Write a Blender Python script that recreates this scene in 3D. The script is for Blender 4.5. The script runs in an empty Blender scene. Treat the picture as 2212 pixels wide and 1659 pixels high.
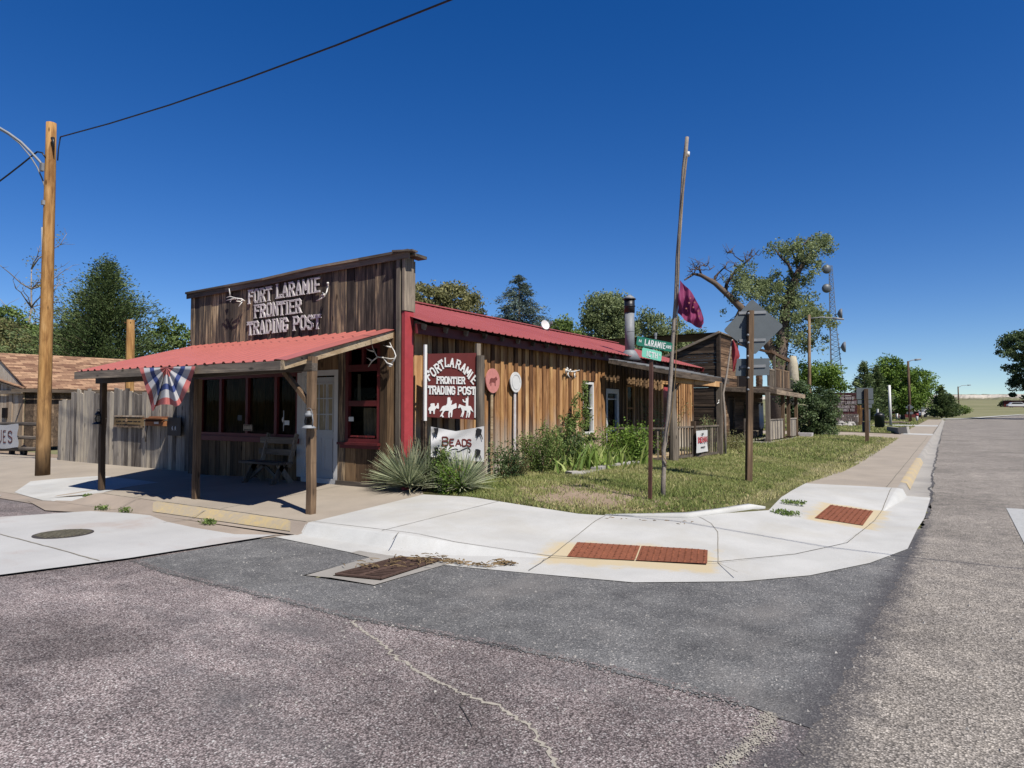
import bpy, math, random
import numpy as np
from mathutils import Vector, Matrix, noise
from mathutils.geometry import delaunay_2d_cdt
random.seed(7); RN=np.random.default_rng(7)
SC=bpy.context.scene; COL=SC.collection
# ---------------------------------------------------------------- camera
F,CX,CY=1460.0,1106.0,829.5          # focal length and centre in units of a 2212 px wide photo
PITCH=math.atan(54/F); YAW=math.radians(32.95); CAM=Vector((0,0,1.6))
cam=bpy.data.cameras.new('camera'); co=bpy.data.objects.new('camera',cam); COL.objects.link(co)
co.location=CAM; co.rotation_euler=(math.pi/2+PITCH,0,YAW); cam.sensor_width=36; cam.lens=36*F/2212
cam.clip_start=.05; cam.clip_end=12000; SC.camera=co
# ---------------------------------------------------------------- sky and sun
SUN=Vector((.73,-.30,1)).normalized()           # towards the sun
w=bpy.data.worlds.new('World'); SC.world=w; w.use_nodes=True; nt=w.node_tree
sky=nt.nodes.new('ShaderNodeTexSky'); sky.sky_type='NISHITA'; sky.sun_disc=False
sky.sun_elevation=math.asin(SUN.z); sky.sun_rotation=math.atan2(SUN.x,SUN.y)
sky.altitude=1300; sky.air_density=1.0; sky.dust_density=.15; sky.ozone_density=2.0
bg=nt.nodes['Background']; bg.inputs[1].default_value=.070
hs=nt.nodes.new('ShaderNodeHueSaturation'); hs.inputs['Saturation'].default_value=1.40; hs.inputs['Hue'].default_value=.514; tcn=nt.nodes.new('ShaderNodeTexCoord'); vm=nt.nodes.new('ShaderNodeVectorMath'); vm.operation='ADD'; vm.inputs[1].default_value=(0,0,.025); nt.links.new(tcn.outputs['Generated'],vm.inputs[0]); nt.links.new(vm.outputs[0],sky.inputs[0]); nt.links.new(sky.outputs[0],hs.inputs['Color']); nt.links.new(hs.outputs[0],bg.inputs[0])
sl=bpy.data.lights.new('sun','SUN'); sl.energy=5.0; sl.angle=math.radians(.5); sl.color=(1,.94,.855)
so=bpy.data.objects.new('sun',sl); COL.objects.link(so); so.rotation_euler=SUN.to_track_quat('Z','Y').to_euler(); so.location=(10,-10,30)
SC.view_settings.view_transform='Standard'; SC.view_settings.look='None'; SC.view_settings.gamma=1; SC.view_settings.exposure=.74
SC.render.engine='CYCLES'; SC.cycles.max_bounces=6; SC.cycles.transparent_max_bounces=12
# ---------------------------------------------------------------- measuring: a photo pixel and one known plane give a real point
fw=Vector((-math.sin(YAW)*math.cos(PITCH),math.cos(YAW)*math.cos(PITCH),math.sin(PITCH)))
rt=Vector((math.cos(YAW),math.sin(YAW),0)); up=rt.cross(fw)
def at(x,y,X=None,Y=None,Z=None,d=None):
    r=fw+rt*((x-CX)/F)-up*((y-CY)/F)
    if X is not None: t=X/r.x
    elif Y is not None: t=Y/r.y
    elif Z is not None: t=(Z-CAM.z)/r.z
    else: t=d
    return CAM+r*t
def crop(ox,oy,s):
    k=2212/3072
    return lambda x,y,**q: at((ox+x/s)*k,(oy+y/s)*k,**q)
# ---------------------------------------------------------------- tagging
WO={}
def tag(o,label=None,cat=None,group=None,kind=None):
    if label: o['label']=label
    if cat: o['category']=cat
    if group: o['group']=group
    if kind: o['kind']=kind
    return o
def thing(name,loc,label,cat,group=None):
    o=bpy.data.objects.new(name,None); COL.objects.link(o); o.location=loc; o.empty_display_size=.2
    WO[o.name]=Vector(loc); return tag(o,label,cat,group)
def copy_tree(o,parent=None):
    c=o.copy(); COL.objects.link(c)
    if parent: c.parent=parent
    WO[c.name]=WO.get(o.name,Vector((0,0,0)))
    for ch in list(o.children): copy_tree(ch,c)
    return c
# ---------------------------------------------------------------- mesh collector
class MB:
    def __init__(s): s.v=[];s.f=[];s.r=[];s.m=[]
    def add(s,vs,fs,r=None,mi=0):
        n=len(s.v); s.v+= [tuple(v) for v in vs]
        r=random.random() if r is None else r
        for f in fs: s.f.append([n+i for i in f]); s.r.append(r); s.m.append(mi)
    def box(s,x0,x1,y0,y1,z0,z1,r=None,mi=0):
        s.add([(x,y,z) for z in(z0,z1) for y in(y0,y1) for x in(x0,x1)],
          [(0,2,3,1),(4,5,7,6),(0,1,5,4),(2,6,7,3),(0,4,6,2),(1,3,7,5)],r,mi)
    def beam(s,p,q,w,h,upv=(0,0,1),r=None,mi=0,w2=None,h2=None):
        p=Vector(p);q=Vector(q);a=(q-p).normalized();u=Vector(upv)
        if abs(a.dot(u))>.98: u=Vector((0,1,0)) if abs(a.y)<.9 else Vector((1,0,0))
        b=a.cross(u).normalized();c=b.cross(a);w2=w2 or w;h2=h2 or h
        vs=[p+b*i*w/2+c*j*h/2 for i,j in((-1,-1),(1,-1),(1,1),(-1,1))]+[q+b*i*w2/2+c*j*h2/2 for i,j in((-1,-1),(1,-1),(1,1),(-1,1))]
        s.add(vs,[(0,3,2,1),(4,5,6,7),(0,1,5,4),(1,2,6,5),(2,3,7,6),(3,0,4,7)],r,mi)
    def tube(s,pts,rad,n=7,r=None,cap=True,mi=0,wob=0):
        pts=[Vector(p) for p in pts]
        if not isinstance(rad,(list,tuple)): rad=[rad]*len(pts)
        vs=[];b=None
        for i,p in enumerate(pts):
            a=(pts[min(i+1,len(pts)-1)]-pts[max(i-1,0)]).normalized()
            if b is None:
                b=a.orthogonal().normalized()
            b=(b-a*b.dot(a)).normalized(); c=a.cross(b)
            for k in range(n):
                t=2*math.pi*k/n; rr=rad[i]*(1+wob*(random.random()-.5)); vs.append(p+b*math.cos(t)*rr+c*math.sin(t)*rr)
        fs=[(i*n+k,i*n+(k+1)%n,(i+1)*n+(k+1)%n,(i+1)*n+k) for i in range(len(pts)-1) for k in range(n)]
        if cap: fs+=[tuple(range(n-1,-1,-1)),tuple((len(pts)-1)*n+k for k in range(n))]
        s.add(vs,fs,r,mi)
    def grid(s,fn,nu,nv,r=None,mi=0,mf=None):
        n=len(s.v)
        for j in range(nv+1):
            for i in range(nu+1): s.v.append(tuple(fn(i/nu,j/nv)))
        rr=random.random() if r is None else r
        for j in range(nv):
            for i in range(nu):
                a=n+j*(nu+1)+i; s.f.append([a,a+1,a+nu+2,a+nu+1]); s.r.append(rr); s.m.append(mf(i,j) if mf else mi)
    def prism(s,pts,d,r=None,mi=0):
        """flat outline pts (3D) given thickness along vector d"""
        n=len(pts); pts=[Vector(p) for p in pts]; d=Vector(d)
        o=pts[0]; ax=None
        for p in pts[1:]:
            if (p-o).length>1e-4: ax=(p-o).normalized(); break
        nn=d.normalized(); ay=nn.cross(ax)
        co2=[((p-o).dot(ax),(p-o).dot(ay)) for p in pts]
        r_=delaunay_2d_cdt([Vector(c) for c in co2],[],[list(range(n))],1,1e-6)
        v2,tri=r_[0],r_[2]; m=len(v2)
        vs=[o+ax*p.x+ay*p.y for p in v2]; vs+= [p+d for p in vs]
        fs=[tuple(t) for t in tri]+[tuple(reversed([i+m for i in t])) for t in tri]
        s.add(vs,fs,r,mi)
        s.add(pts+[p+d for p in pts],[(i,(i+1)%n,n+(i+1)%n,n+i) for i in range(n)],r,mi)
    def build(s,name,mats,parent=None,smooth=False,label=None):
        me=bpy.data.meshes.new(name); me.from_pydata(s.v,[],s.f)
        if not isinstance(mats,(list,tuple)): mats=[mats]
        for m in mats: me.materials.append(m)
        if len(mats)>1: me.polygons.foreach_set('material_index',s.m)
        a=me.attributes.new('rnd','FLOAT','FACE'); a.data.foreach_set('value',s.r)
        if smooth: me.polygons.foreach_set('use_smooth',[True]*len(s.f))
        me.update(); return link(name,me,parent,label)
def link(name,me,parent=None,label=None):
    o=bpy.data.objects.new(name,me); COL.objects.link(o)
    if parent is not None: o.parent=parent; o.location=-WO.get(parent.name,Vector((0,0,0)))
    WO[o.name]=Vector((0,0,0))
    if label: o['label']=label
    return o
def np_mesh(name,V,Fc,k,rnd,mat,parent=None):
    """V (n,3) vertices, Fc flat loop indices, k verts per face, rnd per face"""
    me=bpy.data.meshes.new(name); nf=len(Fc)//k
    me.vertices.add(len(V)); me.vertices.foreach_set('co',np.asarray(V,np.float32).ravel())
    me.loops.add(len(Fc)); me.loops.foreach_set('vertex_index',np.asarray(Fc,np.int32))
    me.polygons.add(nf); me.polygons.foreach_set('loop_start',np.arange(0,nf*k,k,dtype=np.int32))
    me.polygons.foreach_set('loop_total',np.full(nf,k,np.int32))
    me.materials.append(mat)
    a=me.attributes.new('rnd','FLOAT','FACE'); a.data.foreach_set('value',np.asarray(rnd,np.float32))
    me.update(calc_edges=True); return link(name,me,parent)
# ---------------------------------------------------------------- materials
def ramp(nt,fac,stops,mode='LINEAR'):
    n=nt.nodes.new('ShaderNodeValToRGB'); cr=n.color_ramp; cr.interpolation=mode
    while len(cr.elements)<len(stops): cr.elements.new(.5)
    for e,(p,c) in zip(cr.elements,stops): e.position=p; e.color=(*c,1) if len(c)==3 else c
    nt.links.new(fac,n.inputs[0]); return n.outputs[0]
def newmat(name,rough=.8,spec=.3):
    m=bpy.data.materials.new(name); m.use_nodes=True; nt=m.node_tree; b=nt.nodes['Principled BSDF']
    b.inputs['Roughness'].default_value=rough; b.inputs['Specular IOR Level'].default_value=spec
    return m,nt,b
def coords(nt,scale=(1,1,1),kind='Object'):
    t=nt.nodes.new('ShaderNodeTexCoord'); mp=nt.nodes.new('ShaderNodeMapping'); mp.inputs['Scale'].default_value=scale
    nt.links.new(t.outputs[kind],mp.inputs[0]); return mp.outputs[0]
def attr(nt,n='rnd'):
    a=nt.nodes.new('ShaderNodeAttribute'); a.attribute_name=n; return a.outputs['Fac']
def nz(nt,vec,scale,detail=4,rough=.6,dist=0,w=None):
    n=nt.nodes.new('ShaderNodeTexNoise'); n.inputs['Scale'].default_value=scale; n.inputs['Detail'].default_value=detail
    n.inputs['Roughness'].default_value=rough; n.inputs['Distortion'].default_value=dist
    if w is not None: n.noise_dimensions='4D'; nt.links.new(w,n.inputs['W'])
    nt.links.new(vec,n.inputs['Vector']); return n.outputs[0]
def mth(nt,op,a,b=None,clamp=False):
    n=nt.nodes.new('ShaderNodeMath'); n.operation=op; n.use_clamp=clamp
    for i,x in enumerate((a,b)):
        if x is None: continue
        if isinstance(x,(int,float)): n.inputs[i].default_value=x
        else: nt.links.new(x,n.inputs[i])
    return n.outputs[0]
def mix(nt,f,a,b,mode='MIX'):
    n=nt.nodes.new('ShaderNodeMix'); n.data_type='RGBA'; n.blend_type=mode
    for i,x in((0,f),(6,a),(7,b)):
        if isinstance(x,(int,float)): n.inputs[i].default_value=x
        elif isinstance(x,tuple): n.inputs[i].default_value=(*x,1)
        else: nt.links.new(x,n.inputs[i])
    return n.outputs[2]
def bump(nt,b,h,st=.3,dist=.01):
    n=nt.nodes.new('ShaderNodeBump'); n.inputs['Strength'].default_value=st; n.inputs['Distance'].default_value=dist
    nt.links.new(h,n.inputs['Height']); nt.links.new(n.outputs[0],b.inputs['Normal'])
def maprange(nt,v,a,b,c=0,d=1):
    n=nt.nodes.new('ShaderNodeMapRange'); 
    for i,x in enumerate((a,b,c,d)): n.inputs[i+1].default_value=x
    nt.links.new(v,n.inputs[0]); return n.outputs[0]
def sepz(nt,i=2):
    t=nt.nodes.new('ShaderNodeNewGeometry'); s=nt.nodes.new('ShaderNodeSeparateXYZ'); nt.links.new(t.outputs['Position'],s.inputs[0]); return s.outputs[i]
def plain(name,c,rough=.6,spec=.3,var=.25,scale=6,metal=0,bmp=0):
    m,nt,b=newmat(name,rough,spec); b.inputs['Metallic'].default_value=metal
    v=coords(nt); n=nz(nt,v,scale,5,.65); r=attr(nt)
    f=mth(nt,'ADD',mth(nt,'MULTIPLY',n,.7),mth(nt,'MULTIPLY',r,.3))
    lo=tuple(x*(1-var) for x in c); hi=tuple(min(1,x*(1+var)) for x in c)
    nt.links.new(ramp(nt,f,[(.3,lo),(.7,hi)]),b.inputs[0])
    if bmp: bump(nt,b,nz(nt,v,scale*6,4),bmp,.01)
    return m
def wood(name,stops,axis='z',grain=26,blotch=1.6,bmp=.5,streak=.5,rough=.85,low=None,knots=True,rw=.30):
    """boards: long grain streaks, blotches, and a tone of its own for each board; low = faded bottom (z0,z1,colour)"""
    m,nt,b=newmat(name,rough,.2)
    L=.045; sc={'z':(1,1,L),'x':(L,1,1),'y':(1,L,1)}[axis]
    r=attr(nt); w=mth(nt,'MULTIPLY',r,40)
    g1=nz(nt,coords(nt,sc),grain,6,.7,.4,w)
    s2={'z':(1,1,.22),'x':(.22,1,1),'y':(1,.22,1)}[axis]
    g2=nz(nt,coords(nt,s2),blotch*3,4,.6,.8,w)
    f=mth(nt,'ADD',mth(nt,'MULTIPLY',g1,streak),mth(nt,'MULTIPLY',g2,1-streak))
    f=mth(nt,'ADD',f,mth(nt,'MULTIPLY',mth(nt,'SUBTRACT',r,.5),rw))
    f=maprange(nt,f,.28,.74)
    c=ramp(nt,f,stops)
    if low:
        zz=mth(nt,'ADD',sepz(nt),mth(nt,'MULTIPLY',mth(nt,'SUBTRACT',g2,.5),1.6))
        lf=maprange(nt,zz,low[0],low[1],1,0)
        lc=ramp(nt,f,[(0,tuple(x*.35 for x in low[2])),(.45,low[2]),(1,tuple(min(1,x*1.35) for x in low[2]))])
        c=mix(nt,lf,c,lc)
    if knots:
        v=nt.nodes.new('ShaderNodeTexVoronoi'); v.inputs['Scale'].default_value=1
        kc=coords(nt,{'z':(5,5,1.6),'x':(1.6,5,5),'y':(5,1.6,5)}[axis]); nt.links.new(kc,v.inputs['Vector'])
        kf=maprange(nt,v.outputs['Distance'],.07,.13,1,0)
        c=mix(nt,mth(nt,'MULTIPLY',kf,.8),c,tuple(x*.5 for x in stops[0][1]))
    # thin dark checks
    ck=nz(nt,coords(nt,{'z':(1,1,.012),'x':(.012,1,1),'y':(1,.012,1)}[axis]),70,3,.6,0,w)
    c=mix(nt,maprange(nt,ck,.34,.40,.85,0),c,tuple(x*.35 for x in stops[0][1]))
    nt.links.new(c,b.inputs[0]); bump(nt,b,g1,bmp,.012); return m
W_FRONT=wood('weathered_front_boards',[(0,(.012,.010,.009)),(.36,(.050,.039,.033)),(.54,(.12,.095,.077)),(.64,(.26,.19,.125)),(.73,(.55,.40,.24)),(1,(.9,.7,.45))],blotch=.9,rw=.10)
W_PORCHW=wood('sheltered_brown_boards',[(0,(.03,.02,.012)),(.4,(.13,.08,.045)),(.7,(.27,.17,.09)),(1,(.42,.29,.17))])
W_SIDE=wood('golden_barn_boards',[(0,(.07,.03,.012)),(.24,(.27,.125,.05)),(.5,(.52,.285,.125)),(.8,(.68,.42,.20)),(1,(.85,.60,.33))],low=(.4,1.55,(.60,.55,.46)),bmp=.9,rw=.22)
W_SIDEB=wood('brown_batten_boards',[(0,(.04,.018,.009)),(.35,(.17,.078,.032)),(.65,(.38,.195,.078)),(1,(.62,.38,.16))],low=(.4,1.4,(.42,.37,.30)),bmp=.7)
W_FENCE=wood('grey_fence_boards',[(0,(.07,.055,.045)),(.3,(.22,.19,.16)),(.6,(.40,.355,.30)),(.8,(.58,.50,.38)),(1,(.74,.64,.48))])
W_GREY=wood('grey_timber',[(0,(.05,.04,.032)),(.4,(.15,.125,.1)),(.75,(.27,.225,.175)),(1,(.44,.36,.27))])
W_GREYX=wood('grey_timber_long',[(0,(.045,.038,.032)),(.4,(.13,.108,.088)),(.75,(.25,.205,.16)),(1,(.44,.35,.25))],axis='x')
W_GREYY=wood('grey_timber_deep',[(0,(.04,.03,.023)),(.4,(.13,.10,.075)),(.75,(.27,.21,.15)),(1,(.46,.36,.25))],axis='y')
W_TAN=wood('tan_rake_board',[(0,(.10,.06,.03)),(.35,(.32,.22,.12)),(.7,(.5,.38,.24)),(1,(.62,.52,.38))],axis='y')
W_POLE=wood('yellow_pine_pole',[(0,(.09,.04,.012)),(.33,(.30,.15,.05)),(.6,(.50,.28,.10)),(1,(.70,.46,.22))],grain=14,blotch=2.6,streak=.4,low=(.2,2.4,(.20,.13,.07)))
W_POST=wood('brown_porch_post',[(0,(.035,.022,.014)),(.4,(.11,.072,.045)),(.7,(.22,.145,.088)),(1,(.42,.29,.17))],grain=20)
W_LOG=wood('dark_log_siding',[(0,(.016,.011,.008)),(.4,(.06,.042,.03)),(.75,(.15,.105,.07)),(1,(.36,.25,.16))],axis='x')
W_LOGY=wood('brown_log_siding',[(0,(.03,.018,.011)),(.4,(.12,.072,.042)),(.75,(.23,.14,.082)),(1,(.4,.27,.16))],axis='y')
W_SHED=wood('pale_shed_boards',[(0,(.16,.10,.06)),(.4,(.42,.31,.21)),(.7,(.58,.47,.35)),(1,(.72,.64,.52))])
RED=plain('barn_red_paint',(.13,.016,.018),.55,.3,.3,5)
REDB=plain('bright_red_paint',(.40,.055,.062),.55,.3,.18,9,bmp=.2)
WHITE=plain('chalky_white_paint',(.72,.72,.70),.6,.3,.08,6)
WHITE2=plain('peeling_white_letters',(.66,.62,.61),.7,.2,.22,14)
DOORW=plain('white_door_paint',(.55,.57,.58),.45,.4,.06,4)
GALV=plain('galvanised_steel',(.24,.255,.27),.6,.4,.22,8)
SIGNBACK=plain('sign_back_aluminium',(.125,.145,.155),.5,.4,.12,5,metal=.2)
BLACK=plain('black_iron',(.012,.012,.014),.45,.4,.3,9)
DARK=plain('dark_interior',(.012,.009,.009),.9,.1,.3,2)
BONE=plain('bleached_antler',(.78,.77,.72),.6,.3,.08,20)
RUST=plain('rusty_iron',(.24,.085,.045),.85,.2,.4,30,bmp=.4)
BROWNM=plain('brown_steel',(.11,.05,.035),.6,.3,.3,10)
STONE=plain('pale_stone',(.42,.40,.37),.9,.2,.2,9,bmp=.5)
TWIGM=plain('dry_twigs',(.27,.19,.10),.9,.1,.45,20)
BARK=plain('tree_bark',(.13,.10,.08),.95,.1,.4,9,bmp=.8)
BARKP=plain('bare_pale_wood',(.30,.26,.22),.9,.1,.35,7,bmp=.6)
DARKRED=plain('sign_maroon',(.125,.020,.018),.7,.25,.25,3)
DEEPRED=plain('deep_maroon_planks',(.045,.010,.013),.8,.2,.3,2)
GREEN=plain('street_sign_green',(.01,.16,.10),.4,.5,.12,4)
GREENP=plain('faded_street_sign_green',(.22,.68,.50),.4,.5,.10,4)
LETT=plain('sign_white_letters',(.75,.78,.76),.45,.4,.05,4)
CURT=plain('cream_curtain',(.42,.36,.24),.9,.1,.25,8)
def glassm():
    m=bpy.data.materials.new('window_glass'); m.use_nodes=True; nt=m.node_tree; nt.nodes.clear()
    o=nt.nodes.new('ShaderNodeOutputMaterial'); g=nt.nodes.new('ShaderNodeBsdfGlossy'); g.inputs['Roughness'].default_value=.03
    t=nt.nodes.new('ShaderNodeBsdfTransparent'); t.inputs[0].default_value=(.62,.64,.65,1)
    fr=nt.nodes.new('ShaderNodeFresnel'); fr.inputs[0].default_value=1.10; x=nt.nodes.new('ShaderNodeMixShader')
    nt.links.new(fr.outputs[0],x.inputs[0]); nt.links.new(t.outputs[0],x.inputs[1]); nt.links.new(g.outputs[0],x.inputs[2]); nt.links.new(x.outputs[0],o.inputs[0]); return m
GLASS=glassm()
def leafm(name,stops,trans=.35):
    m,nt,b=newmat(name,.6,.25); v=coords(nt); n=nz(nt,v,.9,3,.6)
    f=mth(nt,'ADD',mth(nt,'MULTIPLY',attr(nt),.75),mth(nt,'MULTIPLY',n,.3)); c=ramp(nt,f,stops); nt.links.new(c,b.inputs[0])
    t=nt.nodes.new('ShaderNodeBsdfTranslucent'); nt.links.new(c,t.inputs[0]); x=nt.nodes.new('ShaderNodeMixShader'); x.inputs[0].default_value=trans
    o=nt.nodes['Material Output']; nt.links.new(b.outputs[0],x.inputs[1]); nt.links.new(t.outputs[0],x.inputs[2]); nt.links.new(x.outputs[0],o.inputs[0]); return m
L_GREEN=leafm('green_leaves',[(.1,(.06,.095,.025)),(.55,(.15,.22,.055)),(1,(.29,.36,.12))],.4)
L_BRIGHT=leafm('bright_green_leaves',[(.1,(.05,.10,.014)),(.6,(.14,.23,.035)),(1,(.28,.37,.08))])
L_OLIVE=leafm('olive_leaves',[(.1,(.085,.09,.04)),(.55,(.21,.21,.085)),(1,(.36,.33,.16))],.4)
L_DARK=leafm('dark_leaves',[(.1,(.035,.06,.022)),(.6,(.08,.125,.045)),(1,(.19,.24,.11))],.3)
L_WILLOW=leafm('greyish_willow_leaves',[(.1,(.075,.10,.045)),(.55,(.19,.24,.10)),(1,(.37,.41,.21))],.4)
L_PINE=leafm('pine_needles',[(.1,(.035,.055,.02)),(.55,(.10,.145,.05)),(1,(.21,.25,.10))],.2)
L_SPRUCE=leafm('blue_spruce_needles',[(.1,(.04,.06,.05)),(.6,(.10,.14,.115)),(1,(.20,.25,.21))],.2)
L_GRASS=leafm('grass_blades',[(.05,(.09,.135,.03)),(.34,(.22,.27,.075)),(.58,(.38,.37,.15)),(1,(.64,.55,.33))],.4)
L_DRY=leafm('dry_grass_blades',[(.1,(.20,.15,.07)),(1,(.45,.38,.2))],.3)
L_YUCCA=leafm('yucca_blades',[(.05,(.16,.20,.11)),(.45,(.33,.38,.23)),(.75,(.48,.51,.34)),(1,(.68,.60,.40))],.3)
L_IRIS=leafm('iris_blades',[(.1,(.10,.17,.03)),(.6,(.24,.33,.07)),(1,(.5,.52,.22))],.35)
# ---------------------------------------------------------------- foliage helpers
def unit(n):
    v=RN.normal(size=(n,3)); return v/np.linalg.norm(v,axis=1,keepdims=True)
def cards(C,size,asp=.55,dirs=None,rnd=None,jit=.35):
    """quads (diamonds) at centres C"""
    n=len(C); a=unit(n) if dirs is None else dirs+unit(n)*jit; a/=np.linalg.norm(a,axis=1,keepdims=True)
    b=np.cross(a,unit(n)); b/=np.linalg.norm(b,axis=1,keepdims=True)
    s=(size*RN.uniform(.6,1.25,n))[:,None]
    V=np.stack([C-a*s*.5,C+b*s*asp*.5,C+a*s*.5,C-b*s*asp*.5],1).reshape(-1,3)
    return V,np.arange(4*n),(RN.random(n) if rnd is None else rnd)
def leaves(name,C,size,mat,parent,asp=.55,dirs=None,rnd=None,jit=.35):
    V,Fc,r=cards(C,size,asp,dirs,rnd,jit); return np_mesh(name,V,Fc,4,r,mat,parent)
def limb(mb,p,q,r0,r1,seg=4,wob=.12,n=6):
    p=Vector(p);q=Vector(q);L=(q-p).length; pts=[];rr=[]
    for i in range(seg+1):
        t=i/seg; d=Vector((random.uniform(-1,1),random.uniform(-1,1),random.uniform(-1,1)))*L*wob*math.sin(math.pi*t)*.6
        pts.append(p.lerp(q,t)+d); rr.append(r0+(r1-r0)*t)
    mb.tube(pts,rr,n); return pts
def tree(name,base,blobs,label,cat='tree',mat=None,nclump=90,per=110,csize=.55,leaf=.16,trunk=.22,bark=None,top=None,limbs=14,group=None,asp=.6,droop=0,trunkname='trunk'):
    base=Vector(base); t=thing(name,base,label,cat,group); vol=[b[3]*b[4]*b[5] for b in blobs]; tot=sum(vol)
    CC=[];CR=[]
    for b,v in zip(blobs,vol):
        n=max(3,int(nclump*v/tot)); u=unit(n); rr=RN.uniform(.35,1,n)**.45
        c=np.array(b[:3])+u*rr[:,None]*np.array(b[3:6])*.92; CC.append(c)
    CC=np.concatenate(CC); pts=[];rn=[]
    for c in CC:
        k=int(per*RN.uniform(.5,1.4)); s=csize*RN.uniform(.55,1.3); d=unit(k)*(RN.random(k)**.5)[:,None]*s; d[:,2]*=.7
        if droop: d[:,2]-=np.abs(RN.normal(size=k))*droop*s
        pts.append(c+d); rn.append(np.clip(RN.uniform(.1,.8)+RN.normal(size=k)*.13,0,1))
    leaves('crown',np.concatenate(pts),leaf,mat,t,asp,None,np.concatenate(rn))
    m=MB(); zt=top if top else base.z+(max(b[2] for b in blobs)-base.z)*.75
    cx=np.mean([b[0] for b in blobs]); cy=np.mean([b[1] for b in blobs])
    tp=Vector((cx,cy,zt)); P=limb(m,base,tp,trunk,trunk*.35,6,.05,9)
    for i in range(min(limbs,len(CC))):
        c=CC[RN.integers(len(CC))]; s=P[RN.integers(1,len(P)-1)]
        limb(m,s,Vector(c),trunk*.32,trunk*.05,5,.14,5)
    m.build(trunkname,bark or BARK,t,True); return t
def conifer(name,base,H,R,label,mat=None,seed=1,dens=1.0,group=None,leaf=.22,puff=False,z0=.08,lean=.0,asp=.3):
    base=Vector(base); t=thing(name,base,label,'tree',group); rg=np.random.default_rng(seed); C=[];D=[];rn=[]; m=MB()
    m.tube([base,base+Vector((0,0,H*.5)),base+Vector((0,0,H*.98))],[H*.022,H*.014,.02],7)
    nw=int(H*2.6*dens)
    for i in range(nw):
        f=(i+rg.random())/nw; z=H*(z0+(1-z0)*f); L=R*(1-f)**.8*rg.uniform(.75,1.15)+.12
        nb=int(5+4*(1-f))
        for k in range(nb):
            a=rg.uniform(0,6.283); l=L*rg.uniform(.6,1.12); dr=-.18*l if not puff else .22*l
            d=np.array([math.cos(a),math.sin(a),0]); e=np.array(base)+[0,0,z]+d*l+[0,0,dr]; s=np.array(base)+[0,0,z]
            if l>R*.25: m.tube([s,s+(e-s)*.5,e],[.035,.022,.008],4,cap=False)
            n=int((26 if not puff else 22)*l*dens)+14; tt=rg.random(n)**.55
            sp=(.10+.16*l*(1-tt*.55)) if not puff else np.full(n,.16+.07*R/2)
            p=s+(e-s)*tt[:,None]+rg.normal(size=(n,3))*sp[:,None]*np.array([1,1,.5 if not puff else .8])
            if not puff: p[:,2]-=np.abs(rg.normal(size=n))*.07*l
            else:
                q=s+(e-s)*(np.round(tt*3)/3)[:,None]; p=q+rg.normal(size=(n,3))*np.clip(sp[:,None]*.72,.16,.30)
            C.append(p); D.append(np.repeat((d+[0,0,.5 if puff else -.1])[None],n,0)); rn.append(np.clip(rg.uniform(.15,.75)+rg.normal(size=n)*.13,0,1))
    leaves('crown',np.concatenate(C),leaf,mat,t,asp,np.concatenate(D),np.concatenate(rn),.7)
    m.build('trunk',BARK,t,True); return t
def bladeset(name,base,H,Wd,lean,mat,parent=None,rnd=None,curl=.0):
    """grass-like blades: base (n,3), heights, widths, lean vectors (n,2 horizontal displacement of tip)"""
    n=len(base); a=RN.uniform(0,6.283,n); s=np.stack([np.cos(a),np.sin(a),np.zeros(n)],1)*Wd[:,None]*.5
    tip=base+np.stack([lean[:,0],lean[:,1],H],1); mid=base+np.stack([lean[:,0]*.35,lean[:,1]*.35,H*.6],1)
    V=np.stack([base-s,base+s,mid+s*.8,mid-s*.8,tip],1).reshape(-1,3); i=np.arange(n)*5
    # two faces: lower quad and upper tri as degenerate-free quads
    Q=np.stack([i,i+1,i+2,i+3],1).ravel()
    me=bpy.data.meshes.new(name); me.vertices.add(len(V)); me.vertices.foreach_set('co',V.astype(np.float32).ravel())
    T=np.stack([i+3,i+2,i+4],1); Fq=np.stack([i,i+1,i+2,i+3],1)
    loops=np.concatenate([Fq.ravel(),T.ravel()]); me.loops.add(len(loops)); me.loops.foreach_set('vertex_index',loops.astype(np.int32))
    me.polygons.add(2*n); st=np.concatenate([np.arange(n)*4,4*n+np.arange(n)*3]); me.polygons.foreach_set('loop_start',st.astype(np.int32))
    me.polygons.foreach_set('loop_total',np.concatenate([np.full(n,4),np.full(n,3)]).astype(np.int32)); me.materials.append(mat)
    r=RN.random(n) if rnd is None else rnd
    at_=me.attributes.new('rnd','FLOAT','FACE'); at_.data.foreach_set('value',np.concatenate([r,r]).astype(np.float32)); me.update(calc_edges=True)
    return link(name,me,parent)
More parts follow.
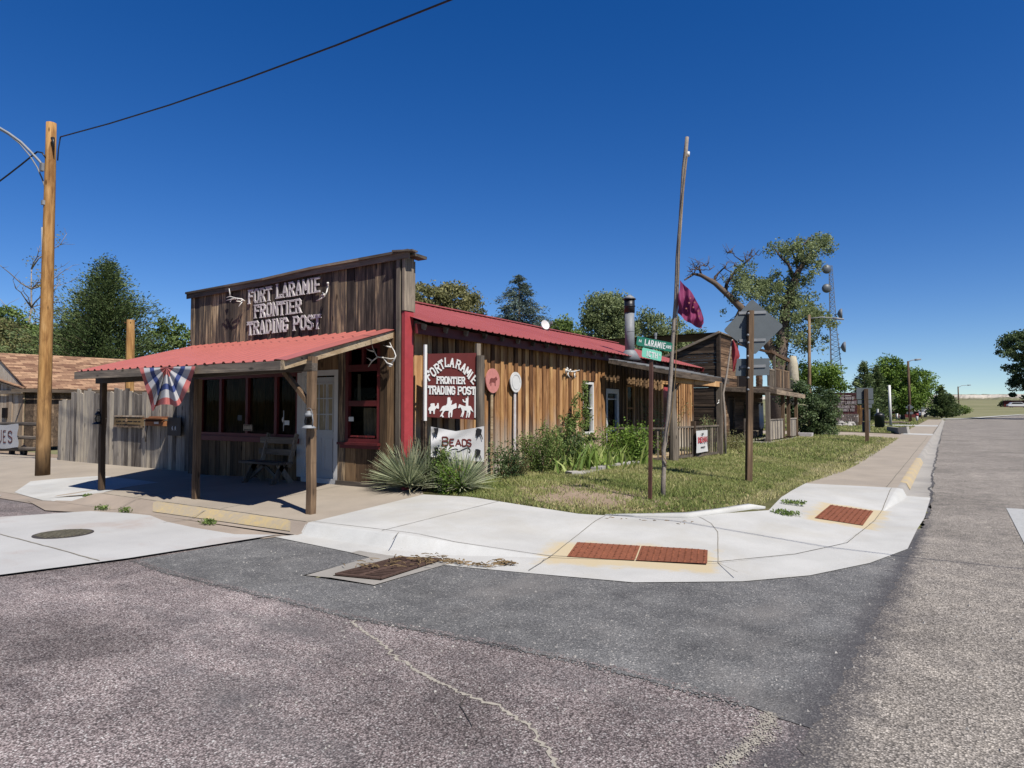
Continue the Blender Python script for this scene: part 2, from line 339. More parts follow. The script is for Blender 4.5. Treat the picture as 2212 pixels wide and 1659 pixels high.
# ================================================================ GROUND
def inpoly(P,poly):
    x,y=P[:,0],P[:,1]; c=np.zeros(len(P),bool); n=len(poly)
    for i in range(n):
        x0,y0=poly[i]; x1,y1=poly[(i+1)%n]
        if y0==y1: continue
        c^=((y0>y)!=(y1>y))&(x<(x1-x0)*(y-y0)/(y1-y0)+x0)
    return c
def densify(poly,step):
    o=[]
    for i in range(len(poly)):
        a=Vector(poly[i]);b=Vector(poly[(i+1)%len(poly)]); n=max(1,int((b-a).length/step))
        o+=[a.lerp(b,k/n) for k in range(n)]
    return o
def sheet(name,poly,zf,mat,step=.5,kind='structure',extra=None):
    zf_=zf if callable(zf) else (lambda x,y:zf)
    O=densify(poly,step); xs=[p[0] for p in poly]; ys=[p[1] for p in poly]
    g=np.array([(x,y) for x in np.arange(min(xs)+step*.5,max(xs),step) for y in np.arange(min(ys)+step*.5,max(ys),step)]).reshape(-1,2)
    g=g[inpoly(g,poly)] if len(g) else g
    g+=RN.uniform(-.12,.12,g.shape)*step
    pts=[Vector((p[0],p[1])) for p in O]+[Vector((float(a),float(b))) for a,b in g]
    r=delaunay_2d_cdt(pts,[],[list(range(len(O)))],2,1e-5)
    me=bpy.data.meshes.new(name); me.from_pydata([(p.x,p.y,zf_(p.x,p.y)) for p in r[0]],[],[t for t in r[2]])
    me.materials.append(mat); me.polygons.foreach_set('use_smooth',[True]*len(me.polygons)); me.update()
    for p in me.polygons: pass
    o=link(name,me)
    if kind: o['kind']=kind
    return o
def ribbon(name,pts,wd,zf,mat,jit=.3,step=.12,kind='structure'):
    zf_=zf if callable(zf) else (lambda x,y:zf)
    P=[]
    for a,b in zip(pts[:-1],pts[1:]):
        a=Vector(a);b=Vector(b);n=max(1,int((b-a).length/step)); P+=[a.lerp(b,k/n) for k in range(n)]
    P.append(Vector(pts[-1])); m=MB(); vs=[];fs=[]; off=0
    for i,p in enumerate(P):
        d=(P[min(i+1,len(P)-1)]-P[max(i-1,0)]).normalized(); nn=Vector((-d.y,d.x)); off=off*.8+random.uniform(-1,1)*wd*jit
        for s in(-1,1):
            q=p+nn*(off+s*wd*.5*random.uniform(1-jit,1+jit)); vs.append((q.x,q.y,zf_(q.x,q.y)))
    for i in range(len(P)-1): fs.append((2*i,2*i+2,2*i+3,2*i+1))
    m.add(vs,fs); o=m.build(name,mat); o['kind']=kind; return o
def chips(name,cols,sc=70,big=(.8,.35),dark=None,rough=.9,low=.28):
    """seal-coat asphalt: stone chips, each with its own tone, and broad worn patches"""
    m,nt,b=newmat(name,rough,.2); v=coords(nt)
    vo=nt.nodes.new('ShaderNodeTexVoronoi'); vo.inputs['Scale'].default_value=sc; nt.links.new(v,vo.inputs['Vector'])
    s=nt.nodes.new('ShaderNodeSeparateColor'); nt.links.new(vo.outputs['Color'],s.inputs[0])
    c=ramp(nt,s.outputs[0],cols)
    gap=maprange(nt,vo.outputs['Distance'],.35,.75,1,low); c=mix(nt,1,c,gap,'MULTIPLY')
    c=mix(nt,.8,c,ramp(nt,nz(nt,v,3.2,5,.7),[(.3,(.62,.62,.64)),(.7,(1.25,1.24,1.22))]),'MULTIPLY')
    n=nz(nt,v,big[0],5,.62,.3); c=mix(nt,1,c,ramp(nt,n,[(.32,(1-big[1],)*3),(.68,(1+big[1]*.6,)*3)]),'MULTIPLY')
    if dark: c=mix(nt,maprange(nt,nz(nt,coords(nt,dark[2]),dark[3],4,.6),.52,.72,0,dark[1]),c,dark[0])
    # ragged dark worn band where the side street meets the main road
    t=nt.nodes.new('ShaderNodeNewGeometry'); q=nt.nodes.new('ShaderNodeSeparateXYZ'); nt.links.new(t.outputs['Position'],q.inputs[0])
    xe=mth(nt,'ADD',mth(nt,'MULTIPLY',q.outputs[1],.0355),-.715)
    d=mth(nt,'ADD',mth(nt,'ABSOLUTE',mth(nt,'SUBTRACT',q.outputs[0],xe)),mth(nt,'MULTIPLY',mth(nt,'SUBTRACT',nz(nt,v,5,7,.8),.5),.5))
    wd=maprange(nt,q.outputs[1],2,10.5,.27,.075); k=mth(nt,'DIVIDE',d,wd)
    mk=mth(nt,'MULTIPLY',maprange(nt,k,.3,1.1,.82,0),maprange(nt,q.outputs[1],10.5,12.5,1,0)); mk=mth(nt,'MULTIPLY',mk,maprange(nt,s.outputs[1],.5,.95,1,.35))
    c=mix(nt,mk,c,(.075,.072,.078))
    nt.links.new(c,b.inputs[0]); bump(nt,b,vo.outputs['Distance'],.6,.006); return m
A_PINK=chips('rosy_chip_seal',[(0,(.19,.155,.152)),(.35,(.35,.29,.283)),(.65,(.47,.395,.385)),(.9,(.60,.535,.52)),(1,(.84,.81,.78))],105,(.5,.5),((.12,.118,.12),.75,(.35,1.0,1),1.1))
A_TAN=chips('tan_chip_seal',[(0,(.21,.19,.168)),(.35,(.37,.335,.292)),(.7,(.485,.44,.385)),(1,(.76,.70,.62))],95,(.4,.28),None,.9,.34)
A_PATCH=chips('smooth_grey_asphalt',[(0,(.145,.146,.147)),(.5,(.21,.212,.211)),(.93,(.27,.27,.267)),(1,(.56,.54,.51))],95,(.9,.28),((.25,.235,.22),.55,(1,.5,1),1.3),.9,.6)
A_DARK=chips('crumbled_dark_asphalt',[(0,(.06,.06,.064)),(.5,(.14,.137,.142)),(1,(.36,.34,.33))],80,(2.5,.4))
def boxmask(nt,cx,cy,ang,hl,hw,v):
    t=nt.nodes.new('ShaderNodeNewGeometry'); s=nt.nodes.new('ShaderNodeSeparateXYZ'); nt.links.new(t.outputs['Position'],s.inputs[0])
    X=mth(nt,'SUBTRACT',s.outputs[0],cx);Y=mth(nt,'SUBTRACT',s.outputs[1],cy); c,q=math.cos(ang),math.sin(ang)
    a=mth(nt,'SUBTRACT',mth(nt,'ABSOLUTE',mth(nt,'ADD',mth(nt,'MULTIPLY',X,c),mth(nt,'MULTIPLY',Y,q))),hl)
    b=mth(nt,'SUBTRACT',mth(nt,'ABSOLUTE',mth(nt,'SUBTRACT',mth(nt,'MULTIPLY',Y,c),mth(nt,'MULTIPLY',X,q))),hw)
    d=mth(nt,'ADD',mth(nt,'MAXIMUM',a,b),mth(nt,'MULTIPLY',mth(nt,'SUBTRACT',nz(nt,v,4,5,.7),.5),.55)); return maprange(nt,d,.0,.16,1,0)
def concrete(name,c,stain=None,rough=.85,spk=.5,tone=.12,stainr=(.52,.75),rusts=()):
    m,nt,b=newmat(name,rough,.2); v=coords(nt)
    n=nz(nt,v,1.1,6,.6); col=ramp(nt,n,[(.3,tuple(x*(1-tone) for x in c)),(.7,tuple(min(1,x*(1+tone*.6)) for x in c))])
    col=mix(nt,.5,col,ramp(nt,nz(nt,v,120,3,.7),[(.3,(.72,.72,.72)),(.7,(1.15,1.15,1.15))]),'MULTIPLY')
    if stain: col=mix(nt,maprange(nt,nz(nt,v,.9,5,.65,.4),stainr[0],stainr[1],0,.75),col,stain)
    for rr in rusts: col=mix(nt,mth(nt,'MULTIPLY',boxmask(nt,*rr,v),.8),col,(.62,.50,.29))
    sp=nt.nodes.new('ShaderNodeTexVoronoi'); sp.inputs['Scale'].default_value=9; nt.links.new(v,sp.inputs['Vector'])
    s=nt.nodes.new('ShaderNodeSeparateColor'); nt.links.new(sp.outputs['Color'],s.inputs[0])
    f=mth(nt,'MULTIPLY',maprange(nt,sp.outputs['Distance'],.04,.07,1,0),mth(nt,'GREATER_THAN',s.outputs[0],.86))
    col=mix(nt,mth(nt,'MULTIPLY',f,spk),col,(.07,.06,.05))
    nt.links.new(col,b.inputs[0]); bump(nt,b,nz(nt,v,160,3),.25,.004); return m
C_WHITE=concrete('new_white_concrete',(.60,.605,.585),(.46,.44,.39),tone=.18,stainr=(.45,.78))
C_SLAB=concrete('rust_washed_white_concrete',(.60,.60,.575),(.49,.465,.40),tone=.14,stainr=(.46,.8),rusts=((-2.9,6.75,.323,.80,.36),(-1.3,11.0,0,.36,.84)))
C_PAN=concrete('light_concrete_pan',(.55,.55,.54),(.45,.38,.34),tone=.10,stainr=(.52,.72))
C_TAN=concrete('old_tan_concrete',(.43,.375,.305),(.35,.31,.26),tone=.14,spk=.35)
C_SAND=concrete('sandy_gutter_concrete',(.40,.335,.275),(.30,.27,.235),tone=.2,spk=.6)
C_OLD=concrete('weathered_kerb_concrete',(.38,.36,.325),(.27,.26,.25),tone=.18,spk=.8)
C_JOINT=plain('joint_filler',(.27,.25,.21),.95,.1,.4,12)
C_JOINTL=plain('pale_crack_seal',(.42,.39,.33),.95,.1,.2,12)
def yellowp():
    m,nt,b=newmat('worn_yellow_paint',.8,.2); v=coords(nt)
    c=mix(nt,maprange(nt,mth(nt,'ADD',mth(nt,'MULTIPLY',nz(nt,v,22,6,.75),.6),mth(nt,'MULTIPLY',nz(nt,v,2.3,3),.4)),.36,.56,0,1),(.58,.44,.20),(.42,.36,.27)); nt.links.new(c,b.inputs[0]); return m
YEL=yellowp()
def groundm(name,stops,sc=1.6,fine=30,bmp=.5):
    m,nt,b=newmat(name,.95,.1); v=coords(nt)
    f=mth(nt,'ADD',mth(nt,'MULTIPLY',nz(nt,v,sc,6,.65,.3),.6),mth(nt,'MULTIPLY',nz(nt,v,fine,4,.7),.4))
    nt.links.new(ramp(nt,f,stops),b.inputs[0]); bump(nt,b,nz(nt,v,fine*.7,5,.7),bmp,.03); return m
G_LAWN=groundm('lawn_soil',[(.3,(.06,.075,.025)),(.5,(.12,.12,.05)),(.62,(.26,.2,.12)),(.75,(.33,.26,.18))],.8,26)
G_DIRT=groundm('bare_soil',[(.3,(.20,.15,.105)),(.55,(.36,.275,.20)),(.75,(.48,.39,.30))],1.3,22)
G_GRAVEL=groundm('pale_gravel_drive',[(.3,(.28,.23,.18)),(.5,(.42,.36,.29)),(.7,(.55,.48,.40))],.5,40)
G_PLAIN=groundm('prairie',[(.3,(.12,.15,.055)),(.5,(.24,.235,.125)),(.7,(.36,.33,.20))],.012,.09,.1)
# ---- far terrain
def terr(x,y):
    r=math.hypot(x,y); return -.06+max(0,r-230)*.0125+ (noise.noise(Vector((x*.004,y*.004,3)))*min(3,max(0,r-260)*.004))
m=MB(); RR=[0,4,9,16,26,40,60,90,130,180,230,300,400,550,750,1000,1400,1900,2500,3300,4500,7000]; NA=160
vs=[(0,0,-.06)]; fs=[]
for r in RR[1:]:
    for k in range(NA):
        a=2*math.pi*k/NA; vs.append((r*math.cos(a),r*math.sin(a),terr(r*math.cos(a),r*math.sin(a)) if r<3400 else 38))
for k in range(NA): fs.append((0,1+k,1+(k+1)%NA))
for j in range(len(RR)-2):
    for k in range(NA):
        a=1+j*NA+k;b=1+j*NA+(k+1)%NA; fs.append((a,a+NA,b+NA,b))
m.add(vs,fs); m.build('terrain',G_PLAIN,smooth=True)['kind']='structure'
# ---- chalk bluffs on the skyline
mm,nt,b=newmat('chalk_bluff',.95,.1)
f=mth(nt,'ADD',maprange(nt,sepz(nt),36,47,0,1),mth(nt,'MULTIPLY',mth(nt,'SUBTRACT',nz(nt,coords(nt,(1,1,.4)),.018,5,.7),.5),2.6)); c=ramp(nt,f,[(.42,(.20,.20,.125)),(.6,(.40,.36,.29)),(1.0,(.56,.52,.45))])
c=mix(nt,maprange(nt,mth(nt,'ADD',sepz(nt),mth(nt,'MULTIPLY',nz(nt,coords(nt),.02,4,.7),14)),62,66),c,(.10,.12,.08)); nt.links.new(c,b.inputs[0])
m=MB()
def bluff(u,v):
    a=math.radians(90+55-100*u); r=2900+700*v; x,y=r*math.cos(a),r*math.sin(a)
    e=noise.fractal(Vector((x*.006,y*.006,1)),.8,2.2,5); e2=noise.noise(Vector((x*.0011,y*.0011,7)))
    h=32+ (24+6*e2)*min(1,max(0,(v-.12-.18*e)*7)) + 4*e
    if v>.75: h-= (v-.75)*60
    return (x,y,h)
m.grid(bluff,420,22); m.build('hills',mm,smooth=False)['kind']='structure'
# ---- roads
sheet('side_street',[(-60,-25),(-.5,-25),(-.5,4.2),(-1.1,4.3),(-4,4.2),(-7.2,4.2),(-7.2,5.5),(-60,5.5)],0.0,A_PINK,3)
def jag(pts,amp,step=.12):
    o=[]
    for a,b in zip(pts[:-1],pts[1:]):
        a=Vector(a);b=Vector(b); n=max(1,int((b-a).length/step)); nn=(b-a).normalized(); nn=Vector((-nn.y,nn.x))
        o+=[tuple(a.lerp(b,k/n)+nn*random.uniform(-amp,amp)) for k in range(n)]
    return o+[tuple(pts[-1])]
redge=jag([(-.66,-25),(-.64,2.5),(-.62,3.7)],.03,.06)+[(-.95,3.9),(-.9,6),(-.6,8.5),(-.5,10.4)]+jag([(-.36,10.6),(-.31,12.84)],.03,.09)+jag([(-.31,12.84),(-.36,17),(-.42,21.7),(-.5,40),(-.62,90),(-.66,122)],.03,.35)
sheet('main_road',redge+[(3,130),(9,175),(16.3,223),(60,330),(140,420),(160,300),(120,60),(40,-25)],.003,A_TAN,6)
patch=jag([(-7.25,3.86),(-6.5,3.76),(-5.75,3.75),(-4.8,3.75),(-3.9,3.73),(-2.5,3.85),(-1.67,3.86),(-.95,3.78),(-.60,3.7)],.03)+jag([(-.60,3.75),(-.55,5.1),(-.47,6.6),(-.38,8.9),(-.36,10.4)],.03,.06)+[(-.45,10.5),(-.48,8.95),(-.78,7.92),(-1.2,7.05),(-1.7,6.48),(-2.3,6.05),(-3.5,5.68),(-4.4,5.5),(-4.4,4.5),(-5.25,4.4),(-5.25,5.38),(-7.13,5.6)]
sheet('road',patch,.0045,A_PATCH,.6)
def crumble(name,pts,wd,z,mat,n,ks=1):
    """ragged dark band made of many irregular crumbs"""
    mb=MB(); L=[(Vector(b)-Vector(a)).length for a,b in zip(pts[:-1],pts[1:])]
    for i in range(n):
        t=random.random()*sum(L); k=0
        while k<len(L)-1 and t>L[k]: t-=L[k];k+=1
        a=Vector(pts[k]);b=Vector(pts[k+1]); c=a.lerp(b,min(1,t/L[k])); wk=wd[k]+(wd[k+1]-wd[k])*min(1,t/L[k])
        d=(b-a).normalized(); c+=Vector((-d.y,d.x))*random.gauss(0,wk*.38); s=random.uniform(.005,.03)*(.6+wk*1.5)*ks; a0=random.random()*6
        vs=[(c.x+math.cos(a0+j*1.047)*s*random.uniform(.5,1.2),c.y+math.sin(a0+j*1.047)*s*random.uniform(.5,1.2),z+i*4e-7) for j in range(6)]
        mb.add(vs,[(0,1,2,3,4,5)])
    o=mb.build(name,mat); o['kind']='structure'; return o
PB=[(-7.25,3.86),(-6.5,3.76),(-5.75,3.75),(-4.8,3.75),(-3.9,3.73),(-2.5,3.85),(-1.67,3.86),(-.95,3.78)]
crumble('road',PB,[.06]*8,.0046,A_PATCH,2600,.6)
crumble('road',[(x,y+.03) for x,y in PB],[.05]*8,.0050,A_PINK,1800,.6)
ribbon('road',[(-.33,11.6),(-.31,12.84),(-.36,17),(-.42,21.7),(-.5,40),(-.66,110)],.05,.012,A_DARK,.5,.15)
ribbon('road_crack',[(-3.86,3.74),(-3.80,3.66),(-3.66,3.6),(-3.45,3.50),(-3.25,3.42),(-3.0,3.27),(-2.68,3.17),(-2.3,3.08),(-2.0,3.04),(-1.75,2.92),(-1.55,2.72),(-1.42,2.55),(-1.3,2.3)],.019,.003,C_JOINTL,.85,.018)
crumble('road_crack',[(-.83,3.78),(-.80,3.55),(-.86,3.2),(-1.0,2.75)],[.06,.10,.05,.05],.0062,C_JOINTL,1500,.35)
crumble('road_crack',[(-1.5,2.62),(-1.2,2.55),(-1.0,2.6)],[.05,.07,.04],.0062,C_JOINTL,900,.35)
sheet('road_marking',[(.72,13.5),(1.02,13.5),(1.02,8.6),(.70,9.6)],.010,plain('worn_road_paint',(.55,.56,.55),.8,.2,.2,20),.5)
for P_,wj in(([(-2.3,3.08),(-2.25,2.95),(-2.05,2.8)],.005),):
    ribbon('road_crack',P_,wj,.0055,plain('dark_crack',(.07,.065,.062),.95,.1,.3,20),.8,.05)
m=MB()
for i in range(700):
    y=abs(random.gauss(0,1))*4+2.2; x=-y*.62+random.uniform(-1,1)*y*.85; s_=random.uniform(.003,.011)*(1+.08*y); a0=random.random()*6
    if x<-7 or x>6 or (y>5.2 and x<-.7): continue
    vs=[(x+math.cos(a0+j*1.571)*s_*random.uniform(.6,1.2),y+math.sin(a0+j*1.571)*s_*random.uniform(.6,1.2),.002) for j in range(4)]+[(x,y,.004+s_*.9)]
    m.add(vs,[(0,1,4),(1,2,4),(2,3,4),(3,0,4)])
m.build('gravel',STONE)['kind']='stuff'
# ---- concrete corner: surface that ramps down to the lips
FRONT=[(-6.9,5.87,.155),(-5.25,5.91,.155),(-3.62,6.3,.022),(-2.9,6.62,.022),(-2.05,6.99,.022),(-1.47,7.84,.022),(-1.1,8.8,.022),(-.92,10.84,.022),(-.9,12.0,.022),(-.86,13.6,.155),(-.85,14.3,.155)]
def zslab(x,y):
    z=.155+.027*max(0,y-6)*max(0,min(1,(-4.2-x)/2))
    for a,b in zip(FRONT[:-1],FRONT[1:]):
        A=Vector(a[:2]);d=Vector(b[:2])-A; p=Vector((x,y))-A; t=min(1,max(0,p.dot(d)/d.length_squared))
        z=min(z,a[2]+(b[2]-a[2])*t+.082*(p-d*t).length)
    return z
slab=[f[:2] for f in FRONT]+[(-2.4,14.2),(-2.38,11.9),(-2.25,10.35),(-2.62,9.6),(-2.95,8.82),(-3.6,8.55),(-4.33,8.36),(-6.4,8.57),(-7.17,8.44)]
sheet('corner_pavement',slab,zslab,C_SLAB,.16)
sheet('pavement',[(-14,5.2),(-7,5.25),(-3.5,5.6),(-1.4,6.9),(-.7,8.5),(-.55,16),(-3,16),(-3,9),(-7.3,8.6),(-14,6.3)],-.004,C_SAND,.8)
# gutter pan and kerb faces
OUT=[(-7.08,5.50,.012),(-5.11,5.33,.010),(-4.41,5.45,.010),(-3.48,5.64,.010),(-2.47,5.86,.012),(-1.64,6.44,.012),(-1.16,7.02,.012),(-.73,7.92,.012),(-.44,8.95,.012),(-.40,10.5,.012),(-.35,11.6,.012),(-.33,14.3,.012)]
INN=[(-6.95,5.72,.018),(-5.25,5.70,.016),(-4.54,5.86,.016),(-3.62,6.295,.019),(-2.9,6.615,.021),(-2.05,6.985,.021),(-1.47,7.84,.021),(-1.10,8.80,.021),(-.92,10.84,.021),(-.90,12.0,.021),(-.72,13.6,.02),(-.70,14.3,.018)]
def loft(name,rows,mat,sub=6,kind='structure'):
    m=MB(); n=len(rows[0]); R=[]
    for row in rows:
        o=[]
        for a,b in zip(row[:-1],row[1:]):
            for k in range(sub): o.append(Vector(a).lerp(Vector(b),k/sub))
        o.append(Vector(row[-1])); R.append(o)
    L=len(R[0]); vs=[p for r in R for p in r]; fs=[]
    for j in range(len(R)-1):
        for i in range(L-1): a=j*L+i; fs.append((a,a+1,a+L+1,a+L))
    m.add(vs,fs); o=m.build(name,mat,smooth=True); o['kind']=kind; return o
loft('pavement',[OUT,INN],C_SLAB)
K1=[(-6.9,5.87,.155),(-5.25,5.91,.155),(-4.54,6.08,.097),(-3.62,6.3,.0225)]
K0=[(-6.95,5.72,.018),(-5.25,5.70,.016),(-4.54,5.86,.016),(-3.62,6.295,.019)]
KM=[tuple(Vector(a).lerp(Vector(b),.22)+Vector((0,0,.012 if a[2]>.1 else 0))) for a,b in zip(K1,K0)]
KM2=[tuple(Vector(a).lerp(Vector(b),.62)-Vector((0,0,.040 if a[2]>.1 else 0))) for a,b in zip(K1,K0)]
loft('kerb',[K1,KM,KM2,K0],C_WHITE)
loft('kerb',[[(-.9,12.0,.022),(-.86,13.6,.155),(-.85,14.3,.155)],[(-.897,12.0,.0218),(-.78,13.6,.138),(-.76,14.3,.140)],[(-.893,12.0,.0212),(-.72,13.6,.02),(-.70,14.3,.018)]],C_WHITE)
for a in([(-7.0,5.95),(-4.7,6.06),(-3.62,6.36),(-2.05,7.05),(-1.45,7.9),(-1.05,8.9),(-.93,10.9),(-.92,12.0),(-.93,14.2)],[(-3.95,8.42),(-3.62,6.36),(-3.5,5.7)],[(-2.85,9.0),(-2.60,8.7),(-2.4,8.3),(-2.03,7.02),(-1.70,6.5)],[(-5.7,5.95),(-5.75,8.5)],[(-5.45,5.97),(-5.2,5.6)]):
    ribbon('pavement_marking',a,.009,lambda x,y:(zslab(x,y) if y>6.1 or x<-4 else .02)+.004,C_JOINT,.25,.1)
# low concrete edging round the lawn corner
EDG=[(-4.0,8.50),(-3.6,8.58),(-2.95,8.85),(-2.70,9.5),(-2.45,10.25),(-2.30,10.35)]
rows=[]
for off,z in((0,.13),(0.01,.205),(-.10,.21),(-.11,.12)):
    rows.append([(x+off*(-.35 if i<2 else -.8)*-1,y-off*(1 if i<3 else .4),(z if 1<i<5 else .5*z+.075) if i else .150) for i,(x,y) in enumerate(EDG)])
loft('kerb',rows,C_WHITE)
# ---- walk under the porch, west kerb
def zwalk(x,y):
    a=.145+.024*(y-6); b=.015+.10*max(0,min(1,(y-5.6)/1.3))+.03*max(0,y-6.9)
    t=max(0,min(1,(-12.3-x)/1.2)); return a*(1-t)+b*t
sheet('sidewalk',[(-45,5.6),(-13.5,5.6),(-12.3,5.99),(-6.9,5.87),(-7.17,8.44),(-7.6,8.9),(-8.0,9.2),(-45,9.4)],zwalk,C_TAN,.5)
loft('kerb',[[(-12.35,5.99,.145),(-6.9,5.87,.1555)],[(-12.4,5.90,.136),(-6.89,5.837,.137)],[(-12.6,5.64,.035),(-6.90,5.777,.030)],[(-13.2,5.50,.021),(-6.92,5.71,.0175)]],C_SAND,40)
loft('road_marking',[[(-10.5,5.94,.151),(-7.3,5.868,.157)],[(-10.5,5.874,.1405),(-7.2,5.838,.1415)],[(-10.2,5.70,.045),(-7.12,5.765,.040)]],YEL,30)
sheet('pavement',[(-60,5.3),(-11,5.2),(-7.1,5.35),(-7.03,5.6),(-13.3,5.6),(-60,5.6)],.012,C_SAND,.8)
sheet('pavement',[(-11.9,4.95),(-10.9,5.25),(-9.2,5.25),(-7.6,5.2),(-7.2,5.42),(-7.05,5.62),(-13.0,5.62),(-13.4,5.3)],.018,C_SAND,.5)
pan=[(-13.6,1.2),(-7.9,1.8),(-7.62,2.8),(-7.33,3.85),(-7.13,5.56),(-7.6,5.3),(-8.5,5.3),(-9.27,5.37),(-10.0,5.55),(-10.5,5.48),(-11.2,5.28),(-11.69,4.27),(-12.6,2.6)]
sheet('pavement',pan,.024,C_PAN,.5)
ribbon('pavement_marking',[(-12.4,3.75),(-10.07,3.69),(-8.6,3.66),(-7.45,3.62)],.018,.029,C_JOINT,.3,.1)
pw=[(-14.9,5.67),(-16.2,6.45),(-15.6,7.6),(-13.2,7.5),(-13.0,6.7),(-12.2,5.68),(-13.2,5.45)]
sheet('corner_pavement',pw,lambda x,y:min(zwalk(x,y)+.006,.022+max(0,y-5.62)*.25),C_WHITE,.2)
sheet('corner_pavement',[(-20,4.7),(-13.9,4.9),(-14.6,5.35),(-20,5.4)],.022,C_WHITE,.5)
ribbon('pavement_marking',[(-12.35,5.985),(-10.5,5.97),(-8.9,5.97),(-7.0,5.94)],.016,lambda x,y:zwalk(x,6)+.004,C_JOINT,.5,.08)
for a in([(-8.95,6.0),(-9.3,8.7)],[(-11.3,6.0),(-11.5,8.7)],[(-9.05,5.98),(-9.2,5.3)],[(-11.0,5.98),(-11.1,5.3)]):
    ribbon('pavement_marking',a,.012,lambda x,y:(zwalk(x,y) if y>5.95 else max(.024,.142-max(0,5.88-y)*.42 if y>5.62 else .02))+.005,C_JOINT,.3,.05)
# ---- street-side walk going away
sheet('sidewalk',[(-2.42,14.2),(-.85,14.3),(-.85,42.2),(-.9,47),(-.95,110),(-2.6,110),(-2.5,60),(-2.45,46),(-2.3,40),(-2.2,20)],.154,C_TAN,1.5)
loft('kerb',[[(-.85,14.3,.155),(-.88,60,.155),(-.95,110,.155)],[(-.76,14.3,.140),(-.79,60,.14),(-.86,110,.14)],[(-.70,14.3,.016),(-.74,60,.016),(-.8,110,.016)],[(-.33,14.3,.011),(-.45,30,.011),(-.62,110,.011)]],C_OLD,12)
loft('road_marking',[[(-.86,15.4,.158),(-.875,23.3,.158)],[(-.755,15.4,.1435),(-.765,23.3,.1435)],[(-.694,15.4,.022),(-.700,23.3,.022)]],YEL,30)
sheet('sidewalk_slab',[(-2.35,44.6),(-.86,43.6),(-.86,46.2),(-2.3,46.8)],.16,C_WHITE,1)
sheet('sidewalk_slab',[(-6.5,67),(-.92,66),(-.92,71),(-4,71.5)],.16,C_WHITE,2)
for y in(16.5,19.4,22.3,25.2,28.1,31,34,37,40): ribbon('pavement_marking',[(-2.25,y),(-.86,y+.03)],.012,.158,C_JOINT,.2,.2)
ribbon('pavement_marking',[(-1.02,14.3),(-1.03,42)],.014,.158,C_JOINT,.3,.3)
# far kerb of the bend
loft('kerb',[[(-.9,120,.1),(3,132,.1),(9,176,.1),(16.3,225,.1),(60,332,.4)],[(-1.6,122,.12),(2,134,.12),(8,178,.12),(15.2,227,.12),(59,336,.5)]],C_WHITE,6)
# ---- lawns
lawn=[(-7.95,8.75),(-7.25,8.36),(-6.4,8.50),(-4.33,8.29),(-3.6,8.50),(-2.85,8.78),(-2.5,9.45),(-2.18,10.3),(-2.2,11.9),(-2.3,14.2),(-2.18,17),(-2.15,19.5),(-2.2,30),(-2.25,38.0),(-5.0,39.3),(-26,41.5),(-26,26),(-8.0,26),(-8.0,14)]
lawn=jag(lawn+[lawn[0]],.03,.25)[:-1]
def zlawn(x,y): 
    e=min(1,max(0,(-2.45-x)*.6),max(0,(y-8.62-max(0,x+3.8)*.9)*.9) if y<13 else 1)
    zb=min(.145,zslab(x,y)-.004) if (x>-3.0 and y<14.2) else .145
    return zb+(.195-zb)*e+(.055*max(0,min(1,(-4.2-x)/2)) if y<16 else .0)+.02*noise.noise(Vector((x*1.5,y*1.5,0)))*e
sheet('lawn',lawn,zlawn,G_LAWN,.35)
sheet('path',[(-45,40.5),(-26,41.4),(-5.0,39.2),(-2.25,38.0),(-2.3,46.5),(-4.2,47.8),(-6,49),(-45,50)],.10,G_GRAVEL,2)
sheet('lawn',[(-45,50),(-6,49.2),(-4.2,47.9),(-2.35,47.4),(-2.5,66),(-6.5,67.2),(-45,69)],.12,G_LAWN,2)
sheet('path',[(-45,69),(-6.4,67.1),(-3.9,71.5),(-45,74)],.10,G_GRAVEL,2)
sheet('lawn',[(-45,74),(-3.9,71.6),(-2.6,71.4),(-2.6,112),(-1.2,122),(-3,160),(-45,160)],.12,G_LAWN,4)
sheet('bare_ground',[(-5.9,9.15),(-4.8,8.75),(-3.7,9.0),(-3.45,9.9),(-4.4,10.9),(-5.6,11.2),(-6.4,10.4)],lambda x,y:zlawn(x,y)+.006,G_DIRT,.3)
sheet('path',[(-45,9.4),(-21.5,9.2),(-21.5,10.2),(-45,10.2)],.16,G_DIRT,1)
# ---- grass
def vnoise(x,y,s):
    return (np.sin(x*s*1.7+1.3*np.sin(y*s*1.1+.7))+np.sin(y*s*2.1+1.7*np.sin(x*s*1.3+2))+np.sin((x+y)*s*3.1+.5)*.6)/2.6
def grass(name,poly,n,h,wd,seed=0,bare=None,extra=0,mat=L_GRASS):
    xs=[p[0] for p in poly]; ys=[p[1] for p in poly]
    P=np.stack([RN.uniform(min(xs),max(xs),n),RN.uniform(min(ys),max(ys),n)],1); P=P[inpoly(P,poly)]
    nn=vnoise(P[:,0],P[:,1],1.6)+.5*vnoise(P[:,0],P[:,1],5.3); keep=RN.random(len(P))<np.clip(.62+.38*nn,.08,1)
    if bare is not None: keep&=RN.random(len(P))>bare(P[:,0],P[:,1])
    P=P[keep]; nn=nn[keep]; N=len(P)
    Z=np.array([zlawn(a,b) if b<39 else .12 for a,b in P]); cl=vnoise(P[:,0],P[:,1],2.3)
    H=h*RN.uniform(.45,1.3,N)*(1+.35*cl); base=np.stack([P[:,0],P[:,1],Z-.005],1)
    r=np.clip(.36+.18*cl+.18*vnoise(P[:,0],P[:,1],.55)+RN.normal(size=N)*.17+extra,0,1)
    r=np.where(P[:,0]>-2.75,np.clip(r+.3,0,1),r)
    o=bladeset(name,base,H,np.full(N,wd)*RN.uniform(.6,1.4,N),RN.normal(size=(N,2))*h*.55,mat,None,r); o['kind']='stuff'; return o
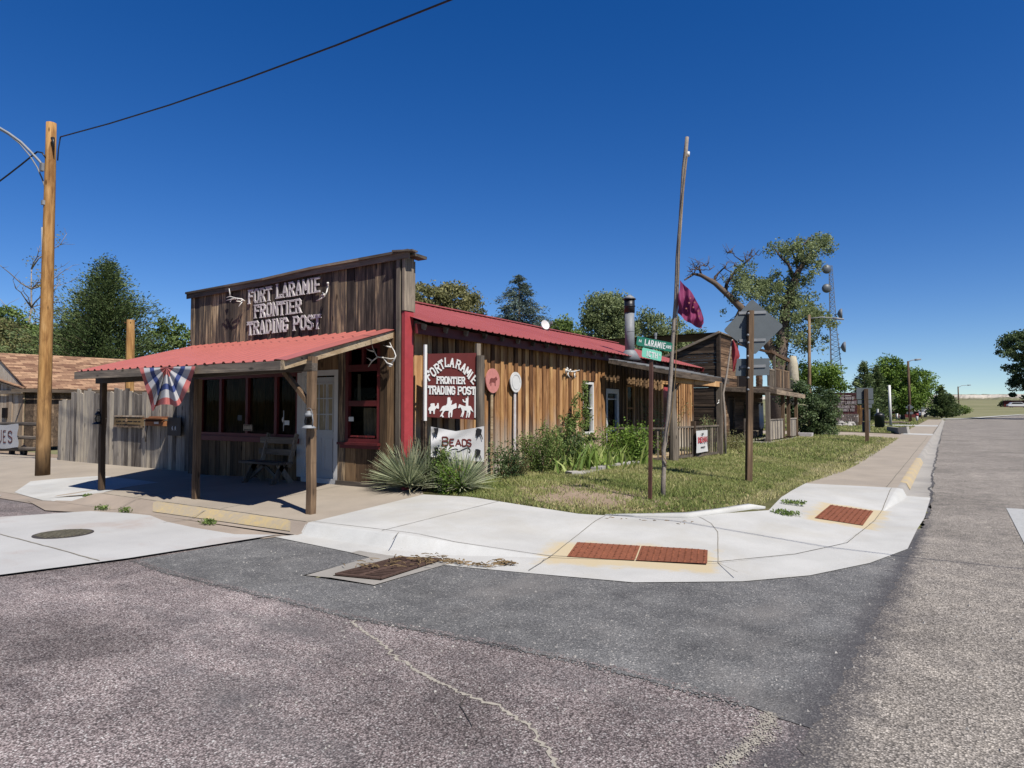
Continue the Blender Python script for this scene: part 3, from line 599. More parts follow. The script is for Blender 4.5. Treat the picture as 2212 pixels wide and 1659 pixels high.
bare=lambda x,y: np.clip(1.15-np.hypot((x+4.9)/1.6,(y-9.8)/1.05)+.55*vnoise(x,y,4.0),0,.9)
near=[p for p in lawn if p[1]<=20.5]; nearp=[(-7.9,9.2),(-7.0,8.75),(-6.4,8.62),(-4.33,8.40),(-3.6,8.66),(-2.98,8.93),(-2.73,9.6),(-2.45,10.4),(-2.4,14),(-2.12,17),(-2.05,20),(-8,20)]
grass('lawn_grass',nearp,190000,.065,.011,bare=bare)
grass('lawn_grass',[(-2.05,20),(-2.1,30),(-2.15,38.2),(-5,39.2),(-14,39.2),(-8,28),(-8,20)],90000,.085,.022)
grass('lawn_grass',[(-2.4,47.6),(-2.5,66),(-20,66),(-20,49.5),(-6,49.3)],26000,.12,.05)
grass('lawn_grass',[(-2.7,72),(-2.7,112),(-22,112),(-22,74)],22000,.15,.08)
# leaf litter and sprigs along the grass edge
n=900; t=RN.random(n); C=np.stack([RN.uniform(-6.2,-2.6,n),RN.uniform(8.5,11.8,n),np.full(n,.185)],1); C=C[inpoly(C[:,:2],nearp)]
leaves('leaf_litter',C,.07,L_DRY,None,.5)['kind']='stuff'
# ================================================================ LETTERING
O_=[(.0,.18),(0,.82),(.16,1),(.44,1),(.6,.82),(.6,.18),(.44,0),(.16,0),(0,.18)]
GL={'F':[[(0,0),(0,1)],[(0,1),(.56,1)],[(0,.54),(.42,.54)],[(.56,1),(.56,.86)]],'O':[O_],'R':[[(0,0),(0,1)],[(0,1),(.42,1),(.58,.86),(.58,.64),(.42,.5),(0,.5)],[(.3,.5),(.6,0)]],
'T':[[(.3,0),(.3,1)],[(0,1),(.6,1)],[(0,1),(0,.87)],[(.6,1),(.6,.87)]],'L':[[(0,1),(0,0)],[(0,0),(.52,0)],[(.52,0),(.52,.16)]],'A':[[(0,0),(.3,1),(.6,0)],[(.12,.34),(.48,.34)]],
'M':[[(0,0),(0,1),(.34,.3),(.68,1),(.68,0)]],'I':[[(.12,0),(.12,1)]],'E':[[(0,0),(0,1)],[(0,1),(.54,1)],[(0,.52),(.42,.52)],[(0,0),(.54,0)]],'N':[[(0,0),(0,1),(.58,0),(.58,1)]],
'D':[[(0,0),(0,1),(.36,1),(.58,.8),(.58,.2),(.36,0),(0,0)]],'G':[[(.58,.8),(.42,1),(.16,1),(0,.82),(0,.18),(.16,0),(.42,0),(.58,.18),(.58,.44),(.34,.44)]],
'P':[[(0,0),(0,1)],[(0,1),(.42,1),(.58,.86),(.58,.62),(.42,.48),(0,.48)]],'S':[[(.58,.82),(.42,1),(.16,1),(0,.84),(0,.66),(.14,.55),(.44,.45),(.58,.34),(.58,.16),(.42,0),(.16,0),(0,.16)]],
'B':[[(0,0),(0,1),(.4,1),(.54,.88),(.54,.64),(.4,.53),(0,.53)],[(.4,.53),(.58,.4),(.58,.14),(.42,0),(0,0)]],'U':[[(0,1),(0,.18),(.16,0),(.42,0),(.58,.18),(.58,1)]],'V':[[(0,1),(.3,0),(.6,1)]],
'W':[[(0,1),(.16,0),(.36,.8),(.56,0),(.72,1)]],'Y':[[(0,1),(.3,.5),(.6,1)],[(.3,.5),(.3,0)]],'C':[[(.58,.82),(.42,1),(.16,1),(0,.82),(0,.18),(.16,0),(.42,0),(.58,.18)]],'H':[[(0,0),(0,1)],[(.56,0),(.56,1)],[(0,.5),(.56,.5)]],
'K':[[(0,0),(0,1)],[(.56,1),(0,.45)],[(.16,.6),(.58,0)]],'2':[[(0,.82),(.16,1),(.42,1),(.58,.82),(.58,.62),(0,0),(.6,0)]],'6':[[(.56,.85),(.42,1),(.16,1),(0,.8),(0,.18),(.16,0),(.42,0),(.58,.18),(.58,.42),(.42,.56),(.0,.5)]]}
GW={'M':.68,'I':.24,'W':.72,'L':.52,'F':.56,'E':.54}
def glyph(m,ch,O,U,V,N,h,wsc,st,dp,serif=0,r=None):
    """one letter: strokes of width st standing dp off the board; O lower-left corner, U right, V up, N out"""
    U=Vector(U);V=Vector(V);N=Vector(N);O=Vector(O); k=0
    for line in GL[ch]:
        P=[O+U*(a*h*wsc)+V*(b*(h-st)+st/2) for a,b in line]
        closed=(line[0]==line[-1])
        for a,b in zip(P[:-1],P[1:]):
            e=(b-a).normalized()*st*.5; k+=1
            d=dp+k*.0006
            m.beam(a-e*.9+N*(d/2),b+e*.9+N*(d/2),st,d,N,r)
        if serif:
            for a,b in ((P[0],P[1]),(P[-1],P[-2])):
                if not closed and abs((b-a).normalized().dot(V))>.55:
                    k+=1; d=dp+k*.0006; s=1 if (b-a).dot(V)>0 else -1
                    c=a-V*s*st*.5+V*s*st*.22
                    m.beam(c-U*st*(serif)+N*(d/2),c+U*st*(serif)+N*(d/2),st*.45,d,N,r)
def word(m,txt,O,U,V,N,h,wsc=1,st=.05,dp=.02,gap=.25,serif=0,space=.5,wob=0):
    O=Vector(O);U=Vector(U).normalized(); x=0
    for ch in txt:
        if ch==' ': x+=h*wsc*space; continue
        r=random.random()
        a=random.uniform(-1,1)*wob; U2=(U*math.cos(a)+Vector(V)*math.sin(a)); V2=(Vector(V)*math.cos(a)-U*math.sin(a))
        glyph(m,ch,O+U*x+Vector(V)*random.uniform(-1,1)*wob*h,U2,V2,N,h*(1+random.uniform(-1,1)*wob*.6),wsc,st,dp,serif,r)
        x+=h*wsc*(GW.get(ch,.6))+gap*h
    return x
def fitword(m,txt,A,B,V,N,h,st,dp=.02,gap=.25,serif=0,space=.5,wob=0):
    """letters spread from A to B"""
    A=Vector(A);B=Vector(B);U=(B-A); L=U.length; n=sum(1 for c in txt if c!=' ')
    wu=sum(GW.get(c,.6) for c in txt if c!=' ')+space*txt.count(' ')
    wsc=(L-gap*h*(n-1))/(h*wu)
    word(m,txt,A,U.normalized(),V,N,h,wsc,st,dp,gap,serif,space,wob)
Z3=Vector((0,0,1))
# ================================================================ TRADING POST
YF=8.77; XS=-7.93
def FR(u,n,z): return (u,YF-n,z)        # front wall: u = x, n towards the street
def SD(u,n,z): return (XS+n,u,z)        # long side wall: u = y
def fbox(m,fr,u0,u1,n0,n1,z0,z1,r=None,mi=0,z1b=None):
    z1b=z1 if z1b is None else z1b
    m.add([fr(u,n,z) for z,zz in((z0,0),(None,1)) for n in(n0,n1) for u in(u0,u1) for z in([z0] if zz==0 else [z1 if u==u0 else z1b])],
      [(0,2,3,1),(4,5,7,6),(0,1,5,4),(2,6,7,3),(0,4,6,2),(1,3,7,5)],r,mi)
def boards(m,fr,u0,u1,z0,z1,w,th=.025,op=(),gap=.006,n0=0,batten=None,mi=0,jit=.008,lapz=None,mib=1):
    """upright boards with gaps; z0,z1 numbers or functions of u; op = openings (ua,ub,za,zb)"""
    f0=z0 if callable(z0) else (lambda u:z0); f1=z1 if callable(z1) else (lambda u:z1)
    cuts=sorted({o[0] for o in op}|{o[1] for o in op}); u=u0
    while u<u1-.01:
        ue=min(u1,u+random.uniform(*w))
        for c in cuts:
            if u+.02<c<ue+.03: ue=c; break
        mid=(u+ue)/2; r=random.random(); segs=[(f0(mid),f1(mid))]
        for (a,b,za,zb) in op:
            if a-.001<=mid<=b+.001:
                ns=[]
                for s in segs:
                    if zb<=s[0] or za>=s[1]: ns.append(s); continue
                    if s[0]<za: ns.append((s[0],za))
                    if s[1]>zb: ns.append((zb,s[1]))
                segs=ns
        nj=random.uniform(0,jit)
        for s in segs:
            zt=s[1]
            if s[1]==f1(mid): fbox(m,fr,u+gap/2,ue-gap/2,n0-.02,n0+th+nj,s[0],f1(u+gap),r,mi,f1(ue-gap))
            else: fbox(m,fr,u+gap/2,ue-gap/2,n0-.02,n0+th+nj,s[0],zt,r,mi)
            if batten and random.random()<.97:
                bw=random.uniform(*batten); o=random.uniform(-.01,.01); lean=random.uniform(-.012,.012); k=0
                zz=np.linspace(s[0],s[1]-random.uniform(0,.03),7); r2=random.random()
                vs=[];
                for z in zz:
                    a=bw*random.uniform(.36,.6); b=bw*random.uniform(.36,.6)
                    for du,nn in((-a,n0),(-a,n0+th+.035),(b,n0+th+.045),(b,n0)): vs.append(fr(ue+o+du+lean*(z-s[0])/2,nn,z))
                fs=[(4*i+j,4*i+(j+1)%4,4*i+4+(j+1)%4,4*i+4+j) for i in range(6) for j in range(4)]+[(0,3,2,1),(24,25,26,27)]
                m.add(vs,fs,r2,mib)
        u=ue
TP=thing('trading_post',(-11,16.5,.1),'low weathered board trading post with tall false front, red metal roof and white letters','building')
BW=(-13.86,-10.6,1.03,2.62); DO=(-10.5,-9.5,.1,2.33); RW=(-9.30,-8.43,.97,2.76)
op=[BW,DO,RW]
ztop=lambda x: 4.17+(.0 if x<-11.6 else .045)+.012*(x+14.3)
m=MB(); boards(m,FR,-14.25,-8.03,.16,lambda x:ztop(x),(.16,.30),.022,[(BW[0],BW[1],.1,3.0),(DO[0],DO[1],.1,3.0),(RW[0],RW[1],.1,3.0)],jit=.02)
front=m.build('front_wall',W_FRONT,TP)
m=MB()
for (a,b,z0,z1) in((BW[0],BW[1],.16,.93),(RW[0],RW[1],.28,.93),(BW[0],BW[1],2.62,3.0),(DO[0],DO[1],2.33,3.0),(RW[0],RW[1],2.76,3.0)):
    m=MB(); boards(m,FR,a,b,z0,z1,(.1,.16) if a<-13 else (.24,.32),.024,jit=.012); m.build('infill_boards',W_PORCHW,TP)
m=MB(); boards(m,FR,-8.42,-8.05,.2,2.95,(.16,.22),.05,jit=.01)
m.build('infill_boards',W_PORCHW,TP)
m=MB(); fbox(m,FR,-9.52,-7.9,.0,.06,.1,.29,.5); fbox(m,FR,-14.2,-10.55,.0,.03,.1,.17,.3); m.build('sill_plank',W_GREYX,TP)
# false-front coping
m=MB()
for a,b in((-14.32,-12.9),(-12.9,-11.62),(-11.62,-10.2),(-10.2,-8.9),(-8.9,-7.72)):
    m.beam((a,YF-.03,ztop(a+.01)+.02),(b,YF-.03,ztop(b-.01)+.02),.20,.045,Z3)
    m.beam((a,YF-.085,ztop(a+.01)-.05),(b,YF-.085,ztop(b-.01)-.05),.022,.11,Z3)
m.beam((-8.05,YF-.1,4.33),(-7.62,YF-.06,4.30),.16,.03,Z3); m.beam((-7.80,YF-.03,4.27),(-7.80,YF+.35,4.26),.2,.05,Z3)
m.build('coping',W_GREYX,TP)
m=MB(); m.beam((-7.985,YF-.03,.1),(-7.985,YF-.03,4.2),.085,.10,(0,1,0)); m.beam((-7.87,YF+.05,3.3),(-7.87,YF+.05,4.22),.06,.24,(0,1,0)); fbox(m,SD,8.80,9.02,-.02,.05,3.3,4.2,.8); m.build('corner_post',W_GREY,TP)
m=MB(); m.beam((-7.88,YF+.055,.1),(-7.88,YF+.055,3.28),.075,.22,(0,1,0)); m.build('corner_trim',REDB,TP)
# ---- side wall
zs1=lambda y:3.06
SO=[(15.42,16.14,.93,2.33),(16.88,17.80,.30,2.18),(18.28,18.92,.93,2.33),(21.22,22.02,.30,2.38)]
m=MB(); boards(m,SD,9.02,16.7,.12,zs1,(.27,.34),.024,SO[:1],gap=.02,batten=(.08,.13)); side=m.build('side_wall',[W_SIDE,W_SIDEB],TP); m=MB(); boards(m,SD,22.2,24.3,.12,zs1,(.24,.3),.024,[],batten=(.05,.09)); m.build('side_wall',[W_SIDE,W_SIDEB],TP)
m=MB(); boards(m,SD,16.7,22.2,.12,zs1,(.24,.3),.02,SO[1:],batten=(.05,.08),n0=-.03,mib=0); m.build('side_wall',W_PORCHW,TP,label='side wall stretch behind the side porch, its shade put into darker boards')  # darker boards than either side, colouring in the side porch's shade
m=MB(); m.box(-14.3,-14.22,8.8,24.3,.1,3.2); m.add([(-14.3,24.33,.1),(-7.9,24.33,.1),(-7.9,24.33,3.05),(-11,24.33,4.1),(-14.3,24.33,3.05)],[(0,1,2,3,4)]); m.build('rear_wall',W_SIDE,TP)
# behind the boards: dark room
m=MB(); m.box(-14.15,-8.0,8.84,8.86,.1,.95); m.box(-14.15,-8.0,8.84,8.86,2.8,4.1)
for a,b in((-14.15,BW[0]-.02),(BW[1]+.02,DO[0]-.01),(DO[1]+.01,RW[0]-.01),(RW[1]+.01,-8.0)): m.box(a,b,8.84,8.86,.95,2.8)
m.box(-14.15,-8.0,12.6,12.65,.1,3.0); m.box(-14.15,-8.0,8.87,24.2,3.0,3.03); m.box(-14.15,-8.0,8.87,24.2,.10,.13); m.box(-8.02,-7.99,8.87,15.4,.13,3.0); m.box(-8.02,-7.99,16.16,24.2,2.4,3.0)
m.box(-8.9,-8.87,15.0,22.5,.13,3.0)
m.box(-8.0,-7.965,8.9,15.4,.1,3.0); m.box(-8.0,-7.965,16.2,16.9,.1,3.0); m.build('interior',DARK,TP)
# ---- windows on the front
def winframe(m,fr,u0,u1,z0,z1,t,n0,n1,r=None):
    fbox(m,fr,u0,u0+t,n0,n1,z0,z1,r); fbox(m,fr,u1-t,u1,n0,n1,z0,z1,r); fbox(m,fr,u0+t,u1-t,n0,n1,z1-t,z1,r); fbox(m,fr,u0+t,u1-t,n0,n1,z0,z0+t,r)
def pane(par,fr,u0,u1,z0,z1,n=-.03,name='pane'):
    m=MB(); m.add([fr(u0,n,z0),fr(u1,n,z0),fr(u1,n,z1),fr(u0,n,z1)],[(0,1,2,3)]); return m.build(name,GLASS,par)
m=MB(); winframe(m,FR,-13.86,-10.6,1.03,2.62,.07,-.06,.035)
for u in(-13.1,-12.2,-11.28): fbox(m,FR,u-.04,u+.04,-.05,.03,1.1,2.55)
fbox(m,FR,-13.79,-10.67,-.05,.04,2.24,2.36)
for u in(-13.45,-12.65,-11.75,-10.95): fbox(m,FR,u-.03,u+.03,-.05,.03,2.36,2.55)
fbox(m,FR,-13.9,-10.55,.0,.09,.93,1.03)
sw=m.build('shop_window',RED,TP); pane(sw,FR,-13.8,-10.66,1.09,2.56)
m=MB(); winframe(m,FR,-9.30,-8.43,.99,2.76,.075,-.05,.04); fbox(m,FR,-9.225,-8.505,-.05,.05,2.28,2.40); fbox(m,FR,-9.225,-8.505,-.04,.035,1.65,1.75); fbox(m,FR,-8.9,-8.84,-.04,.03,2.40,2.69)
fbox(m,FR,-9.42,-8.40,-.0,.13,.955,1.0); fbox(m,FR,-9.40,-8.42,-.0,.07,.89,.955)
for k in range(3): fbox(m,FR,-9.20+k*.22,-9.02+k*.22,-.04,.02,1.09,1.12)
rw=m.build('side_light_window',RED,TP); pane(rw,FR,-9.25,-8.48,1.05,2.70)
m=MB(); fbox(m,FR,-9.50,-9.31,-.02,.03,.95,2.95); fbox(m,FR,-10.62,-10.5,-.02,.03,.95,2.95); m.build('red_casing',RED,TP)
# ---- door
m=MB(); fbox(m,FR,-10.36,-9.58,-.08,-.03,.29,2.2,.5); dr=m.build('door',DOORW,TP)
m=MB()
for (a,b,z0,z1) in((-10.24,-10.0,.42,1.05),(-9.93,-9.69,.42,1.05)):
    winframe(m,FR,a,b,z0,z1,.03,-.03,-.018,.4)
winframe(m,FR,-10.27,-9.66,1.17,2.10,.035,-.03,-.012,.6)
for u in(-10.07,-9.865): fbox(m,FR,u-.011,u+.011,-.03,-.013,1.2,2.07,.6)
for z in(1.5,1.8): fbox(m,FR,-10.24,-9.69,-.03,-.014,z-.011,z+.011,.6)
m.build('panel_mouldings',DOORW,dr)
m=MB(); 
def curtain(m,fr,u0,u1,z0,z1,n,amp=.02,k=9):
    m.grid(lambda a,b: fr(u0+(u1-u0)*a,n+amp*math.sin(a*k*6.28+b*.8)+amp*.5*math.sin(a*23),z0+(z1-z0)*b),48,4)
curtain(m,FR,-10.24,-9.69,1.2,2.07,-.027,.003,5); m.build('curtain',CURT,dr)
m=MB(); m.tube([FR(-10.29,.0,1.12),FR(-10.29,-.03,1.12)],.028,10); m.build('handle',GALV,dr)
m=MB(); winframe(m,FR,-10.5,-9.5,.2,2.33,.10,-.06,.035,.7); fbox(m,FR,-10.62,-10.5,.0,.04,.3,2.3,.2); m.build('door_frame',WHITE,TP)
m=MB(); fbox(m,FR,-10.5,-9.35,.0,.30,.12,.2,.5); m.build('door_step',W_GREYX,TP)
for a in((-10.98,-10.66,1.12,2.2,-.25,.03,4),(-9.05,-8.5,1.06,1.62,-.2,.025,6),(-9.22,-9.15,1.75,2.25,-.2,.01,2)): m=MB(); curtain(m,FR,*a); m.build('window_curtain',CURT,TP)
# ---- lettering on the false front
m=MB(); cA=crop(550,840,7.9); cB=crop(830,820,7.9); yl=YF-.05
A=cA(1570,575,Y=yl);B=cA(2085,495,Y=yl); fitword(m,'FORT',A,B,(0,0,1),(0,-1,0),.295,.040,.022,.24,1.0,wob=.012)
A=cB(20,605,Y=yl);B=cB(1022,452,Y=yl); fitword(m,'LARAMIE',A,B,(0,0,1),(0,-1,0),.295,.040,.022,.24,1.0,wob=.012)
A=cA(1715,912,Y=yl);B=cB(578,945,Y=yl); fitword(m,'FRONTIER',A,B,(0,0,1),(0,-1,0),.285,.040,.022,.24,1.0,wob=.012)
A=cA(1550,1320,Y=yl);B=cB(262,1385,Y=yl); fitword(m,'TRADING',A,B,(0,0,1),(0,-1,0),.285,.040,.022,.24,1.0,wob=.012)
A=cB(425,1365,Y=yl);B=cB(1030,1320,Y=yl); fitword(m,'POST',A,B,(0,0,1),(0,-1,0),.285,.040,.022,.24,1.0,wob=.012)
m.build('lettering',WHITE2,TP)
# ---- porch roof of ribbed metal
ROOF=plain('red_ribbed_metal',(.50,.10,.095),.42,.5,.07,3)
def roofm():
    m,nt,b=newmat('red_roof_metal',.38,.5); v=coords(nt)
    c=ramp(nt,nz(nt,v,.7,5,.6),[(.3,(.36,.085,.08)),(.7,(.44,.115,.105))])
    c=mix(nt,maprange(nt,nz(nt,v,26,2,.5),.72,.75,0,.5),c,(.62,.42,.40)); c=mix(nt,maprange(nt,nz(nt,coords(nt,(.5,6,.5)),1.3,5,.7),.45,.72,0,.5),c,(.30,.07,.06)); nt.links.new(c,b.inputs[0]); bump(nt,b,nz(nt,v,2.2,2),.25,.02); return m
ROOF=roofm()
ROOF2=plain('sky_lit_pink_roof_metal',(.47,.145,.12),.42,.5,.10,2)  # porch copy of the roof red, lightened to stand for sky reflection
def ribbed(m,E0,E1,R0,R1,pitch,rh=.02,rw=.05,th=.008,wav=0):
    E0,E1,R0,R1=map(Vector,(E0,E1,R0,R1)); L=(E1-E0).length; nrm=(E1-E0).cross(R0-E0).normalized()
    if nrm.z<0: nrm=-nrm
    n=int(L/pitch); prof=[]
    for i in range(n):
        a=i*pitch/L; prof+=[(a,0),(a+(pitch-rw*1.6)/L,0),(a+(pitch-rw*1.2)/L,rh),(a+(pitch-rw*.4)/L,rh)]
    prof.append((1,0)); K=8; vs=[]
    for side in(0,1):
        for j in range(K+1):
            f=j/K
            for a,h in prof:
                p=(E0.lerp(E1,a)).lerp(R0.lerp(R1,a),f); vs.append(p+nrm*(h-side*th+wav*math.sin(a*19+f*5)))
    q=len(prof); fs=[]
    for side in(0,1):
        o=side*(K+1)*q
        for j in range(K):
            for i in range(q-1): fs.append((o+j*q+i,o+j*q+i+1,o+(j+1)*q+i+1,o+(j+1)*q+i))
    o=(K+1)*q
    for i in range(q-1): fs.append((i,i+1,o+i+1,o+i))
    m.add(vs,fs)
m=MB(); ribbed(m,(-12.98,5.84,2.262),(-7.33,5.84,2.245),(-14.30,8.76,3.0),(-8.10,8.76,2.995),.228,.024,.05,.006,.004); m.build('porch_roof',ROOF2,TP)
m=MB(); m.beam((-13.0,5.835,2.19),(-10.3,5.835,2.185),.045,.125,Z3); m.beam((-10.3,5.84,2.182),(-7.42,5.84,2.178),.045,.12,Z3)
m.build('porch_fascia',W_GREYX,TP)
m=MB(); m.beam((-7.40,5.84,2.18),(-8.14,8.74,2.905),.04,.12,Z3,r=.8); m.build('rake_board',W_TAN,TP); m=MB(); m.beam((-12.97,5.84,2.20),(-14.25,8.74,2.91),.04,.12,Z3,r=.3); m.build('rake_board',W_TAN,TP)
m=MB()
for i in range(11):
    x0=-12.75+i*.52; m.beam((x0,5.95,2.18),(x0-1.2+i*.04,8.74,2.88),.045,.09,Z3)
for f in(.12,.37,.62,.87): m.beam((-12.98-1.3*f,5.84+2.9*f,2.235+.735*f-.012),(-7.38-.75*f,5.84+2.9*f,2.22+.745*f-.012),.09,.022,Z3)
m.build('rafters',W_GREYY,TP)
PP=[]
for px,py in((219,1053),(423,1077),(671,1109)):
    p=at(px,py,Z=.16); PP.append(p)
for i,p in enumerate(PP):
    m=MB(); w_=.088 if i<2 else .098
    zt=2.08 if i<2 else 2.33
    pts=[Vector((p.x+random.uniform(-.008,.008),p.y+random.uniform(-.008,.008),z)) for z in np.linspace(.12,zt,7)]
    for a,b in zip(pts[:-1],pts[1:]): m.beam(a,b,w_*random.uniform(.95,1.05),w_,(0,1,0),r=.35+.2*i)
    m.build('porch_post',W_POST,TP)
m=MB(); m.beam((PP[0].x-.2,PP[0].y,2.14),(PP[2].x+.05,PP[2].y,2.20),.10,.14,Z3,r=.2); m.build('porch_beam',W_GREYX,TP)
m=MB(); a=PP[2]; m.beam((a.x-.03,a.y,1.66),(a.x-.58,a.y,2.13),.065,.065,(0,1,0),r=.7); m.build('brace',W_POST,TP)
# ---- main roof
EZ,EX,RZ,RX=3.10,-7.50,4.19,-11.0
m=MB(); ribbed(m,(EX,8.84,EZ),(EX,24.45,EZ-.02),(RX,8.84,RZ),(RX,24.45,RZ-.02),.23,.020,.045,.008,.004)
ribbed(m,(-14.55,8.84,EZ),(-14.55,24.45,EZ-.02),(RX,8.84,RZ),(RX,24.45,RZ-.02),.30,.022,.05,.008)
m.beam((RX,8.84,RZ+.022),(RX,24.45,RZ+.0),.30,.03,Z3); rf=m.build('roof',ROOF,TP)
m=MB(); m.beam((-7.72,8.85,2.99),(-7.72,24.4,2.97),.035,.17,Z3); m.beam((EX,24.42,3.02),(RX,24.42,4.10),.03,.15,Z3); m.build('eave_fascia',RED,TP)
for y in np.arange(9.0,24.4,.61): m=MB(); m.beam((-7.62,y,3.02),(-8.2,y,3.22),.045,.10,Z3); m.build('rafter',W_GREYX,TP)
def onroof(px,py):
    lo,hi=-11.0,-7.5
    for _ in range(40):
        x=(lo+hi)/2; p=at(px,py,X=x); zr=EZ+(EX-x)*(RZ-EZ)/(EX-RX)
        if p.z>zr: hi=x
        else: lo=x
    return p
c5=crop(1200,800,2.212)
k=2212/3072; pc=onroof((1200+1525/2.212)*k,(800+585/2.212)*k)
if pc.x<-10.9 or pc.x>-7.6: pc=Vector((-9.2,19.4,3.6))
m=MB(); h=1.72; m.tube([pc+Vector((0,0,-.1)),pc+Vector((0,0,h*.70))],.135,20); m.tube([pc+Vector((0,0,-.15)),pc+Vector((0,0,.10)),pc+Vector((0,0,.13))],[.32,.17,.14],20); m.tube([pc+Vector((0,0,h*.38)),pc+Vector((0,0,h*.385))],.142,20)
ch=m.build('stove_pipe',GALV,TP,True)
m=MB(); m.tube([pc+Vector((0,0,h*.70)),pc+Vector((0,0,h*.92))],.15,20); m.tube([pc+Vector((0,0,h*.92)),pc+Vector((0,0,h*.93))],.185,20);m.tube([pc+Vector((0,0,h*.80)),pc+Vector((0,0,h*.815))],.165,20); m.build('pipe_cap_section',BLACK,ch,True)
m=MB(); m.tube([pc+Vector((0,0,h*.93)),pc+Vector((0,0,h*.965)),pc+Vector((0,0,h))],[.18,.12,.02],20); m.build('pipe_cap',GALV,ch,True)
# ---- side windows and doors
def sashwin(name,fr,u0,u1,z0,z1,mat,par,n=.0,t=.06):
    m=MB(); winframe(m,fr,u0,u1,z0,z1,t,-.05,.045+n); fbox(m,fr,u0+t,u1-t,-.04,.03+n,(z0+z1)/2-.025,(z0+z1)/2+.025)
    o=m.build(name,mat,par); pane(o,fr,u0+t*.9,u1-t*.9,z0+t*.9,z1-t*.9,-.01); return o
sashwin('window',SD,15.45,16.11,.95,2.30,WHITE,TP,.01)
m=MB(); fbox(m,SD,15.3,16.3,.02,.13,.86,.93,.8); m.build('window_sill',W_TAN,TP)
m=MB(); winframe(m,SD,16.9,17.78,.28,2.16,.13,-.06,.03); fbox(m,SD,17.03,17.65,-.04,.02,.98,1.03); fbox(m,SD,17.03,17.65,-.04,.02,1.86,1.89); d2=m.build('screen_door',DOORW,TP); pane(d2,SD,17.0,17.68,.4,2.1)
sashwin('window',SD,18.3,18.9,.95,2.30,W_SIDE,TP,.0,.05)
m=MB(); fbox(m,SD,21.28,21.98,-.06,-.01,.3,2.34); fbox(m,SD,21.36,21.9,-.01,.02,2.08,2.26); winframe(m,SD,21.33,21.93,1.35,2.05,.06,-.02,.015); fbox(m,SD,21.34,21.92,-.01,.018,.4,.5); d3=m.build('red_door',REDB,TP); pane(d3,SD,21.39,21.87,1.41,1.99,.0)
m=MB(); fbox(m,SD,21.16,21.27,-.02,.05,.3,2.5,.9); fbox(m,SD,21.99,22.08,-.02,.05,.3,2.5,.9); fbox(m,SD,21.16,22.08,-.02,.06,2.42,2.52,.9); m.build('door_casing',W_SIDE,TP)
# ---- side porch
SP=[at(1454.9,1002.5,Z=.13),at(1498.8,996,Z=.14),at(1555.8,987.8,Z=.13)]
m=MB(); a=SP[0]
m.tube([a,a+Vector((.01,0,.7)),a+Vector((-.01,0,1.5)),a+Vector((0,0,2.34))],[.13,.115,.10,.09],9,wob=.12,r=.5); m.build('side_porch_post',W_GREY,TP)
m=MB(); a=SP[2]; m.beam(a,a+Vector((.0,0,2.28)),.16,.16,(0,1,0),r=.55); m.build('side_porch_post',W_GREY,TP)
m=MB(); m.beam(SP[0]+Vector((-.02,-.1,2.26)),SP[2]+Vector((0,.15,2.22)),.10,.16,Z3,r=.9); m.beam(SP[0]+Vector((.0,.1,1.92)),SP[0]+Vector((0,.55,2.2)),.06,.06,Z3,r=.9); m.build('side_porch_beam',W_SIDE,TP)
m=MB()
O1=Vector((-7.55,16.35,2.90));O2=Vector((-5.98,16.95,2.56));O3=Vector((-5.95,21.9,2.52));O4=Vector((-7.55,22.0,2.90))
for i in range(7):
    a,b=i/7,(i+1)/7; dz=Vector((0,0,.022*(1-(i%1))))
    m.prism([O1.lerp(O2,a)+Vector((0,0,.012)),O1.lerp(O2,b)+Vector((0,0,.03)),O4.lerp(O3,b)+Vector((0,0,.03)),O4.lerp(O3,a)+Vector((0,0,.012))],(0,0,.02))
SHG=plain('grey_shingles',(.23,.235,.24),.9,.2,.35,9,bmp=.6)
m.build('side_porch_roof',SHG,TP)
m=MB(); m.beam(O2+Vector((.02,0,-.05)),O3+Vector((.02,0,-.05)),.04,.16,Z3,r=.3); m.beam(O1+Vector((0,-.01,-.04)),O2+Vector((0,-.01,-.04)),.03,.10,Z3,r=.1)
for i in range(9): y=17.1+i*.6; m.beam((-7.6,y,2.85),(-6.0,y,2.5),.05,.1,Z3,r=.2)
m.build('side_porch_rafters',W_GREYY,TP)
m=MB()
for i in range(11): 
    x=-7.86+i*.142; m.box(x,x+.135,17.5,21.6,.22,.25)
m.box(-7.9,-6.3,17.5,17.54,.1,.22); m.box(-6.33,-6.29,17.5,21.6,.1,.22)
m.build('deck',W_TAN,TP)
def rail(name,p,q,zt,zb,n,bw=.035,mat=W_GREY,panel=False,lab=None):
    p=Vector(p);q=Vector(q); m=MB(); m.beam((p.x,p.y,zt),(q.x,q.y,zt),.075,.045,Z3,r=.5); m.beam((p.x,p.y,zb),(q.x,q.y,zb),.04,.07,Z3,r=.3)
    for i in range(n):
        t=(i+.5)/n; c=p.lerp(q,t); m.beam((c.x,c.y,zb),(c.x,c.y,zt),bw*random.uniform(.8,1.2),.022,(q-p).normalized().cross(Z3))
    return m.build(name,mat,TP,label=lab)
rail('railing',(-7.9,16.95,0),SP[0]+Vector((-.1,-.1,0)),1.08,.26,9,.04)
rail('railing',SP[0]+Vector((.0,.1,0)),SP[1],1.10,.30,7,.045)
rail('railing',SP[1],SP[2]+Vector((0,-.2,0)),1.10,.28,13,.06)
m=MB(); m.beam(SP[1],SP[1]+Vector((0,0,1.12)),.11,.11,(0,1,0),r=.2); m.build('rail_post',W_POST,TP)
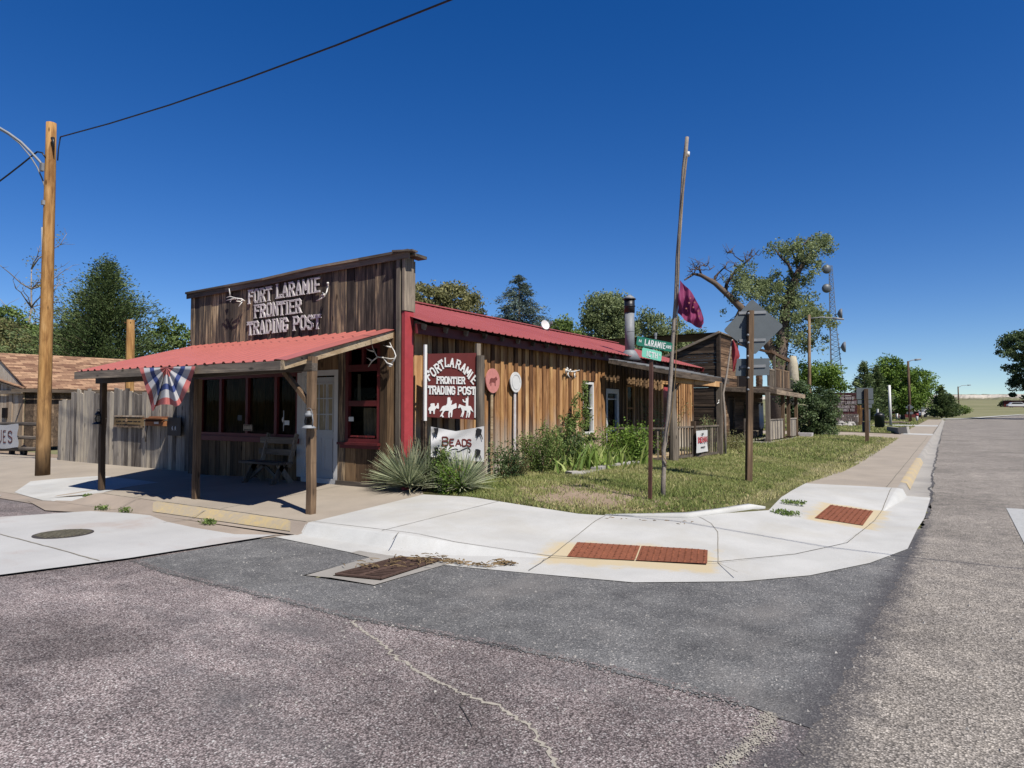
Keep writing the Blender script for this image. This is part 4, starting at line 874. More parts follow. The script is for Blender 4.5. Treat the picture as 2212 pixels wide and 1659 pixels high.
# ================================================================ THINGS ON AND ROUND THE TRADING POST
def single(m,name,mat,label,cat,group=None,smooth=False,kind=None):
    o=m.build(name,mat,None,smooth); return tag(o,label,cat,group,kind)
def taper(m,pts,r0,r1,n=7): 
    k=len(pts); m.tube(pts,[r0+(r1-r0)*i/(k-1) for i in range(k)],n)
def antler(name,cr,lines,label,rad=.016,depth=.10,plane=None,group='antlers hung on the walls',**pl):
    m=MB(); key=list(pl)[0]; base=pl[key]
    for L in lines:
        n=len(L); P=[]
        for i,(x,y) in enumerate(L):
            off=depth*(math.sin(i*1.9+L[0][0])*.5+.2*i)
            P.append(cr(x,y,**{key:base-off*(1 if key=='Y' else -1)}))
        if n==2: P=[P[0],(P[0]+P[1])/2+Vector((0,0,.008)),P[1]]
        taper(m,P,rad,rad*.35)
    return single(m,name,BONE,label,'antler',group,True)
cD=crop(820,1000,5.267)
antler('elk_rack',cD,[[(1880,500),(1800,470),(1740,385),(1640,372),(1605,300),(1572,230),(1560,190)],[(1590,285),(1515,268),(1465,240)],[(1640,378),(1560,440),(1500,530)],[(1555,435),(1470,385)],
 [(1840,490),(1905,430),(1935,355),(1910,280),(1872,220),(1840,145)],[(1872,222),(1800,207),(1735,185)],[(1740,390),(1850,405),(1915,395)],[(1830,520),(1890,480)],[(1815,500),(1840,525),(1875,515)]],'big white elk rack on the porch wall beside the red framed narrow window',.016,.035,Y=8.62)
antler('deer_antler',cA,[[(1450,500),(1375,450),(1250,432),(1110,390),(1020,420)],[(1110,388),(1085,200)],[(1380,450),(1388,530),(1310,630)],[(1250,440),(1180,450),(1020,482)],[(1150,452),(1110,525)],[(1380,520),(1250,500),(1290,450)]],'white forked antler left of the letters on the false front',.018,.07,Y=8.62)
antler('deer_antler',cB,[[(1215,225),(1215,300),(1190,430),(1160,500),(1080,455)],[(1150,520),(1060,600),(940,650)],[(1120,510),(1040,540)],[(1215,240),(1190,230)]],'curved white antler at the upper right end of the false front lettering',.02,.10,Y=8.60)
cE=crop(1640,1050,4.147)
antler('small_antler',cE,[[(240,245),(262,262),(300,270),(345,265),(410,250)],[(262,262),(262,310),(292,350)],[(350,268),(345,300),(352,355)],[(290,258),(300,240)],[(240,240),(235,290)],[(250,225),(270,245)]],'small bleached antler high on the golden side wall by the white window',.028,.04,X=-7.80)
antler('small_antler',crop(1700,1050,3.16),[[(1445,515),(1440,480),(1452,462)],[(1440,500),(1425,512)],[(1450,490),(1470,480)]],'tiny white antler on the far post of the side porch',.018,.03,X=-5.92)
# ---- discs on sticks
def disc(p,r,stick,matd,label,fig=None):
    p=Vector(p); m=MB(); n=40; N=Vector((1,0,0))
    t=thing('round_sign',(p.x,p.y,.15),label,'sign','round signs on sticks along the side wall')
    ring=[p+Vector((0,math.cos(k*6.283/n)*r,math.sin(k*6.283/n)*r*1.02)) for k in range(n)]; m.prism(ring,(.02,0,0)); m.build('disc',matd,t)
    m=MB(); m.beam((p.x-.02,p.y,.15),(p.x-.015,p.y+.01,p.z),.07,.02,(1,0,0)); m.build('stick',W_TAN if fig else WHITE2,t)
    if fig: m=MB(); m.prism([p+Vector((.0205,a*r,b*r)) for a,b in fig],(.004,0,0)); m.build('animal_silhouette',plain('ox_brown',(.22,.06,.05),.7),t)
    else:
        m=MB(); m.tube([p+Vector((.022,math.cos(k*.5)*r*.75,math.sin(k*.5)*r*.75)) for k in range(13)],.006,4); m.build('painted_ring',plain('faded_grey_line',(.45,.46,.47),.7),t)
    return t
a=c5(612,757,X=-7.80); b=c5(765,767,X=-7.80)
PINK=plain('faded_pink_paint',(.62,.25,.22),.8,.2,.15,16)
OX=[(-.48,.0),(-.42,.14),(-.25,.22),(.05,.2),(.28,.26),(.42,.38),(.5,.3),(.62,.2),(.58,.08),(.42,.05),(.38,-.05),(.34,-.2),(.36,-.42),(.26,-.42),(.22,-.15),(-.05,-.12),(-.25,-.14),(-.27,-.42),(-.38,-.42),(-.38,-.12),(-.5,-.3),(-.54,-.26)]
disc(a,.245,.0,PINK,'round pink sign with a brown ox on a stick against the side wall',OX)
disc(b,.215,.0,WHITE,'round white sign on a pale stick against the side wall')
# ---- tall roadside name board
bp=at(1037,1056,Z=.16)
m=MB(); t=thing('name_board',(bp.x,bp.y,.15),'maroon board reading FORT LARAMIE FRONTIER TRADING POST with white horse riders','sign')
cS=crop(1240,1040,7.541)
TL=cS(335,160,X=-7.50);TR=cS(1425,140,X=-7.22)
Ur=(TR-TL); URZ=Ur.z; Ur.z=0; WdS=Ur.length; Ur.normalize(); Nn=Ur.cross(Z3); Nn=Nn if Nn.dot(CAM-TL)>0 else -Nn
BLz=1.42
def onS(x,y,off=0.0):
    r=(cS(x,y,d=1)-CAM); q=TL+Nn*off; s=(q-CAM).dot(Nn)/r.dot(Nn); return CAM+r*s
BL=onS(305,1590);BR=onS(1410,1655)
m.prism([TL,TR,BR,BL],-Nn*.025); m.build('board',DARKRED,t)
m=MB(); WL=.018
def gl(ch,x0,y0,x1,y1,hpx,**k):
    pass
def sword(txt,A,B,h,st,**k):
    a=onS(*A,.004);b=onS(*B,.004); fitword(m,txt,a,b,(0,0,1),Nn,h,st,.012,k.get('gap',.2),k.get('serif',.8),.45)
# arched first line: one letter at a time along the arc
arc=[('F',330,640,395,775,-36),('O',440,560,500,680,-36),('R',500,500,560,590,-38),('T',585,400,665,520,-30),('L',718,270,720,465,-3),('A',850,262,860,470,6),('R',985,305,950,490,14),('A',1120,390,1060,560,25),('M',1215,460,1140,620,32),('I',1325,575,1215,725,35),('E',1395,660,1260,770,38)]
pos={0:(375,775),1:(470,690),2:(545,610),3:(640,530),4:(715,468),5:(835,470),6:(950,490),7:(1050,560),8:(1130,625),9:(1215,730),10:(1285,790)}
hts=.165
arcs=[('F',362,772,-37),('O',455,690,-37),('R',560,600,-35),('T',640,525,-30),('L',718,462,-3),('A',822,462,6),('R',950,488,16),('A',1058,545,27),('M',1145,625,33),('I',1225,720,38),('E',1290,800,42)]
for ch,x,y,an in arcs:
    o=onS(x,y,.004); a=math.radians(-an); U=Ur*math.cos(a)+Z3*math.sin(a); V=Z3*math.cos(a)-Ur*math.sin(a); glyph(m,ch,o,U,V,Nn,.165,.74,.026,.012,.7)
sword('FRONTIER',(530,840),(1150,848),.13,.024,gap=.2)
sword('TRADING',(335,1078),(925,1090),.15,.026,gap=.18); sword('POST',(1010,1092),(1385,1090),.15,.026,gap=.18)
def silh(pts,sc=1): m.prism([onS(x,y,.004) for x,y in pts],Nn*.010)
silh([(335,1430),(345,1390),(385,1350),(380,1310),(400,1285),(470,1280),(480,1345),(505,1350),(530,1320),(535,1280),(562,1275),(570,1330),(572,1390),(555,1410),(520,1385),(480,1430),(475,1520),(450,1525),(440,1450),(395,1450),(395,1515),(360,1520),(355,1450)])
silh([(595,1465),(610,1430),(650,1360),(690,1335),(735,1330),(760,1290),(765,1170),(785,1145),(830,1150),(835,1200),(840,1240),(870,1210),(862,1270),(845,1320),(900,1310),(965,1275),(975,1380),(945,1400),(905,1410),(880,1440),(875,1530),(865,1595),(840,1590),(845,1510),(830,1480),(815,1530),(815,1605),(785,1600),(785,1520),(800,1450),(720,1450),(690,1470),(655,1540),(685,1590),(655,1600),(630,1570),(600,1585),(620,1540),(655,1470),(650,1440)])
silh([(1005,1385),(1035,1300),(1060,1310),(1130,1340),(1180,1350),(1185,1270),(1120,1250),(1100,1190),(1130,1195),(1150,1240),(1180,1230),(1180,1160),(1215,1165),(1230,1110),(1240,1170),(1235,1270),(1235,1335),(1290,1345),(1320,1400),(1355,1485),(1310,1450),(1280,1430),(1285,1500),(1255,1605),(1235,1600),(1245,1500),(1225,1480),(1220,1550),(1200,1610),(1185,1605),(1200,1520),(1205,1450),(1150,1440),(1140,1500),(1110,1595),(1095,1595),(1110,1510),(1075,1590),(1065,1585),(1100,1480),(1085,1420),(1060,1370),(1020,1395)])
m.build('white_letters_and_riders',WHITE,t)
m=MB(); a=onS(270,150); b=onS(290,1640); b2=Vector((a.x,a.y,.1)); m.beam(Vector((a.x,a.y,1.4)),Vector((a.x,a.y,2.70)),.05,.04,Nn,r=.9); m.build('white_edge_strip',WHITE,t)
m=MB(); a=onS(1395,960,.01); m.beam(Vector((a.x,a.y,1.44)),Vector((a.x,a.y,2.0)),.03,.02,Nn,r=.9); m.build('white_edge_strip',WHITE,t)
m=MB(); a=onS(250,150,-.05); m.beam((a.x,a.y,.1),(a.x,a.y,1.42),.09,.07,Nn,r=.1); m.beam((a.x+.05,a.y-.02,.1),(a.x+.05,a.y-.02,1.42),.03,.03,Nn,r=.6); m.build('post',W_LOG,t)
m=MB(); m.tube([Vector((bp.x,bp.y,z)) for z in(.05,.6,1.2,1.8,2.57)],[.088,.084,.082,.08,.078],12,r=.35); m.beam((bp.x-.10,bp.y+.07,1.5),(bp.x-.10,bp.y+.07,2.80),.09,.05,Nn,r=.8); m.build('post',W_GREY,t)
# ---- BEADS banner
cN=crop(1280,1250,11.06)
bq=Vector((bp.x,bp.y,0))-Nn*(-.10)
def onB(x,y,off=0):
    r=(cN(x,y,d=1)-CAM); q=bq+Nn*off; s=(q-CAM).dot(Nn)/r.dot(Nn); return CAM+r*s
t=thing('banner',onB(1000,1480),'white cloth banner reading BEADS with black head silhouettes, below the maroon board','banner')
def wv(a,b): return .035*math.sin(a*5.2+b*2.0)*(1-abs(2*a-1)**3)+.02*math.sin((a-b)*11)*(1-a)
def banpt(a,b,off=0):
    yt=315+(a**1.0)*5+165*max(0,1-abs(2*(a-.47)))**.9
    x=140+(1905-140)*a-(40*(1-b))*0; yb=1330+170*a if a>.3 else 1330+170*a
    return onB(x-(10*(1-b))*0,yt+(yb+0-yt)*(1-b),off+wv(a,b))
m=MB(); m.grid(lambda a,b: banpt(a,b),44,20); 
CLOTH=leafm('white_banner_cloth',[(0,(.70,.70,.70)),(1,(.74,.74,.74))],.25); m.build('cloth',CLOTH,t,True)
def inv(x,y):
    a=(x-140)/1765; yt=315+a*5+165*max(0,1-abs(2*(a-.47)))**.9; yb=1330+170*a; return a,1-(y-yt)/(yb-yt)
def bp2(x,y,off=.01): a,b=inv(x,y); return banpt(min(.999,max(.001,a)),b,off)
m=MB()
def bstroke(pts,wd,off=.010):
    P=[bp2(x,y,off) for x,y in pts]
    for a,b in zip(P[:-1],P[1:]): m.beam(a,b,wd,.004,Nn)
BT={'B':(520,680,200,270),'E':(775,750,150,215),'A':(965,760,175,215),'D':(1185,760,150,215),'S':(1350,760,130,220)}
for ch,(x,y,ww,hh) in BT.items():
    for i,line in enumerate(GL[ch]): bstroke([(x+p[0]/.6*ww,y+hh-p[1]*hh) for p in line],.026,.010+i*.001)
m.build('maroon_letters',DARKRED,t)
INK=plain('black_ink',(.012,.012,.014),.7,.2,.1)
m=MB(); bstroke([(740,1125),(860,1085),(960,1065),(1040,1090)],.012); bstroke([(985,1150),(1080,1150),(1200,1090),(1330,1030),(1400,1045),(1450,1110),(1440,1180),(1405,1190),(1400,1150)],.014)
m.build('swirl',INK,t)
for dx,dy in((0,0),(-35,690)):
    m=MB(); m.prism([bp2(x+dx,y+dy,.02) for x,y in[(1650,385),(1740,385),(1825,430),(1810,530),(1800,560),(1830,650),(1855,760),(1835,755),(1800,640),(1770,595),(1740,610),(1660,730),(1680,640),(1640,630),(1635,560),(1650,470)]],Nn*.003); m.build('head_silhouette',INK,t)
for dx,dy in((0,0),(10,640)):
    m=MB(); m.prism([bp2(x+dx,y+dy,.035) for x,y in[(235,380),(380,375),(370,470),(345,560),(340,690),(300,620),(262,560),(235,640),(215,720),(222,600),(235,500)]],Nn*.003); m.build('head_silhouette',INK,t)

# ---- bunting
cF=crop(300,1080,5.267)
m=MB(); ringc=[(-1,0)]
outer=[(620,125),(655,230),(690,340),(725,460),(762,560),(795,690),(822,805),(850,800),(880,735),(960,705),(1050,700),(1130,708),(1200,738),(1255,710),(1300,650),(1350,540),(1405,430),(1450,300),(1490,170),(1512,85)]
C0=(1050,118)
def bunt(a,b):
    i=a*(len(outer)-1); k=min(int(i),len(outer)-2); f=i-k; x=outer[k][0]*(1-f)+outer[k+1][0]*f; y=outer[k][1]*(1-f)+outer[k+1][1]*f
    xx=C0[0]+(x-C0[0])*b; yy=C0[1]+(y-C0[1])*b
    if a<.08 or a>.94: yy=max(yy,100+ (0 if a>.5 else 20))
    off=.055*math.sin(a*3.14*13)*b+.06*math.sin(a*3.14*3+1)*b
    return cF(xx,yy,Y=5.80-off*.9-.05*b)
bands=[(.0,.22,0),(.22,.46,1),(.46,.62,2),(.62,.84,1),(.84,1.0,0)]
BR_=leafm('faded_red_cloth',[(0,(.46,.09,.085)),(1,(.66,.24,.22))],.3);BWt=leafm('white_cloth',[(0,(.58,.58,.6)),(1,(.76,.76,.77))],.35);BB=leafm('navy_cloth',[(0,(.035,.05,.16)),(1,(.10,.15,.40))],.25)
for b0,b1,mi in bands:
    m.grid(lambda a,b: bunt(a,b0+(b1-b0)*b+.03*math.sin(a*21)*(b1<1 and b>.99 or b0>0 and b<.01)),90,5,mi=mi)
single(m,'bunting',[BR_,BWt,BB],'faded red white and blue bunting fan hung from the porch eave','bunting',None,True)
# ---- lanterns
def lantern(p,h,label,mat):
    p=Vector(p); t=thing('lantern',p,label,'lantern','lanterns on the porch posts')
    m=MB(); r=h*.29
    m.tube([p+Vector((0,0,z*h)) for z in(0,.02,.13,.16)],[r*1.25,r*1.3,r*.8,r*.45],14); m.build('base',mat,t,True)
    m=MB(); m.tube([p+Vector((0,0,z*h)) for z in(.16,.25,.38,.5,.58)],[r*.45,r*.72,r*.8,r*.6,r*.45],14); m.build('globe',GLASS,t,True)
    m=MB(); m.tube([p+Vector((0,0,z*h)) for z in(.57,.64,.72,.8,.86,.88)],[r*.5,r*.78,r*.7,r*.4,r*.4,r*.1],14)
    for s in(-1,1): m.tube([p+Vector((s*r*.95,0,h*.12)),p+Vector((s*r*1.05,0,h*.4)),p+Vector((s*r*.85,0,h*.68)),p+Vector((s*r*.3,0,h*.74))],r*.1,6)
    m.build('cap_and_frame',mat,t,True)
    m=MB(); m.tube([p+Vector((math.cos(a)*r*.9,0,h*.66+math.sin(a)*h*.36)) for a in np.linspace(0,3.14,9)],r*.05,5); m.build('bail_handle',mat,t,True)
pL=cD(560,1500,Y=PP[2].y-.10); hL=(pL-cD(560,1185,Y=PP[2].y-.10)).length
lantern(pL,hL,'pale grey hurricane lantern on the near right porch post',GALV)
pL=crop(300,1080,5.267)(0,0,Y=6.4); cG=crop(200,1050,3.0157); pL=cG(285,672,Y=PP[0].y-.05); hL=(pL-cG(300,540,Y=PP[0].y-.05)).length
lantern(pL,hL,'black hurricane lantern on the far left porch post',BLACK)
# ---- bench
bx0,bx1=-12.15,-10.95
pz=.2; cH=crop(680,1300,9.218)
q0=cH(1240,1480,Z=.165); ql=cH(200,1390,Z=.17)
bx1=q0.x+.05; by=q0.y; bx0=ql.x+.0; BYb=8.35
t=thing('bench',((bx0+bx1)/2,8.1,.17),'weathered plank bench with two back slats under the shop window','bench')
byf=by+.02; bsz=.60-.0
m=MB(); m.box(bx0-.03,bx1+.08,byf+.02,byf+.17,.56,.60,.4); m.box(bx0-.03,bx1+.08,byf+.19,byf+.36,.56,.60,.6); m.build('seat',W_GREYX,t)
m=MB(); yb=byf+.42
m.beam((bx0+.05,yb+.04,.99),(bx1+.02,yb+.04,.99),.025,.125,Z3,r=.85); m.beam((bx0+.05,yb+.01,.77),(bx1+.02,yb+.01,.77),.025,.115,Z3,r=.75); m.build('backrest',W_GREYX,t)
for x in(bx0+.2,bx1-.05):
    m=MB(); m.beam((x,byf+.24,.57),(x,byf-.02,.17),.10,.035,(1,0,0)); m.build('leg',W_GREY,t)
    m=MB(); m.beam((x,byf+.12,.57),(x,byf+.44,.17),.10,.035,(1,0,0)); m.build('leg',W_GREY,t)
    m=MB(); m.beam((x+.03,byf+.34,.5),(x+.03,yb+.10,1.12),.08,.035,(1,0,0)); m.build('back_upright',W_GREY,t)
xm=(bx0+bx1)/2
for s in(-1,1):
    m=MB(); m.beam((xm-s*.05,byf+.19,.56),(xm+s*.45,byf+.19,.26),.06,.03,(0,1,0)); m.build('brace',W_GREY,t)
# ---- things in the shop window
def card(name,cr,a,b,Y,mat,label,cat='sign',th=.006,marks=None,group=None):
    p=cr(*a,Y=Y);q=cr(*b,Y=Y); m=MB(); m.box(min(p.x,q.x),max(p.x,q.x),Y-th,Y,min(p.z,q.z),max(p.z,q.z)); 
    if not marks: return single(m,name,mat,label,cat,group)
    t=thing(name,(p.x,Y,min(p.z,q.z)),label,cat,group); m.build('board',mat,t); marks(t,p,q,Y); return t
cW=crop(560,1100,6.506)
card('paper_note',cW,(1515,35),(1715,130),8.69,plain('yellowed_card',(.40,.26,.07),.8,.1,.2,30),'small yellowed note above the shop window')
def mk(rows,mat,r0=.16,r1=.86,wl=.6):
    def f(t,p,q,Y):
        m=MB(); x0,x1=min(p.x,q.x),max(p.x,q.x); z0,z1=min(p.z,q.z),max(p.z,q.z)
        for k in range(rows):
            z=z1-(z1-z0)*(r0+(r1-r0)*k/max(1,rows-1)); h=(z1-z0)/rows*.34; x=x0+(x1-x0)*.08
            while x<x1-(x1-x0)*.1:
                w_=h*random.uniform(.5,.9); 
                if random.random()<.86: m.box(x,x+w_,Y-.010,Y-.004,z-h/2*random.uniform(.7,1),z+h/2)
                x+=w_*1.35
        m.build('lettering',mat,t)
    return f
card('sill_sign',cW,(1110,1130),(1280,1255),8.66,W_SHED,'little wooden sign standing on the shop window sill',marks=mk(2,INK))
card('fly_swatter_card',cW,(1000,945),(1080,1050),8.66,plain('dull_grey_card',(.10,.11,.12),.7),'small dull grey card in the middle of the shop window')
card('price_card',cW,(1910,1050),(2005,1140),8.66,LETT,'small white card low in the right pane of the shop window')
p=cW(1880,1035,Y=8.66); m=MB(); m.tube([p+Vector((0,0,-.05)),p+Vector((0,0,0)),p+Vector((0,0,.05))],[.012,.022,.010],10); m.tube([p+Vector((.02,0,-.22)),p+Vector((.02,0,.18))],.008,6); single(m,'feather_ornament',WHITE,'white drop shaped ornament hanging in the right shop window pane','ornament',None,True)
card('flag_sticker',cD,(1195,1320),(1270,1390),8.735,LETT,'white sticker in the red framed narrow window')
# ---- signs on the board fence
YFN=8.93
def planksign(t,p,q,Y):
    mk(3,INK)(t,p,q,Y)
    m=MB(); x0,x1=min(p.x,q.x),max(p.x,q.x); z0,z1=min(p.z,q.z),max(p.z,q.z)
    for z in(z0,z1): m.box(x0-.02,x1+.02,Y-.02,Y,z-.02,z+.02)
    c=(x0+x1)/2-.08; m.tube([(c,Y-.012,z1-.05),(c+.01,Y-.02,(z0+z1)/2),(c,Y-.012,z0+.06)],[.02,.035,.02],8)
    m.build('frame',W_SHED,t)
card('carved_plank_sign',cF,(230,885),(690,1055),YFN-.05,wood('ochre_plank',[(0,(.10,.06,.025)),(.5,(.27,.18,.085)),(1,(.42,.3,.16))],axis='x'),'ochre wooden plank sign with three rows of dark letters on the grey fence',marks=planksign)
p=cF(715,890,Y=YFN-.12);q=cF(1000,1045,Y=YFN-.12)
t=thing('letter_box',(p.x,YFN,q.z),'reddish brown wooden box with lid on the grey fence between two signs','box')
RW_=wood('reddish_cedar',[(0,(.10,.035,.015)),(.5,(.30,.12,.05)),(1,(.46,.22,.1))],axis='x')
m=MB(); m.box(p.x,q.x,YFN-.12,YFN,q.z,p.z-.10); m.build('body',RW_,t)
m=MB(); m.beam((p.x-.02,YFN-.08,p.z-.05),(q.x+.03,YFN-.08,p.z-.05),.2,.03,Z3,r=.9); m.add([(p.x-.02,YFN-.16,p.z-.12),(q.x+.03,YFN-.16,p.z-.12),(q.x+.03,YFN,p.z),(p.x-.02,YFN,p.z)],[(0,1,2,3)]); m.build('lid',RW_,t)
m=MB(); x=(p.x*.45+q.x*.55); m.box(x-.03,x+.16,YFN-.128,YFN-.122,q.z+.05,q.z+.12); m.build('white_label',WHITE2,t)
m=MB(); x=q.x+.0; m.tube([(p.x-.03,YFN-.05,p.z-.1),(p.x-.06,YFN-.07,p.z-.38),(p.x-.10,YFN-.05,p.z-.62)],[.03,.035,.015],6); single(m,'weathered_stick',BARKP,'crooked pale stick hanging on the fence beside the wooden box','stick',None,True)
def plaque(t,p,q,Y):
    m=MB(); x0,x1=min(p.x,q.x),max(p.x,q.x); z0,z1=min(p.z,q.z),max(p.z,q.z); W_=x1-x0;H=z1-z0
    for a,b,c_,d in((x0,x1,z0,z0+.018),(x0,x1,z1-.018,z1),(x0,x0+.018,z0+.018,z1-.018),(x1-.018,x1,z0+.018,z1-.018)): m.box(a,b,Y-.012,Y,c_,d)
    for k in range(7):
        a=-1+k/3; cx=x0+W_*.5+a*W_*.34; cz=z1-H*.16-abs(a)**2*H*.03; m.box(cx-W_*.045,cx+W_*.045,Y-.011,Y-.006,cz-H*.05,cz+H*.045)
    for k in range(8): cx=x0+W_*(.25+k*.07); m.box(cx,cx+W_*.04,Y-.011,Y-.006,z1-H*.33,z1-H*.29)
    for s in(-1,1):
        cx=x0+W_*(.5+s*.1); cz=z0+H*.42
        m.tube([(cx,Y-.008,cz+H*.10),(cx+s*.01,Y-.008,cz),(cx-s*.02,Y-.008,cz-H*.15)],[.016,.03,.012],8); m.tube([(cx,Y-.008,cz+.0),(cx+s*.045,Y-.008,cz-H*.15)],[.02,.012],6)
    for k in range(6): cx=x0+W_*(.3+k*.07); m.box(cx,cx+W_*.045,Y-.011,Y-.006,z0+H*.12,z0+H*.16)
    m.build('pale_design',plain('pale_plaque_paint',(.75,.73,.70),.7,.2,.1),t)
card('dark_plaque',cF,(1080,905),(1285,1200),YFN-.04,plain('dark_plaque_board',(.035,.028,.026),.6,.3,.2,8),'dark framed plaque with two pale figures on the shaded fence',marks=plaque,th=.02)
# ---- board fence
t=thing('board_fence',(-17.5,9,.1),'tall grey weathered board fence running from the pole to the trading post','fence')
m=MB()
def FN(u,n,z): return (u,9.0-n,z)
zt=lambda u: 2.06+.05*math.sin(u*3.1)+.03*math.sin(u*9)
u=-20.2
while u<-14.28:
    w_=random.uniform(.13,.24); z=zt(u)+random.uniform(-.06,.05)
    if -16.6<u<-15.9 and random.random()<.4: z-=.14
    fbox(m,FN,u,min(-14.26,u+w_-.008),-.01+random.uniform(0,.012),.022+random.uniform(0,.012),.10,z,None,0,z-random.uniform(-.02,.05)); u+=w_
m.build('panel',W_FENCE,t)
m=MB()
for z in(.5,1.7): fbox(m,FN,-20.2,-14.3,-.07,-.02,z,z+.09)
m.build('rail',W_GREYX,t)
m=MB()
u=-20.98
while u<-20.25: w_=random.uniform(.16,.24); fbox(m,FN,u,u+w_-.01,-.03,.0,.10,1.85+random.uniform(-.05,.03)); u+=w_
m.build('gate',W_FENCE,t)
# ---- plain post behind the fence
p=at(281,790,Y=9.6); pt=at(282.5,691,Y=9.6); m=MB(); m.tube([(p.x,9.6,.1),(p.x,9.6,1.9),(pt.x,9.6,pt.z)],[.115,.11,.10],12,r=.6); m.beam((pt.x-.22,9.55,pt.z-.06),(pt.x+.1,9.55,pt.z-.08),.02,.03,Z3); single(m,'timber_post',W_POLE,'stout bare timber post standing just behind the grey board fence','post')
# ---- utility pole with lamp arm
b=at(92,1028,Z=.10); top=at(111,266,d=1); r=(top-CAM); 
s=((b-CAM).dot(Vector((fw.x,fw.y,0)).normalized()))/(r.dot(Vector((fw.x,fw.y,0)).normalized())); top=CAM+r*s
t=thing('utility_pole',b,'tall yellow pine utility pole carrying a curved lamp arm beside the fence','utility pole')
m=MB(); m.tube([b.lerp(top,f) for f in np.linspace(0,1,12)],[.148-.045*f for f in np.linspace(0,1,12)],18,r=.5,wob=.03); m.build('pole',W_POLE,t,True)
sc=(b-CAM).length
def pl(x,y,off=0): 
    r=at(x,y,d=1)-CAM; h=Vector((fw.x,fw.y,0)).normalized(); return CAM+r*(((b-CAM).dot(h)+off)/r.dot(h))
cP=crop(0,300,2.37); KK=2212/3072
P_=lambda x,y,off=0: pl((x/2.37)*KK,(300+y/2.37)*KK,off)
m=MB(); m.tube([P_(325,490),P_(285,440),P_(220,370),P_(150,300),P_(60,235),P_(0,200),P_(-120,150),P_(-260,120)],.028,8); m.tube([P_(318,700),P_(318,620),P_(300,560),P_(265,480),P_(215,400),P_(140,310),P_(60,245),P_(0,212)],.016,6); m.build('lamp_arm',GALV,t,True)
m=MB(); q=P_(-300,115); m.tube([q+Vector((-.3,0,0)),q,q+Vector((.35,0,.02))],[.05,.14,.07],10); m.build('lamp_head',GALV,t,True)
m=MB(); q=P_(325,490); m.box(q.x-.0,q.x+.11,q.y-.13,q.y-.07,q.z-.09,q.z+.09); m.build('bracket',GALV,t); m=MB(); q=P_(300,905); m.beam(q,P_(303,1100),.03,.03,Z3); m.build('conduit',WHITE,t); m=MB(); q=P_(310,730,-.1); m.box(q.x-.04,q.x+.04,q.y-.04,q.y+.04,q.z-.05,q.z+.05); m.build('bracket',GALV,t)
m=MB(); q=P_(375,270,-.12); m.tube([q,P_(380,300,-.14),P_(385,360,-.13)],[.045,.03,.012],8); m.build('insulator_hook',BLACK,t,True)
m=MB(); p0=P_(430,262); p1=Vector((18,7.2,8.2)); P=[P_(410,430),P_(415,350),P_(425,290),p0]
a=Vector((-8.58,6.61,7.04)); 
w0=[(125,300),(160,288),(330,226),(470,172),(600,123),(750,62),(890,0),(960,-32)]
for f in np.linspace(0,1,15)[1:]:
    x=p0.x+(16-p0.x)*f; P.append(Vector((x,p0.y+(6.4-p0.y)*min(1,f*1.5),p0.z*(1-f)+7.9*f-1.15*4*f*(1-f)*.9)))
m.tube(P,.014,6); single(m,'overhead_cable',BLACK,'black twisted cable running from the pole top up across the sky','cable',None,True)
m=MB(); m.tube([P_(325,410,-.1),P_(300,375,-.1),P_(265,368),P_(230,395),P_(150,460),P_(60,530),P_(0,575),P_(-300,760)],.018,6); single(m,'overhead_cable',BLACK,'black cable dropping from the pole toward the left edge','cable',None,True)
# ---- rail fence, banner, tyre
cR=crop(0,1100,5.027)
t=thing('rail_fence',(-24.5,9.3,.1),'low grey split rail fence left of the utility pole','fence')
def onR(x,y): return cR(x,y,Y=9.25)
for y0,y1 in((862,872),(1070,1078),(1245,1240)):
    m=MB(); a=onR(600,y1);b_=onR(100,y0); d=(a-b_); m.tube([b_-d*1.2,b_,b_+d*.5+Vector((0,0,.01)),a],[.06,.055,.06,.055],7,wob=.15,r=random.random()); m.build('rail',W_GREYX,t)
for x in(150,-700):
    q=onR(x,1370); m=MB(); m.beam((q.x,9.3,.1),(q.x,9.3,1.15),.14,.12,(0,1,0),r=.1); m.build('post',W_LOG,t)
t=thing('banner',onR(100,1230),'white banner with maroon letters ending UES tied to the rail fence','banner')
def onU(x,y,o=0): return cR(x,y,Y=9.13-o)
m=MB(); m.grid(lambda a,b: onU(-700+970*a+ (12*math.sin(b*9) if a>.97 else 0),1225-355*b-12*math.sin(a*14),.004*math.sin(a*17+b*3)),50,10); m.build('cloth',CLOTH,t,True)
m=MB()
def ust(ch,x,y,ww,hh,wd):
    for i,line in enumerate(GL[ch]):
        P=[onU(x+p[0]/.6*ww,y+hh-p[1]*hh,.013+i*.001) for p in line]
        for a,b in zip(P[:-1],P[1:]): m.beam(a,b,wd,.004,(0,1,0))
ust('S',120,975,62,165,.040); ust('E',48,968,42,172,.034); ust('U',-40,955,60,185,.034)
m.build('maroon_letters',DARKRED,t)
q=onR(258,1375); m=MB(); R_=.19; c_=Vector((q.x,9.42,.1+R_)); m.tube([c_+Vector((math.cos(a)*R_*.72,0,math.sin(a)*R_*.72)) for a in np.linspace(0,6.283,25)],R_*.28,10,cap=False); m.tube([c_+Vector((0,-.02,0)),c_+Vector((0,.04,0))],R_*.5,16); single(m,'cart_wheel',BLACK,'small black tyre leaning beside the rail fence post','tyre',None,True)
